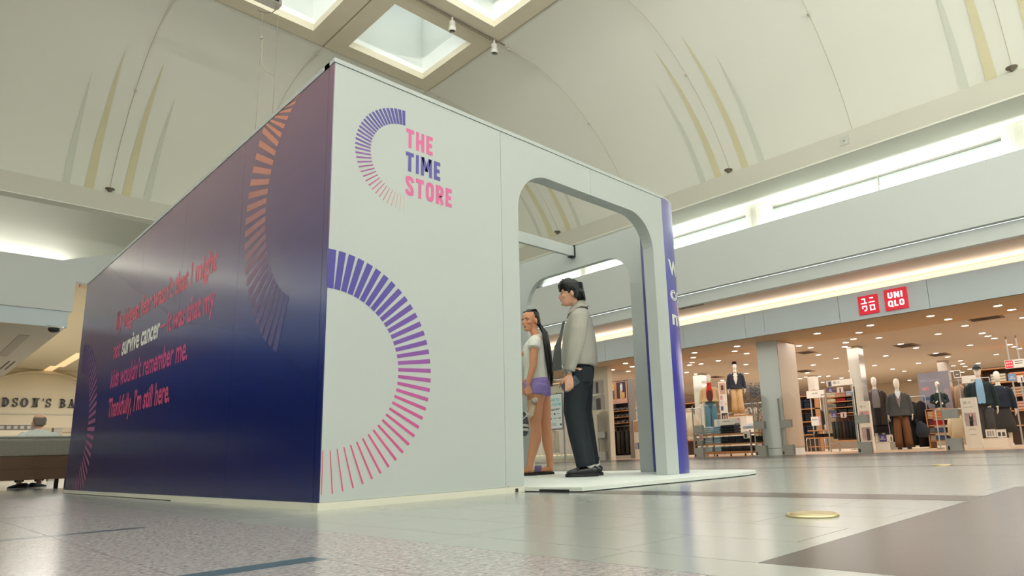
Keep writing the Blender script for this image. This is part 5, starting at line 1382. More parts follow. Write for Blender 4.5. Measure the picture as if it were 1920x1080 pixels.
# long brown coat with grey sweater, standing on the low white plinth
P3 = at_h(1654, 842, 703, 1.98); P3.z = 0
t = mannequin('mannequin in a long dark brown coat over a grey sweater, on a low plinth', P3.x, P3.y, .20, .97)
wear(t, 'coat', (.48, .055, 1.06), 'coat', cloth('brown_wool', 62, 50, 44, .15))
front_v([1.49, 1.42, 1.30, 1.15, 1.02, .96], [.064, .112, .148, .160, .168, .178], [.045, .055, .068, .075, .07, .065], cloth('grey_sweater', 124, 116, 114), 'sweater_front', t)
front_v([.955, .80, .60, .48], [.176, .186, .200, .206], [.065, .055, .05, .05], cloth('near_black', 28, 27, 28), 'skirt_front', t)
MB().lathe([(.052, 1.53), (.060, 1.50), (.075, 1.475)], 14).build('collar', cloth('pale_collar', 196, 190, 186), t, True, False)
MB().loft([(0, 0, .60, .16, .20), (0, 0, .45, .18, .22), (0, 0, .26, .20, .24)], 18).build('skirt', cloth('near_black', 0, 0, 0), t, True, False)
pl = thing('mannequin_plinth', 'low white plinth with the new arrival cards under the long brown coat mannequin', 'plinth', (P3.x, P3.y, 0))
MB().box(-.36, .40, -.34, .50, 0, .19).build('box', M['paper'], pl, False, False); MB().box(-.365, .405, -.345, .505, .1905, .199).build('top', M['paper'], pl, False, False)
# grey cardigan, rust trousers, dark bag
P4 = at_h(1697, 843.5, 708, 1.86); P4.z = 0
t = mannequin('mannequin in a charcoal cardigan and rust brown trousers carrying a dark bag', P4.x, P4.y, 0, 1.01)
wear(t, 'cardi', (.86, .055, 1.12), 'cardigan', cloth('charcoal_knit', 66, 68, 66, .15))
front_v([1.49, 1.42, 1.34, 1.24, 1.14, 1.08], [.066, .112, .144, .163, .170, .172], [.040, .046, .040, .028, .014, .004], cloth('taupe_knit', 128, 116, 112), 'vest_front', t)
front_v([1.50, 1.44, 1.38, 1.31], [.070, .110, .134, .152], [.05, .045, .028, .006], cloth('white_shirt', 206, 208, 210), 'shirt_front', t)
legs_garment(MB(), .96, .06, .112, .098, .11).build('trousers', cloth('rust_cord', 112, 72, 40, .15), t, True, False)
for sg in (-1, 1):
    u, so = MB(), MB(); shoe(u, so, .06, sg*.115, 0, .30, .11); uo = u.build('boot', cloth('brown_boot', 44, 34, 28), t, True, False); so.build('sole', M['black'], uo, False, False)
bgm = MB(); bgm.loft([(.06, .45, .30, .05, .10), (.06, .46, .36, .10, .16), (.06, .46, .48, .11, .17), (.06, .44, .60, .07, .12), (.06, .40, .70, .03, .05)], 14)
bag = thing('shopping_bag', 'soft dark navy bag hanging from the hand of the charcoal cardigan mannequin', 'bag', (P4.x, P4.y, 0), t.rotation_euler[2])
bgm.build('pouch', cloth('dark_navy_nylon', 34, 38, 48), bag, True, False)
MB().tube([(.05, .375, .68), (.04, .335, .76), (.05, .34, .77), (.07, .40, .70)], .010, 6).build('handle', cloth('dark_navy_nylon', 0, 0, 0), bag, True, False)
# cap, blue shirt, dark green cardigan
P5 = at_h(1855, 841, 679, 1.92); P5.z = 0
t = mannequin('mannequin in a black cap, light blue shirt and dark green cardigan', P5.x, P5.y, 0, 1.02)
wear(t, 'cardi2', (.94, .035, 1.08), 'cardigan', cloth('dark_green_knit', 20, 38, 38, .15))
front_v([1.50, 1.42, 1.30, 1.16, 1.04, .95], [.070, .114, .152, .160, .164, .172], [.042, .050, .054, .056, .055, .05], cloth('sky_shirt', 128, 164, 190), 'shirt_front', t)
MB().lathe([(.055, 1.525), (.066, 1.50), (.080, 1.475)], 14).build('collar', cloth('sky_shirt', 0, 0, 0), t, True, False)
cp = MB(); cp.loft([(-.004, 0, 1.745, .104, .086), (-.006, 0, 1.79, .102, .084), (-.01, 0, 1.84, .080, .066), (-.01, 0, 1.868, .03, .03)], 18)
cp.loft([(.07, 0, 1.752, .012, .075), (.12, 0, 1.748, .010, .072), (.165, 0, 1.738, .006, .045)], 12, (0, 1, 0)); cp.build('cap', M['black'], t, True, False)
legs_garment(MB(), .97, .07, .118, .125).build('trousers', cloth('dark_grey_wool', 62, 60, 58, .15), t, True, False)
# navy sweater and long dark skirt
P6 = at_h(1890, 837, 693, 1.845); P6.z = 0
P6 = CAM+(P6-CAM)*.965; P6.z = 0
t = mannequin('mannequin in a navy sweater and long charcoal skirt, rightmost of all', P6.x, P6.y, 0, .97)
wear(t, 'sweater', (.93, .02, 1.06), 'sweater', cloth('navy_knit', 26, 34, 48, .15))
MB().loft([(0, 0, 1.0, .118, .150), (0, 0, .85, .142, .185), (0, 0, .55, .190, .240), (0, 0, .33, .215, .275)], 22).build('skirt', cloth('charcoal_wool', 52, 50, 48, .15), t, True, False)
for sg in (-1, 1):
    u, so = MB(), MB(); shoe(u, so, .06, sg*.094, 0, .29, .105); uo = u.build('sneaker', mat('white_canvas', rgb(226, 220, 208), .7), t, True, False); so.build('sole', mat('white_canvas', (1, 1, 1, 1)), uo, False, False)
MB().tube([(.05, -.08, 1.50), (.15, -.12, 1.36), (.19, -.17, 1.16), (.16, -.24, .95)], .014, 6).build('bag_strap', cloth('sand_strap', 176, 150, 122), t, True, False)
# white sweater under a black coat, further back
P7 = at_h(1537, 845, 747, 1.86); P7.z = 0
t = mannequin('mannequin in a white sweater and open black coat behind the wooden shelf table', P7.x, P7.y, 0, 1.0)
wear(t, 'coat2', (.72, .05, 1.08), 'coat', cloth('black_wool', 34, 30, 30))
front_v([1.50, 1.42, 1.30, 1.15, 1.02], [.070, .115, .152, .166, .175], [.055, .068, .08, .07, .05], cloth('white_knit', 222, 216, 206), 'sweater_front', t)
legs_garment(MB(), .97, .06, .112, .105).build('trousers', cloth('near_black', 0, 0, 0), t, True, False)
MB().loft([(-.02, 0, 1.73, .095, .086), (-.006, 0, 1.79, .108, .086), (-.01, 0, 1.872, .04, .035)], 14).build('hair', M['hairblack'], t, True, False)
# half figure in a dark sweater in front of the cashmere board
P8 = at_h(1757, 838, 713, 1.84); P8.z = 0; P8 = CAM+(P8-CAM)*1.02; P8.z = 0
# rust trousers in the display window between the two people
P9 = onX(1040, 860, 14.4)
t = mannequin('mannequin in rust wide trousers and white top in the window behind the notice stand', P9.x, P9.y, .22, .88)
wear(t, 'sweater', (.93, .02, 1.06), 'sweater', cloth('white_knit', 0, 0, 0))
legs_garment(MB(), .98, .05, .125, .13).build('trousers', cloth('rust_wool', 124, 84, 56, .12), t, True, False)
# ------------------------------------------------------------------ shop furniture
def yz(u, v, X): p_ = onX(u, v, X); return p_.y, p_.z
JN = {'pale': cloth('pale_denim', 178, 194, 202, .12, 40), 'mid': cloth('mid_denim', 136, 164, 180, .12, 40), 'dark': cloth('ink_denim', 30, 36, 44, .15, 40)}
FOLD = {}
def folded_mesh(w_, d_, h_):
    key = (round(w_, 3), round(d_, 3), round(h_, 3))
    if key not in FOLD:
        r = h_/2*.96; m = MB()
        prof = arc(-d_/2+r, r, r, PI*1.5, PI*.5, 6)+arc(d_/2-r, r, r, PI/2, -PI/2, 4)
        m.prism(prof, 1, -w_/2, w_/2)
        m.box(-d_/2+.001, -d_/2+.03, -w_/2+.01, w_/2-.01, h_*.42, h_*.50)
        FOLD[key] = m.mesh('folded', [M['paper']])
    return FOLD[key]
fold_src = {}
def stack(x, y, z, w_, d_, h_total, n, m, label, group, lean=0.0):
    h_ = h_total/n
    for i in range(n):
        key = (m.name, round(w_, 3), round(d_, 3), round(h_, 3))
        if key not in fold_src:
            me = folded_mesh(w_, d_, h_).copy(); me.materials.clear(); me.materials.append(m); fold_src[key] = me
        o = link_mesh('folded_garment', fold_src[key]); o.location = (x+random.uniform(-.005, .005), y+random.uniform(-.004, .004), z+h_*i+.0005)
        tag(o, label+', '+(['lowest', 'second', 'third', 'top'] if n == 4 else ['lowest', 'middle', 'top'])[i], 'folded clothes', group)
# jeans table: three wooden shelves between steel posts on castors
TX = 13.6
yl, _ = yz(1303, 830, TX); ym, _ = yz(1409, 830, TX); yr, _ = yz(1436, 830, TX)
zA, zB, zC = yz(1360, 845.5, TX)[1], yz(1360, 830.5, TX)[1], yz(1360, 812, TX)[1]
jt = thing('display_table', 'wooden three shelf display table stacked with folded jeans', 'display table', (TX+.28, (yl+yr)/2, 0))
for z in (zA, zB, zC): MB().box(TX, TX+.56, yr, yl, z-.045, z-.012).build('shelf', M['shelfwood'], jt)
MB().box(TX, TX+.56, yr, yl, zA-.072, zA-.046).build('base_rail', M['shelfwood'], jt)
for y in (yl, yl-.22, ym, yr+.03):
    for x in (TX-.022, TX+.582): MB().box(x-.018, x+.018, y-.018, y+.018, .0, zC+.05).build('post', M['grey'], jt)
for k in range(5):
    y = yl+(yr-yl)*(k+.5)/5
    cw = MB().lathe([(.022, -.012), (.026, 0), (.022, .012)], 12).xform(Matrix.Translation((TX+.06, y, .027)) @ Matrix.Rotation(PI/2, 4, 'X')).build('castor', M['black'], jt)
    MB().box(TX+.04, TX+.08, y-.016, y+.016, .0535, zA-.0725).build('castor_fork', M['grey'], jt)
us_ = [1311, 1327, 1344, 1358, 1371, 1385, 1399]
kinds = ['pale', 'pale', 'mid', 'dark', 'dark', 'dark', 'dark']
adj = {'pale': 'pale blue', 'mid': 'mid blue', 'dark': 'dark indigo'}
ordn = ['first', 'second', 'third', 'fourth', 'fifth', 'sixth', 'seventh', 'eighth']
def ys_at(u): return yz(u, 830, TX)[0]
wj = abs(ys_at(1371)-ys_at(1385))*.90
for lvl, (z, zn) in enumerate(((zA, zB), (zB, zC), (zC, zC+.30))):
    for k, u in enumerate(us_):
        if lvl == 2 and k > 4: continue
        lv = ['bottom', 'middle', 'top'][lvl]
        n_ = 4 if lvl < 2 else (4 if k < 3 else 3)
        hh_ = (zn-z-.075) if lvl < 2 else (.20 if k < 3 else .22)
        stack(TX+.20, ys_at(u), z-.012, wj, .34, hh_, n_, JN[kinds[k]], 'folded %s jeans, %s stack from left, %s shelf of the jeans table' % (adj[kinds[k]], ordn[k], lv), 'jeans, %s shelf, %s stack' % (lv, ordn[k]))
for lvl, (z, zn) in enumerate(((zA, zB), (zB, zC))):
    stack(TX+.20, (ym+yr)/2, z-.012, wj, .34, zn-z-.10, 3, JN['dark'], 'folded dark indigo jeans in the end bay by the pier, %s shelf' % ['bottom', 'middle'][lvl], 'jeans, end bay, %s shelf' % ['bottom', 'middle'][lvl])
# folded garments in printed packs fanned on the table end
PKM = [mat('pack_lilac', rgb(176, 168, 178), .4, var=.15, scale=30), mat('pack_blue', rgb(150, 164, 178), .4, var=.15, scale=30), mat('pack_rose', rgb(190, 170, 168), .4, var=.15, scale=30)]
for k in range(6):
    yy, zz = yz(1397+k*6.5, 806-k*.9, TX+.1)
    o = MB().prism([(-.02, 0), (.22, .0), (.25, .03), (.05, .05)], 1, -.055, .055).build('flat_pack', PKM[k % 3]); o.location = (TX+.10, (yz(1397, 806, TX+.1)[0]-.115*k), zC+.085); o.rotation_euler = (0, -.42, 0)
    tag(o, 'printed flat garment pack fanned on the end of the jeans table', 'garment pack', 'garment packs on the jeans table')
def card(name, label, u0, v0, u1, v1, X, m, cat='sign', thick=.012, parent=None, foot=True):
    """an upright board facing the concourse"""
    uc, vc = (u0+u1)/2, (v0+v1)/2
    y0, y1 = yz(u0, vc, X)[0], yz(u1, vc, X)[0]; z0, z1 = yz(uc, v1, X)[1], yz(uc, v0, X)[1]
    t = thing(name, label, cat, (X, (y0+y1)/2, z0))
    MB().box(X, X+thick, y1, y0, z0, z1).build('board', m, t)
    def sub(fu0, fv0, fu1, fv1, mm, nm='print_block', lift=.0012):
        w_, h_ = y0-y1, z1-z0
        return MB().box(X-lift, X-.0004, y0-fu1*w_, y0-fu0*w_, z1-fv1*h_, z1-fv0*h_).build(nm, mm, t)
    def txt(s, fu, fv, fw, cap, mm, bold=.02):
        w_, h_ = y0-y1, z1-z0
        return letters(s, (X-.0014, y0-fu*w_, z1-fv*h_), (0, -1, 0), (0, 0, 1), fw*w_, cap*h_, bold).build('lettering', mm, t)
    return t, sub, txt, (y0, y1, z0, z1)
PH = {k: mat('photo_'+k, rgb(*c_), .5, var=.35, scale=s_) for k, c_, s_ in (('warm', (196, 152, 124), 6), ('mauve', (178, 156, 156), 7), ('dark', (60, 52, 52), 9), ('blue', (70, 92, 126), 9), ('skin', (206, 160, 138), 9), ('grey', (150, 148, 150), 7), ('rose', (206, 150, 150), 9), ('pale', (206, 206, 208), 9))}
NAVY = mat('new_arrival_blue', rgb(72, 68, 130), .5); SKYB = mat('new_arrival_sky', rgb(110, 146, 190), .5)
# tall styling board between the two mannequins
t, sub, txt, bx = card('styling_board', 'tall white styling board with outfit photos between the red turtleneck and blazer mannequins', 1349, 715, 1363, 788, 15.6, M['paper'])
sub(.12, .04, .90, .33, PH['warm'], 'photo'); sub(.36, .10, .64, .22, PH['dark'], 'photo_figure', .0025); sub(.40, .22, .62, .31, PH['mauve'], 'photo_figure', .0025); sub(.42, .06, .58, .10, PH['skin'], 'photo_figure', .0025)
for k, c_ in enumerate(('rose', 'pale', 'blue')): sub(.12, .36+.14*k, .45, .47+.14*k, PH[c_], 'photo')
sub(.70, .58, .92, .60, M['red'], 'price_print'); sub(.12, .82, .92, .985, PH['dark'], 'photo'); sub(.3, .88, .5, .96, PH['rose'], 'photo_figure', .0025); sub(.6, .86, .8, .97, PH['skin'], 'photo_figure', .0025)
MB().box(15.605, 15.63, bx[1]+.02, bx[1]+.04, 0, bx[2]-.0005).build('leg', M['grey'], t); MB().box(15.605, 15.63, bx[0]-.04, bx[0]-.02, 0, bx[2]-.0005).build('leg', M['grey'], t)
t, sub, txt, bx = card('price_board', 'white price board with a small figure standing behind the folded jeans', 1339, 785, 1389, 801, TX+.55, M['paper'])
sub(.12, .08, .20, .95, PH['pale'], 'photo_figure'); txt('Straight Jeans', .33, .36, .28, .13, M['ink'], .01); txt('49.90', .78, .80, .17, .24, M['ink']); sub(.90, .06, .95, .20, M['red'], 'price_print')
MB().box(TX+.551, TX+.56, (bx[0]+bx[1])/2-.02, (bx[0]+bx[1])/2+.02, zC-.0118, bx[2]-.0003).build('foot', M['grey'], t)
t, sub, txt, bx = card('shelf_card', 'small white card hanging from the top shelf of the jeans table', 1394, 809, 1406, 822, TX-.075, M['paper']); sub(.15, .35, .55, .9, PH['dark'], 'photo_figure')
MB().box(TX-.074, TX-.001, (bx[0]+bx[1])/2-.03, (bx[0]+bx[1])/2+.03, bx[3]+.0002, bx[3]+.006).build('hook', M['grey'], t)
t, sub, txt, bx = card('shelf_card', 'small pink figure card at the left end of the jeans table', 1311, 815, 1318, 826, TX-.075, M['paper']); sub(.1, .1, .9, .9, PH['rose'], 'photo_figure')
MB().box(TX-.074, TX-.001, (bx[0]+bx[1])/2-.03, (bx[0]+bx[1])/2+.03, bx[3]+.0002, bx[3]+.006).build('hook', M['grey'], t)

# hanging garments and rails
def hang_mesh(w_, L_, d_=.07, sleeves=True, kind='coat'):
    m = MB()
    if kind == 'trousers':
        for sg in (-1, 1): m.loft([(0, sg*w_*.24, 0, d_, w_*.26), (0, sg*w_*.25, -L_*.5, d_*.95, w_*.25), (0, sg*w_*.25, -L_, d_*.9, w_*.24)], 10)
        return m
    m.loft([(0, 0, .015, d_*.5, .05), (0, 0, -.03, d_*.8, w_*.30), (0, 0, -.08, d_, w_*.47), (0, 0, -L_*.5, d_*1.1, w_*.50), (0, 0, -L_, d_*1.2, w_*.56)], 14, power=.9)
    if sleeves:
        for sg in (-1, 1): m.loft([(0, sg*w_*.40, -.05, d_*.7, .06), (0, sg*w_*.58, -.20, d_*.7, .055), (.0, sg*w_*.66, -min(.60, L_*.8), d_*.6, .045)], 10)
    return m
def hanger(par, z=0.0, w_=.4):
    h = MB(); h.tube([(0, -w_/2, -.045), (0, -w_*.25, -.01), (0, 0, .02), (0, w_*.25, -.01), (0, w_/2, -.045)], .008, 6)
    h.tube([(0, 0, .02), (0, 0, .06), (0, .02, .085), (0, .0, .10), (0, -.02, .09)], .004, 5)
    return h.build('hanger', mat('hanger_wood', rgb(190, 150, 108), .5), par, True, False)
def hung(label, x, y, ztop, w_, L_, m, rz=0.0, sleeves=True, kind='coat', group=None, name='hanging_garment'):
    t = thing(name, label, 'hanging clothes', (x, y, ztop), 1.22, group)
    hang_mesh(w_, L_, .042, sleeves, kind).build('garment', m, t, True, False); hanger(t, 0, w_*.8)
    return t
def rail(label, x, y0, y1, z, along='y', foot=True):
    z += .036
    t = thing('clothes_rail', label, 'clothes rail', (x, (y0+y1)/2, 0))
    MB().tube([(x, y0, z), (x, y1, z)], .014, 8).build('bar', M['metal'], t)
    for y in (y0, y1):
        MB().tube([(x, y, .02), (x, y, z)], .016, 8).build('upright', M['metal'], t)
        MB().box(x-.25, x+.25, y-.02, y+.02, 0, .02).build('foot', M['grey'], t)
    return t
# cream shirts at the left edge of the opening
RX = 15.4
ya_, za_ = yz(1290, 775, RX)
rail('steel clothes rail with cream shirts at the left of the shop opening', RX, ya_-.45, ya_+.9, za_+.09)
for k, (dy, m_) in enumerate(((.34, 'sand'), (0, 'ivory'), (-.22, 'ivory'))):
    hung('cream long sleeved shirt hanging at the left of the shop opening, '+['leftmost', 'in the middle', 'nearest the jeans table'][k], RX-.02*k, ya_+dy*.6, za_-.012, .36, .66, cloth('ivory_shirt', 214, 204, 180) if m_ == 'ivory' else cloth('sand_shirt', 200, 180, 150), .6, group='cream shirts on the left rail')
ya_, za_ = yz(1296, 725, 19.0)
t = thing('wall_shelf_unit', 'tall shelf unit with cream clothes at the far left of the shop', 'shelving', (19.3, ya_, 0))
MB().box(19.5, 19.55, ya_-.5, ya_+1.6, 0, 2.1).build('back_panel', mat('dark_walnut', rgb(92, 70, 54), .5), t)
for z in (.5, .95, 1.4, 1.85): MB().box(19.0, 19.5, ya_-.5, ya_+1.6, z, z+.03).build('shelf', M['shelfwood'], t)
for y in (ya_-.5, ya_+1.57): MB().box(19.0, 19.5, y, y+.03, 0, 2.1).build('side_panel', M['shelfwood'], t)
for k, z in enumerate((.53, .98, 1.43)):
    for i in range(4): stack(19.22, ya_-.2+.42*i, z+.001, .34, .32, .26, 4, cloth('cream_knit', 204, 190, 164) if (i+k) % 2 else cloth('white_knit', 0, 0, 0), 'folded %s knit, %s stack, %s shelf at far left of the shop' % ('cream' if (i+k) % 2 else 'white', ordn[i], ['lowest', 'second', 'third'][k]), 'knits, far left, %s shelf, %s stack' % (['lowest', 'second', 'third'][k], ordn[i]))
# coat rack by the rust trousers
RX = P4.x+1.05
ya_, za_ = yz(1722, 752, RX)
rail('steel rail of long black coats behind the charcoal cardigan mannequin', RX, ya_-.18, ya_+.85, za_+.09)
for k in range(4):
    hung('long black coat behind the charcoal cardigan mannequin, %s from the left' % ordn[k], RX, ya_+.62-.22*k, za_-.012, .46, 1.18+.05*(k % 2), cloth('black_wool', 0, 0, 0) if k % 2 else cloth('ink_wool', 30, 32, 36), .9, group='black coats behind the cardigan mannequin')
# cream jacket in front of the shelf of folded knitwear
RX = P5.x+.1
ya_, za_ = yz(1789, 777, RX)
hr_ = rail('low steel rail holding the cream cardigan in front of the cashmere shelves', RX+.02, ya_-.40, ya_+.40, za_+.09)
hung('cream cardigan with blue shoulder bands hanging in front of the cashmere shelves', RX+.02, ya_, za_-.012, .42, .60, cloth('cream_wool', 212, 194, 160), .25)
# garments on the high rack right of the cashmere board
RX = 19.0
ya_, za_ = yz(1790, 722, RX)
rail('tall clothes rail right of the cashmere board', RX, ya_-.85, ya_+.3, za_+.09)
for k, (dy, m_, cn) in enumerate(((.12, cloth('camel_wool', 190, 154, 122), 'camel'), (-.12, cloth('camel_wool', 0, 0, 0), 'camel'), (-.36, cloth('near_black', 0, 0, 0), 'black'), (-.58, cloth('near_black', 0, 0, 0), 'black'))):
    hung('%s coat hanging on the tall rail right of the cashmere board' % cn, RX, ya_+dy, za_-.012, .40, .80, m_, .7, group='%s coats right of the cashmere board' % cn)
ya_, za_ = yz(1838, 752, 18.2)
rail('low rail with mauve trousers behind the white sign stand', 18.2, ya_-.35, ya_+.35, za_+.09)
for k in range(3): hung('mauve grey trousers on the rail behind the sign stand', 18.2, ya_+.2-.2*k, za_-.012, .30, .95, cloth('mauve_wool', 112, 98, 100), .5, False, 'trousers', 'mauve trousers behind the sign stand')
# shelf tower with folded knitwear above hanging coats
SXX = 16.0
y0, y1 = yz(1552, 790, SXX)[0], yz(1608, 785, SXX)[0]
zt = yz(1572, 727, SXX)[1]
tw = thing('shelf_tower', 'tall shelf tower with folded knitwear over hanging dark trousers', 'shelving', (SXX+.3, (y0+y1)/2, 0))
for y in (y0, y1):
    MB().box(SXX, SXX+.03, y-.015, y+.015, 0, zt).build('upright', M['grey'], tw); MB().box(SXX+.55, SXX+.58, y-.015, y+.015, 0, zt).build('upright', M['grey'], tw)
zs_ = [yz(1578, v, SXX)[1] for v in (742.5, 752, 763, 774)]
for z in zs_: MB().box(SXX+.03, SXX+.55, y1+.016, y0-.016, z-.02, z).build('shelf', M['shelfwood'], tw)
MB().box(SXX+.03, SXX+.55, y1+.016, y0-.016, .26, .29).build('shelf', M['shelfwood'], tw)
MB().box(SXX+.52, SXX+.54, y1+.016, y0-.016, .30, zt).build('back_panel', mat('dark_walnut', (1, 1, 1, 1)), tw)
MB().tube([(SXX+.2, y1+.016, zs_[3]-.07), (SXX+.2, y0-.016, zs_[3]-.07)], .012, 8).build('hanging_bar', M['metal'], tw)
tones = [[('ivory', (214, 204, 176)), ('peach', (206, 160, 140)), ('pale blue', (168, 180, 196))], [('cream', (206, 196, 170)), ('red', (164, 36, 30)), ('teal', (26, 46, 56))], [('grey', (128, 126, 122)), ('black', (32, 30, 30)), ('navy', (26, 38, 56))], [('slate', (96, 98, 102)), ('charcoal', (44, 44, 44)), ('dark green', (30, 44, 40))]]
tops_ = [zt]+zs_[:-1]
for lv in range(4):
    for k in range(3):
        nm, c_ = tones[lv][k]; yy = y0-(y0-y1)*(k+.5)/3
        h_ = (tops_[lv]-zs_[lv]-.045)*(.85 if lv else .62)
        stack(SXX+.22, yy, zs_[lv], (y0-y1)/3*.86, .34, h_, 3, cloth('knit_'+nm.replace(' ', '_'), *c_), 'folded %s knitwear on the %s shelf of the tall tower' % (nm, ['top', 'second', 'third', 'fourth'][lv]), '%s knitwear in the shelf tower' % nm)
for k in range(7):
    cN = [('charcoal', (54, 56, 54)), ('green grey', (58, 66, 60)), ('dark brown', (50, 40, 36)), ('brown', (62, 48, 42)), ('black', (28, 28, 30)), ('navy', (28, 34, 42)), ('ink', (24, 28, 32))][k]
    hung('%s trousers hanging below the shelves of the tall tower' % cN[0], SXX+.2, y0-.12-(y0-y1-.24)*k/6, zs_[3]-.215, .26, zs_[3]-.215-.34, cloth('tr_'+cN[0].replace(' ', '_'), *cN[1]), 1.2, False, 'trousers')
for (u0, v0, u1, v1, kind, lab) in ((1552.5, 727, 1561, 736, 'new', 'violet new arrival card on the top shelf of the tower'), (1569, 726, 1581, 736, 'pic', 'small figure card on the top shelf of the tower'), (1559, 774, 1569, 783, 'new', 'violet new arrival card below the shelves of the tower'), (1576, 773, 1587, 783, 'pic', 'small figure card below the shelves of the tower')):
    t, sub, txt, bx = card('shelf_card', lab, u0, v0, u1, v1, SXX-.02, NAVY if kind == 'new' else mat('card_blush', rgb(206, 186, 180), .5))
    if kind == 'new': txt('NEW', .3, .48, .4, .2, M['paper'], .03); txt('ARRIVAL', .12, .80, .76, .2, M['paper'], .03)
    else: sub(.42, .2, .62, .95, PH['dark'], 'photo_figure')
    MB().box(SXX-.0075, SXX+.03, (bx[0]+bx[1])/2-.02, (bx[0]+bx[1])/2+.02, bx[2]-.005, bx[2]-.0003).build('clip', M['grey'], t)
def square_mark(t, X, y, z, s_):
    m = MB(); b_ = s_*.12
    m.box(X-.0014, X-.0005, y-s_, y, z, z+b_); m.box(X-.0014, X-.0005, y-s_, y, z+s_-b_, z+s_); m.box(X-.0014, X-.0005, y-b_, y, z, z+s_); m.box(X-.0014, X-.0005, y-s_, y-s_+b_, z, z+s_)
    m.box(X-.0014, X-.0005, y-s_*.75, y-s_*.25, z+s_*.60, z+s_*.70); m.box(X-.0014, X-.0005, y-s_*.75, y-s_*.25, z+s_*.34, z+s_*.44); m.box(X-.0014, X-.0005, y-s_*.55, y-s_*.45, z+s_*.2, z+s_*.7)
    m.build('emblem', M['ink'], t)
    letters(': C', (X-.0014, y-s_*1.35, z+s_*.08), (0, -1, 0), (0, 0, 1), s_*1.35, s_*.84, .01).build('lettering', M['ink'], t)
t, sub, txt, bx = card('header_board', 'long cream header board with a figure and emblem on top of the shelf tower', 1549.5, 712, 1599, 723, SXX-.02, M['paper'])
sub(.03, .06, .20, .97, PH['grey'], 'photo'); sub(.08, .2, .16, .97, PH['dark'], 'photo_figure', .0025)
square_mark(t, SXX-.02, bx[0]-.26*(bx[0]-bx[1]), bx[2]+.35*(bx[3]-bx[2]), .28*(bx[3]-bx[2])+.02)
for y in (bx[0]-.06, bx[1]+.06): MB().box(SXX-.0075, SXX+.02, y-.015, y+.015, zt-.1, bx[3]-.05).build('bracket', M['grey'], t)
# wooden stepped table with brochures and a price header behind it
TX2 = 17.6
y0, y1 = yz(1516, 825, TX2)[0], yz(1558, 820, TX2)[0]
t2 = thing('display_table', 'wooden stepped display table with tubular ends near the square pier', 'display table', (TX2+.3, (y0+y1)/2, 0))
for v in (806.5, 820.5, 837):
    z = yz(1540, v, TX2)[1]; MB().box(TX2, TX2+.7, y1, y0, z-.02, z+.012).build('shelf', M['shelfwood'], t2)
for y in (y0+.02, y0+.30):
    MB().tube([(TX2-.10, y, .01), (TX2-.10, y, .33), (TX2-.04, y, .40), (TX2+.10, y, .40), (TX2+.16, y, .33), (TX2+.16, y, .01)], .016, 8).build('tubular_leg', M['metal'], t2)
for y in (y0-.04, y1+.04): MB().box(TX2+.62, TX2+.68, y-.02, y+.02, 0, yz(1540, 806.5, TX2)[1]-.0205).build('leg', M['grey'], t2)
for k in range(3):
    stack(TX2+.30, y0-.24-.29*k, yz(1540, 820.5, TX2)[1]+.013, .26, .28, .10, 3, cloth('knit_charcoal', 0, 0, 0), 'folded charcoal garment on the middle step of the wooden table near the pier', 'charcoal garments on the stepped table')
t, sub, txt, bx = card('brochure_board', 'tilted white brochure board with a lilac edge on the stepped table', 1521, 781, 1538, 798, TX2-.06, M['paper']); sub(.82, .0, 1, 1, mat('lilac_edge', rgb(186, 172, 204), .5)); sub(.1, .3, .7, .38, PH['grey'])
MB().box(TX2-.0475, TX2+.1, (bx[0]+bx[1])/2-.03, (bx[0]+bx[1])/2+.03, bx[2]-.01, bx[2]-.0003).build('foot', M['grey'], t)
MB().box(TX2-.0, TX2+.02, (bx[0]+bx[1])/2-.03, (bx[0]+bx[1])/2+.03, yz(1540, 806.5, TX2)[1]+.0125, bx[2]-.011).build('stem', M['grey'], t)
t, sub, txt, bx = card('price_board', 'pale price board reading 29.90 above the stepped table', 1512, 732, 1548, 746, 18.35, M['paper']); txt('29.90', .74, .78, .22, .22, M['ink']); txt('Knit Sweater', .3, .42, .3, .14, M['ink'], .01)
for y in (bx[0]-.1, bx[1]+.1): MB().box(18.363, 18.39, y-.015, y+.015, 0, bx[3]).build('post', M['grey'], t)
sh_ = thing('wall_shelf_unit', 'dark shelf unit half hidden by the square pier', 'shelving', (18.7, yz(1512, 790, 18.6)[0], 0))
ya_ = yz(1512, 790, 18.6)[0]
MB().box(18.9, 18.94, ya_-.35, ya_+.5, 0, 1.9).build('back_panel', mat('dark_walnut', (1, 1, 1, 1)), sh_)
for z in (.5, .9, 1.3, 1.7): MB().box(18.6, 18.9, ya_-.35, ya_+.5, z, z+.03).build('shelf', M['shelfwood'], sh_)
for y in (ya_-.35, ya_+.47): MB().box(18.6, 18.9, y, y+.03, 0, 1.9).build('side_panel', M['shelfwood'], sh_)
for k, z in enumerate((.53, .93, 1.33)):
    for i in range(2): stack(18.74, ya_-.12+.36*i, z+.001, .30, .26, .26, 4, cloth('knit_black', 0, 0, 0) if k % 2 else cloth('knit_navy', 0, 0, 0), 'dark folded garment beside the square pier, %s shelf, %s stack' % (['lowest', 'second', 'third'][k], ['right', 'left'][i]), 'dark folded garments beside the pier, %s shelf, %s stack' % (['lowest', 'second', 'third'][k], ['right', 'left'][i]))
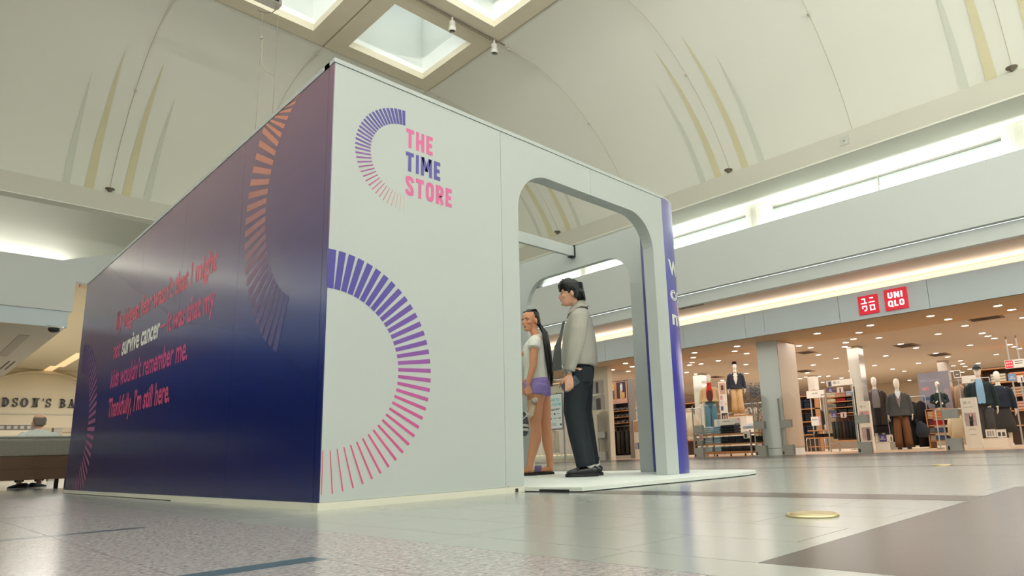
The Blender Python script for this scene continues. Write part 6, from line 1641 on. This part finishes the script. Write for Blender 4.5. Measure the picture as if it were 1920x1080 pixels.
# two tall sign stands with emblem
for (u0, v0, u1, v1, X, lab, big) in ((1613, 752, 1634, 845, 14.9, 'tall white sign stand with two figure photos by the grey white column', False), (1806, 745, 1836, 838, 14.6, 'tall white sign stand with one portrait photo right of the cashmere shelves', True)):
    t, sub, txt, bx = card('sign_stand', lab, u0, v0, u1, v1, X, M['paper'], thick=.10)
    hB = bx[3]-bx[2]; wB = bx[0]-bx[1]
    square_mark(t, X, bx[0]-.20*wB, bx[3]-.125*hB, .17*wB)
    if big: sub(.14, .31, .86, .58, PH['mauve'], 'photo'); sub(.42, .34, .66, .50, PH['dark'], 'photo_figure', .0025); sub(.40, .48, .62, .58, M['black'], 'photo_figure', .0028); sub(.46, .33, .60, .385, PH['skin'], 'photo_figure', .0028); sub(.14, .19, .76, .20, PH['grey']); sub(.3, .64, .72, .65, PH['grey']); sub(.3, .75, .72, .76, PH['grey'])
    else: sub(.06, .20, .94, .38, PH['rose'], 'photo'); sub(.2, .22, .42, .38, PH['grey'], 'photo_figure', .0025); sub(.06, .53, .94, .80, PH['mauve'], 'photo'); sub(.5, .56, .78, .80, PH['dark'], 'photo_figure', .0025)
    MB().box(X-.02, X+.14, bx[1]+.01, bx[0]-.01, 0, max(.006, bx[2]-.0004)).build('foot', M['paper'], t)
# cards on the low plinths
for (u0, v0, u1, v1, X, kind, lab) in ((1648.5, 815, 1662, 828, P3.x-.33, 'new', 'violet new arrival card on the low plinth of the brown coat mannequin'), (1662.6, 815, 1674, 828, P3.x-.33, 'pic', 'white figure card on the low plinth of the brown coat mannequin'), (1848, 805, 1867, 820, min(P5.x, P6.x)-.78, 'bottles', 'card with grey figures on the plinth before the capped mannequin'), (1868, 805, 1887, 820, min(P5.x, P6.x)-.78, 'glasses', 'card with two dark oval shapes on the plinth before the capped mannequin'), (1890, 701, 1905, 714, 19.0, 'sky', 'sky blue new arrival card above the rightmost mannequin'), (1907, 704, 1919, 717, 19.0, 'pic', 'small pale card with a dark shape at the right edge above the rightmost mannequin')):
    t, sub, txt, bx = card('shelf_card', lab, u0, v0, u1, v1, X, NAVY if kind == 'new' else (SKYB if kind == 'sky' else mat('card_white', rgb(222, 216, 208), .5)))
    if kind in ('new', 'sky'): txt('NEW', .3, .45, .4, .17, M['paper'], .03); txt('ARRIVAL', .12, .72, .76, .17, M['paper'], .03)
    elif kind == 'pic': sub(.62, .3, .82, .9, PH['dark'], 'photo_figure')
    elif kind == 'bottles':
        for f_ in (.15, .4, .65): sub(f_, .2, f_+.18, .85, PH['grey'], 'photo_figure')
    else:
        for f_ in (.16, .58): sub(f_, .35, f_+.28, .85, PH['dark'], 'photo_figure')
    if kind in ('sky',) or X == 19.0: MB().box(X+.0125, X+.03, (bx[0]+bx[1])/2-.02, (bx[0]+bx[1])/2+.02, 0, bx[3]-.02).build('post', M['grey'], t)
    else: MB().box(X+.0125, X+.06, (bx[0]+bx[1])/2-.04, (bx[0]+bx[1])/2+.04, bx[2]-.004, bx[2]+.03).build('foot', M['grey'], t)
X = min(P5.x, P6.x)-.80
y0, y1 = yz(1842, 828, X)[0], yz(1891, 826, X)[0]; z1 = yz(1866, 821, X)[1]
pl = thing('mannequin_plinth', 'low white plinth with two picture cards in front of the capped mannequin', 'plinth', (X+.25, (y0+y1)/2, 0))
MB().box(X, X+.42, y1, y0, 0, z1-.012).build('box', M['paper'], pl); MB().box(X-.006, X+.426, y1-.006, y0+.006, z1-.0115, z1-.003).build('top', M['paper'], pl)
# cashmere board and the shelves of bright knitwear below it
CX = 18.6
t, sub, txt, bx = card('poster_board', 'large lilac grey board reading 100% Cashmere behind the dark sweater bust', 1724, 697, 1783, 772, CX, mat('board_lilac', rgb(150, 146, 156), .5))
txt('100% Cashmere', .08, .23, .62, .055, mat('board_print', rgb(190, 186, 196), .5), .01); sub(.10, .37, .32, .46, PH['rose'], 'photo'); sub(.10, .62, .30, .70, PH['blue'], 'photo'); sub(.80, .45, .94, .70, PH['mauve'], 'photo'); sub(.08, .31, .45, .32, PH['grey']); sub(.08, .52, .3, .53, PH['grey'])
for y in (bx[0]-.1, bx[1]+.1): MB().box(CX+.0125, CX+.04, y-.02, y+.02, 0, bx[3]-.05).build('post', M['grey'], t)
KX = 17.9
y0, y1 = yz(1739, 800, KX)[0], yz(1782, 800, KX)[0]
zk = [yz(1757, v, KX)[1] for v in (766, 783, 797, 811.5, 826)]
ks_ = thing('display_table', 'wooden knitwear shelves below the cashmere board', 'display table', (KX+.3, (y0+y1)/2, 0))
for z in zk: MB().box(KX, KX+.6, y1, y0, z-.022, z).build('shelf', M['shelfwood'], ks_)
for y in (y0, y1):
    MB().box(KX+.01, KX+.59, y-.012, y+.012, 0, zk[0]).build('side_panel', M['shelfwood'], ks_)
names = [('orange', (206, 138, 92)), ('red', (186, 34, 30)), ('slate blue', (78, 92, 122)), ('dusty blue', (70, 84, 110))]
for lv in range(4):
    h_ = (zk[lv]-zk[lv+1]-.05)
    for k in range(2):
        nm, c_ = names[lv] if k == 0 else (['peach', 'plum', 'grey', 'stone'][lv], [(206, 170, 140), (112, 50, 56), (120, 118, 116), (176, 160, 140)][lv])
        stack(KX+.22, (yz(1759, 790, KX)[0] if k == 0 else y0-.095), zk[lv+1]+.001, .26 if k == 0 else .13, .36, h_*.9, 4, cloth('kn_'+nm.replace(' ', '_'), *c_), 'folded %s sweater on the %s shelf below the cashmere board' % (nm, ['top', 'second', 'third', 'fourth'][lv]), '%s sweaters below the cashmere board' % nm)
# bust in a dark sweater standing on those shelves
bz = zk[0]
bt = thing('mannequin_bust', 'white half mannequin in a dark green sweater standing on the knitwear shelves', 'mannequin', (KX+.28, yz(1757, 760, KX)[0], bz+.001), math.atan2(CAM.y-0, CAM.x-KX))
sc_ = (yz(1757, 713, KX)[1]-bz)/.96
bt.scale = (sc_, sc_, sc_)
m = MB(); m.loft([(.012, 0, .70, .03, .03), (.02, 0, .74, .06, .05), (.01, 0, .80, .09, .066), (.0, 0, .87, .094, .072), (-.004, 0, .93, .06, .05), (-.004, 0, .955, .02, .02)], 14)
m.loft([(-.01, 0, .55, .07, .08), (-.006, 0, .62, .047, .05), (.0, 0, .72, .044, .046)], 12); m.lathe([(.12, 0), (.12, .02), (.11, .03)], 16)
for sg in (-1, 1): m.loft([(0, 0, .52, .05, .05), (-.01, sg*.20, .45, .045, .045), (.0, sg*.25, .25, .04, .04), (.09, sg*.16, .21, .034, .034), (.13, sg*.06, .24, .024, .024)], 10)
m.loft([(0, 0, .0, .10, .13), (0, 0, .3, .10, .14), (0, 0, .55, .06, .08)], 12)
hand(m, (.13, -.05, .26), (.6, -.5, -.4), (.3, .3, -1), CURL, .95, 1); hand(m, (.12, .06, .22), (.6, .5, -.4), (.3, -.3, -1), CURL, .95, -1)
link_mesh('body', remesh(m, .010, 2, 'bust', [M['mann']]), bt)
m = MB(); m.loft([(0, 0, .03, .125, .165), (0, 0, .12, .120, .158), (.01, 0, .30, .130, .170), (-.004, 0, .45, .110, .190), (-.01, 0, .525, .08, .13), (-.012, 0, .565, .06, .08)], 16)
for sg in (-1, 1): m.loft([(-.005, sg*.14, .49, .07, .062), (-.01, sg*.22, .43, .07, .06), (.0, sg*.255, .24, .06, .055), (.09, sg*.16, .20, .052, .05), (.14, sg*.06, .24, .04, .04)], 12)
link_mesh('sweater', remesh(m, .014, 3, 'sweater', [cloth('dark_green_knit', 0, 0, 0)]), bt)
# signs high on the right
t, sub, txt, bx = card('header_board', 'white header board with a red emblem square at the right edge of the shop', 1884, 674, 1921, 690, 18.0, M['paper'], thick=.03)
r_ = sub(.03, .06, .42, .94, M['red'], 'red_square'); w_, h_ = bx[0]-bx[1], bx[3]-bx[2]
for r in range(2):
    for c_ in range(3):
        yy = bx[0]-w_*(.08+.115*c_); zz = bx[3]-h_*(.28+.36*r)
        MB().box(18.0-.0025, 18.0-.0013, yy-w_*.075, yy, zz-h_*.12, zz+h_*.08).build('emblem_mark', mat('emblem_pink', rgb(232, 200, 196), .5), t)
sub(.52, .2, .95, .27, M['ink']); sub(.52, .45, .9, .52, M['ink'])
for y in (bx[0]-.1, bx[1]+.1): MB().box(18.031, 18.05, y-.015, y+.015, bx[3]-.05, 2.7195).build('hanger_rod', M['grey'], t)
t, sub, txt, bx = card('price_board', 'white price board reading 59.90 left of the capped mannequin', 1803, 704, 1833, 718, 18.45, M['paper']); txt('59.90', .58, .80, .36, .26, M['ink'])
for y in (bx[0]-.08, bx[1]+.08): MB().box(18.4625, 18.48, y-.015, y+.015, 0, bx[3]-.02).build('post', M['grey'], t)
t, sub, txt, bx = card('small_notice', 'small framed dark notice at the top right of the cashmere board', 1788, 694, 1801, 709, 18.4, M['paper']); sub(.08, .1, .92, .86, mat('notice_taupe', rgb(112, 98, 90), .5)); sub(.3, .5, .7, .58, M['paper'], 'print_block', .0025)
MB().box(18.4125, 18.43, (bx[0]+bx[1])/2-.015, (bx[0]+bx[1])/2+.015, 0, bx[3]-.02).build('post', M['grey'], t)
sh_ = thing('wall_shelf_unit', 'shelf unit with warm coloured goods behind the rightmost mannequin', 'shelving', (20.2, yz(1912, 740, 20.0)[0], 0))
ya_ = yz(1912, 740, 20.0)[0]
MB().box(20.4, 20.45, ya_-1.2, ya_+.9, 0, 2.2).build('back_panel', mat('dark_walnut', (1, 1, 1, 1)), sh_)
for z in (.5, .9, 1.3, 1.7, 2.1): MB().box(20.0, 20.4, ya_-1.2, ya_+.9, z, z+.03).build('shelf', M['shelfwood'], sh_)
for y in (ya_-1.2, ya_+.87): MB().box(20.0, 20.4, y, y+.03, 0, 2.2).build('side_panel', M['shelfwood'], sh_)
for k, z in enumerate((.93, 1.33, 1.73)):
    for i in range(4): stack(20.2, ya_-.9+.45*i, z+.001, .36, .30, .24, 3, cloth(*[('kn_orange', 0, 0, 0), ('knit_cream', 0, 0, 0), ('knit_peach', 0, 0, 0), ('camel_wool', 0, 0, 0)][(i+k) % 4]), 'folded %s garment, %s shelf behind the rightmost mannequin' % (['orange', 'cream', 'peach', 'camel'][(i+k) % 4], ['lowest', 'middle', 'top'][k]), '%s garments behind the rightmost mannequin, %s shelf' % (['orange', 'cream', 'peach', 'camel'][(i+k) % 4], ['lowest', 'middle', 'top'][k]))
# long dark rails filling the depth of the shop
for (u, v, X, n_, lab, cols_) in ((1345, 770, 20.5, 7, 'dark coats on the far rail behind the blazer mannequin', ((44, 36, 34), (60, 46, 40))), (1640, 775, 20.0, 6, 'dark garments on the far rail left of the brown coat mannequin', ((40, 38, 38), (56, 50, 46))), (1420, 775, 18.5, 5, 'cream garments on the rail left of the square pier', ((206, 190, 164), (190, 172, 146)))):
    ya_ = yz(u, v, X)[0]; za_ = 1.35 if X > 19 else 1.5
    rail('clothes rail holding the '+lab, X, ya_-.75, ya_+.75, za_+.09)
    for k in range(n_): hung(lab.replace('coats', 'coat').replace('garments', 'garment')+', %s from left' % ordn[k], X, ya_+.6-1.2*k/(n_-1), za_-.012, .42, .95, cloth('rail_%d_%d' % (int(u), k % 2), *cols_[k % 2]), .8, group=lab)
# blue-grey leafy tree behind the blazer mannequin
ty, tz = yz(1418, 740, 17.2)
tr = thing('decor_tree', 'slender tree with blue grey leaves between the blazer mannequin and the square pier', 'tree', (17.2, ty, 0))
m = MB(); m.tube([(17.2, ty, .30), (17.22, ty+.03, .9), (17.2, ty-.02, 1.5), (17.25, ty+.05, 2.1)], [.035, .03, .024, .012], 8)
rnd = random.Random(5); tips = []
for k in range(16):
    z = rnd.uniform(.9, 2.0); a = rnd.uniform(0, 2*PI); r = rnd.uniform(.25, .55)
    e = (17.2+r*math.cos(a)*.8, ty+r*math.sin(a), z+rnd.uniform(.15, .45)); m.tube([(17.21, ty, z), ((17.21+e[0])/2, (ty+e[1])/2, z+.12), e], [.010, .008, .004], 5); tips.append((z, e))
m.build('trunk', mat('bark_grey', rgb(110, 98, 88), .8), tr)
MB().lathe([(.20, 0), (.24, .30), (.22, .30), (.20, .28), (.001, .27)], 20, (17.2, ty, 0)).build('pot', M['grey'], tr)
m = MB()
for k in range(1100):
    z, e = rnd.choice(tips); t_ = rnd.uniform(.25, 1.05)
    c_ = Vector((17.2+(e[0]-17.2)*t_, ty+(e[1]-ty)*t_, z+(e[2]-z)*t_))+Vector((rnd.gauss(0, .07), rnd.gauss(0, .07), rnd.gauss(0, .08)))
    if c_.z > 2.62: continue
    a, b_ = Vector((rnd.gauss(0, 1), rnd.gauss(0, 1), rnd.gauss(0, 1))).normalized()*.045, Vector((rnd.gauss(0, 1), rnd.gauss(0, 1), rnd.gauss(0, 1))).normalized()*.016
    m.add([c_-a, c_+b_, c_+a, c_-b_], [(0, 1, 2, 3)])
fo = m.build('foliage', mat('blue_grey_leaf', rgb(92, 104, 114), .6, var=.25, scale=14), tr); fo['kind'] = 'stuff'
# shopper half hidden behind the sign stand
pp = at_h(1830, 838, 733, 1.68); pp.z = 0
ps = thing('person', 'shopper with dark brown hair in a dark top, half hidden behind the white sign stand', 'person', (pp.x, pp.y, 0), 2.2)
b = MB()
b.loft([(0, 0, .80, .10, .15), (0, 0, .95, .10, .15), (0, 0, 1.10, .09, .13), (0, 0, 1.28, .10, .16), (0, 0, 1.38, .07, .14), (0, 0, 1.42, .05, .06), (.01, 0, 1.50, .048, .05)], 14)
T_ps = head_shell(b, (.03, 0, 1.46), 0.0, .1, .98)
for sg in (-1, 1):
    b.loft([(0, sg*.085, .88, .085, .085), (0, sg*.09, .48, .055, .055), (-.01, sg*.09, .08, .036, .036)], 10); b.loft([(-.03, sg*.09, .03, .03, .03), (.15, sg*.10, .02, .015, .035)], 8)
    b.loft([(0, sg*.14, 1.35, .048, .048), (0, sg*.21, 1.1, .04, .04), (.06, sg*.22, .88, .025, .025)], 10); hand(b, (.062, sg*.22, .87), (.1, 0, -1), (0, -sg, 0), CURL, .95, sg)
link_mesh('body', remesh(b, .010, 3, 'body', [SK1]), ps)
m = MB(); m.loft([(-.05, 0, .0, .05, .07), (-.05, 0, .06, .06, .08), (-.035, 0, .12, .075, .084), (-.01, 0, .17, .10, .084), (-.008, 0, .21, .075, .066), (-.012, 0, .235, .04, .04)], 16); m.xform(T_ps)
link_mesh('hair', remesh(m, .010, 2, 'hair', [mat('brown_hair', rgb(66, 46, 36), .5, var=.3, scale=60)]), ps)
m = MB(); m.loft([(0, 0, .86, .13, .18), (0, 0, 1.10, .12, .165), (0, 0, 1.28, .125, .185), (0, 0, 1.38, .09, .16), (0, 0, 1.43, .06, .075)], 16)
for sg in (-1, 1): m.loft([(0, sg*.13, 1.35, .066, .06), (0, sg*.215, 1.12, .058, .052), (.055, sg*.222, .92, .042, .04)], 10)
link_mesh('sweater', remesh(m, .014, 3, 'sweater', [cloth('dark_plum_knit', 52, 44, 50)]), ps)
m = legs_garment(MB(), .92, .05, .11, .10); m.build('trousers', cloth('near_black', 0, 0, 0), ps, True, False)
# ------------------------------------------------------------------ posters and racks seen through the arches
WXp = 12.985
for (u0, v0, u1, v1, lab, a_) in ((1107, 713.5, 1131, 738, 'upper of two black and white fashion posters on the wall seen through the arch', (.42, .12, .62, .98)), (1109, 742, 1133, 768, 'lower of two black and white fashion posters on the wall seen through the arch', (.38, .2, .72, 1.0))):
    t, sub, txt, bx = card('poster', lab, u0, v0, u1, v1, WXp, mat('poster_grey', rgb(172, 160, 152), .5, var=.2, scale=3), thick=.0145); sub(.0, .0, .35, 1, PH['grey'], 'photo'); sub(*a_, PH['dark'], 'photo_figure', .0025); sub(a_[0]+.04, a_[1]-.06, a_[0]+.16, a_[1], PH['skin'], 'photo_figure', .0028)
t, sub, txt, bx = card('poster_label', 'narrow white label strip between the two black and white posters', 1108, 738.5, 1132, 741.5, WXp, M['paper'], thick=.0145); txt('AW 24', .45, .8, .35, .5, M['ink'], .01); sub(.82, .2, .92, .8, M['ink'])
# display with the wide photograph, shelves of sneakers below it and dark trousers
PXX = 14.4
y0, y1 = yz(1141, 735, PXX)[0], yz(1174, 735, PXX)[0]
t, sub, txt, bx = card('poster', 'wide warm fashion photograph of two walking figures above the dark shelves', 1141, 716, 1174.5, 757, PXX, mat('poster_floor', rgb(206, 160, 140), .5), thick=.04)
sub(.02, .02, .46, .80, mat('poster_ochre', rgb(190, 130, 70), .5, var=.3, scale=5), 'photo'); sub(.46, .02, .98, .78, mat('poster_plum', rgb(58, 40, 52), .5, var=.3, scale=5), 'photo')
sub(.20, .10, .32, .38, mat('poster_yellow', rgb(214, 176, 96), .5), 'photo_figure', .0025); sub(.18, .38, .34, .76, PH['blue'], 'photo_figure', .0025); sub(.66, .14, .80, .42, PH['pale'], 'photo_figure', .0025); sub(.64, .42, .78, .78, mat('poster_sand', rgb(206, 164, 112), .5), 'photo_figure', .0025); sub(.78, .5, .9, .76, mat('poster_sand', (1, 1, 1, 1)), 'photo_figure', .0028); sub(.22, .04, .30, .10, PH['skin'], 'photo_figure', .0028); sub(.69, .08, .77, .14, PH['skin'], 'photo_figure', .0028)
su = thing('wall_shelf_unit', 'dark wall unit under the wide photograph with three shelves and a rail', 'shelving', (PXX+.2, (y0+y1)/2, 0))
MB().box(PXX+.36, PXX+.40, y1-.02, y0+.02, 0, 2.45).build('back_panel', mat('unit_black', rgb(32, 30, 30), .5), su)
for y in (y0+.02, y1-.05): MB().box(PXX+.041, PXX+.36, y, y+.03, 0, 2.45).build('side_panel', mat('unit_grey', rgb(120, 112, 104), .5), su)
zz_ = [yz(1158, v, PXX)[1] for v in (770.5, 782, 793)]
for k, z in enumerate(zz_):
    MB().box(PXX, PXX+.36, y1-.02, y0+.02, z-.02, z).build('shelf', M['shelfwood'], su)
    for i in range(4):
        o = MB(); o.loft([(-.11, 0, .02, .02, .036), (-.05, 0, .035, .034, .040), (.04, 0, .05, .050, .040), (.11, 0, .055, .055, .036)], 10)
        ob = o.build('sneaker_heel', mat('sneaker_pattern', rgb(120, 116, 116), .6, var=.9, scale=40)); ob.location = (PXX+.16, y0-.10-(y0-y1-.16)*i/3, z+.012); ob.rotation_euler = (0, 0, 0)
        tag(ob, 'patterned dark sneaker on the %s shelf under the wide photograph' % ['upper', 'middle', 'lower'][k], 'shoe', 'sneakers under the photograph, %s shelf' % ['upper', 'middle', 'lower'][k])
MB().tube([(PXX+.15, y1, zz_[2]-.10), (PXX+.15, y0, zz_[2]-.10)], .012, 8).build('hanging_bar', M['metal'], su)
for k in range(4): hung('%s trousers on the rail under the wide photograph' % ['black', 'olive', 'ink', 'charcoal'][k], PXX+.15, y0-.10-(y0-y1-.2)*k/3, zz_[2]-.245, .24, zz_[2]-.245-.16, [cloth('near_black', 0, 0, 0), cloth('olive_twill', 62, 58, 40), cloth('ink_wool', 0, 0, 0), cloth('charcoal_wool', 0, 0, 0)][k], .5, False, 'trousers')
MB().box(PXX, PXX+.36, y1-.02, y0+.02, 0, .10).build('kick_board', M['grey'], su)
# beige jacket and small stand right of it
ya_, za_ = yz(1183, 790, 15.2)
rail('short rail with a beige jacket just left of the blue edge of the booth', 15.2, ya_-.35, ya_+.3, za_+.09)
for k in range(2): hung('beige jacket hanging right of the wide photograph display, '+['front', 'behind it'][k], 15.2+.0*k, ya_+.05-.16*k, za_-.012, .40, .62, cloth('camel_wool', 0, 0, 0), .5)
t, sub, txt, bx = card('sign_stand', 'narrow white stand with two small pictures left of the blue edge of the booth', 1189, 788, 1199, 858, 14.6, M['paper'], thick=.06); sub(.1, .03, 1, .32, PH['warm'], 'photo'); sub(.1, .60, .5, .78, PH['mauve'], 'photo'); sub(.6, .60, 1, .78, PH['blue'], 'photo')
MB().box(14.58, 14.68, bx[1], bx[0], 0, max(.005, bx[2]-.0005)).build('foot', M['paper'], t)
t, sub, txt, bx = card('price_board', 'small price board reading 39.90 above the beige jacket seen through the arch', 1182, 764, 1198, 775, 15.6, M['paper']); txt('39.90', .5, .7, .45, .4, M['ink'])
MB().box(15.6125, 15.63, (bx[0]+bx[1])/2-.015, (bx[0]+bx[1])/2+.015, 0, bx[3]-.02).build('post', M['grey'], t)
# window display between the two people: low platform, pink backdrop and letters
py0, py1 = yz(1000, 850, 14.2)[0], yz(1100, 850, 14.2)[0]
dp = thing('window_platform', 'low cream window display platform with a row of lights behind the notice stand', 'platform', (14.4, (py0+py1)/2, 0))
MB().box(13.9, 15.0, py1, py0, 0, .20).build('deck', mat('platform_cream', rgb(220, 210, 194), .5), dp)
for k in range(12): MB().box(13.88, 13.899, py1+(py0-py1)*(k+.2)/12, py1+(py0-py1)*(k+.7)/12, .165, .195).build('light_segment', TR, dp)
bd = thing('window_backdrop', 'pale pink window backdrop behind the rust trousers mannequin', 'backdrop', (15.2, (py0+py1)/2, 0))
MB().box(15.2, 15.26, py1-.2, py0+.6, 0, 1.75).build('lower_panel', mat('backdrop_pink', rgb(206, 178, 170), .7), bd)
MB().box(15.2, 15.26, py1-.2, py0+.6, 1.755, 2.69).build('upper_panel', mat('backdrop_cream', rgb(214, 204, 186), .7), bd)
wp = struct(MB().box(13.84, 13.848, py1-.2, py0+.6, .001, 2.688).build('window_9', M['glass']))
la = thing('window_lettering', 'small brown letters R and A on the window behind the notice stand', 'sign', (13.838, yz(1038, 738, 13.838)[0], yz(1038, 741, 13.838)[1]))
for ch, u in (('R', 1030.5), ('A', 1041.5)):
    y_, z_ = yz(u, 741.5, 13.838); letters(ch, (13.838, y_, z_), (0, -1, 0), (0, 0, 1), .10, .11, .03).build('letter', mat('letter_brown', rgb(128, 84, 62), .5), la)
hd = thing('window_header_light', 'dim warm header light above the window display behind the people', 'light', (14.0, yz(1040, 705, 14.0)[0], 2.0))
ya_, za_ = yz(1037, 713, 14.0)
MB().box(14.0, 14.25, ya_-.5, ya_+.35, za_-.10, za_+.06).build('housing', mat('header_brown', rgb(160, 116, 84), .6), hd)
MB().box(14.03, 14.22, ya_-.45, ya_+.3, za_-.11, za_-.1005).build('lens', TR, hd)
for y in (ya_-.4, ya_+.25): MB().box(14.1, 14.12, y, y+.02, za_+.0605, 2.688).build('rod', M['grey'], hd)
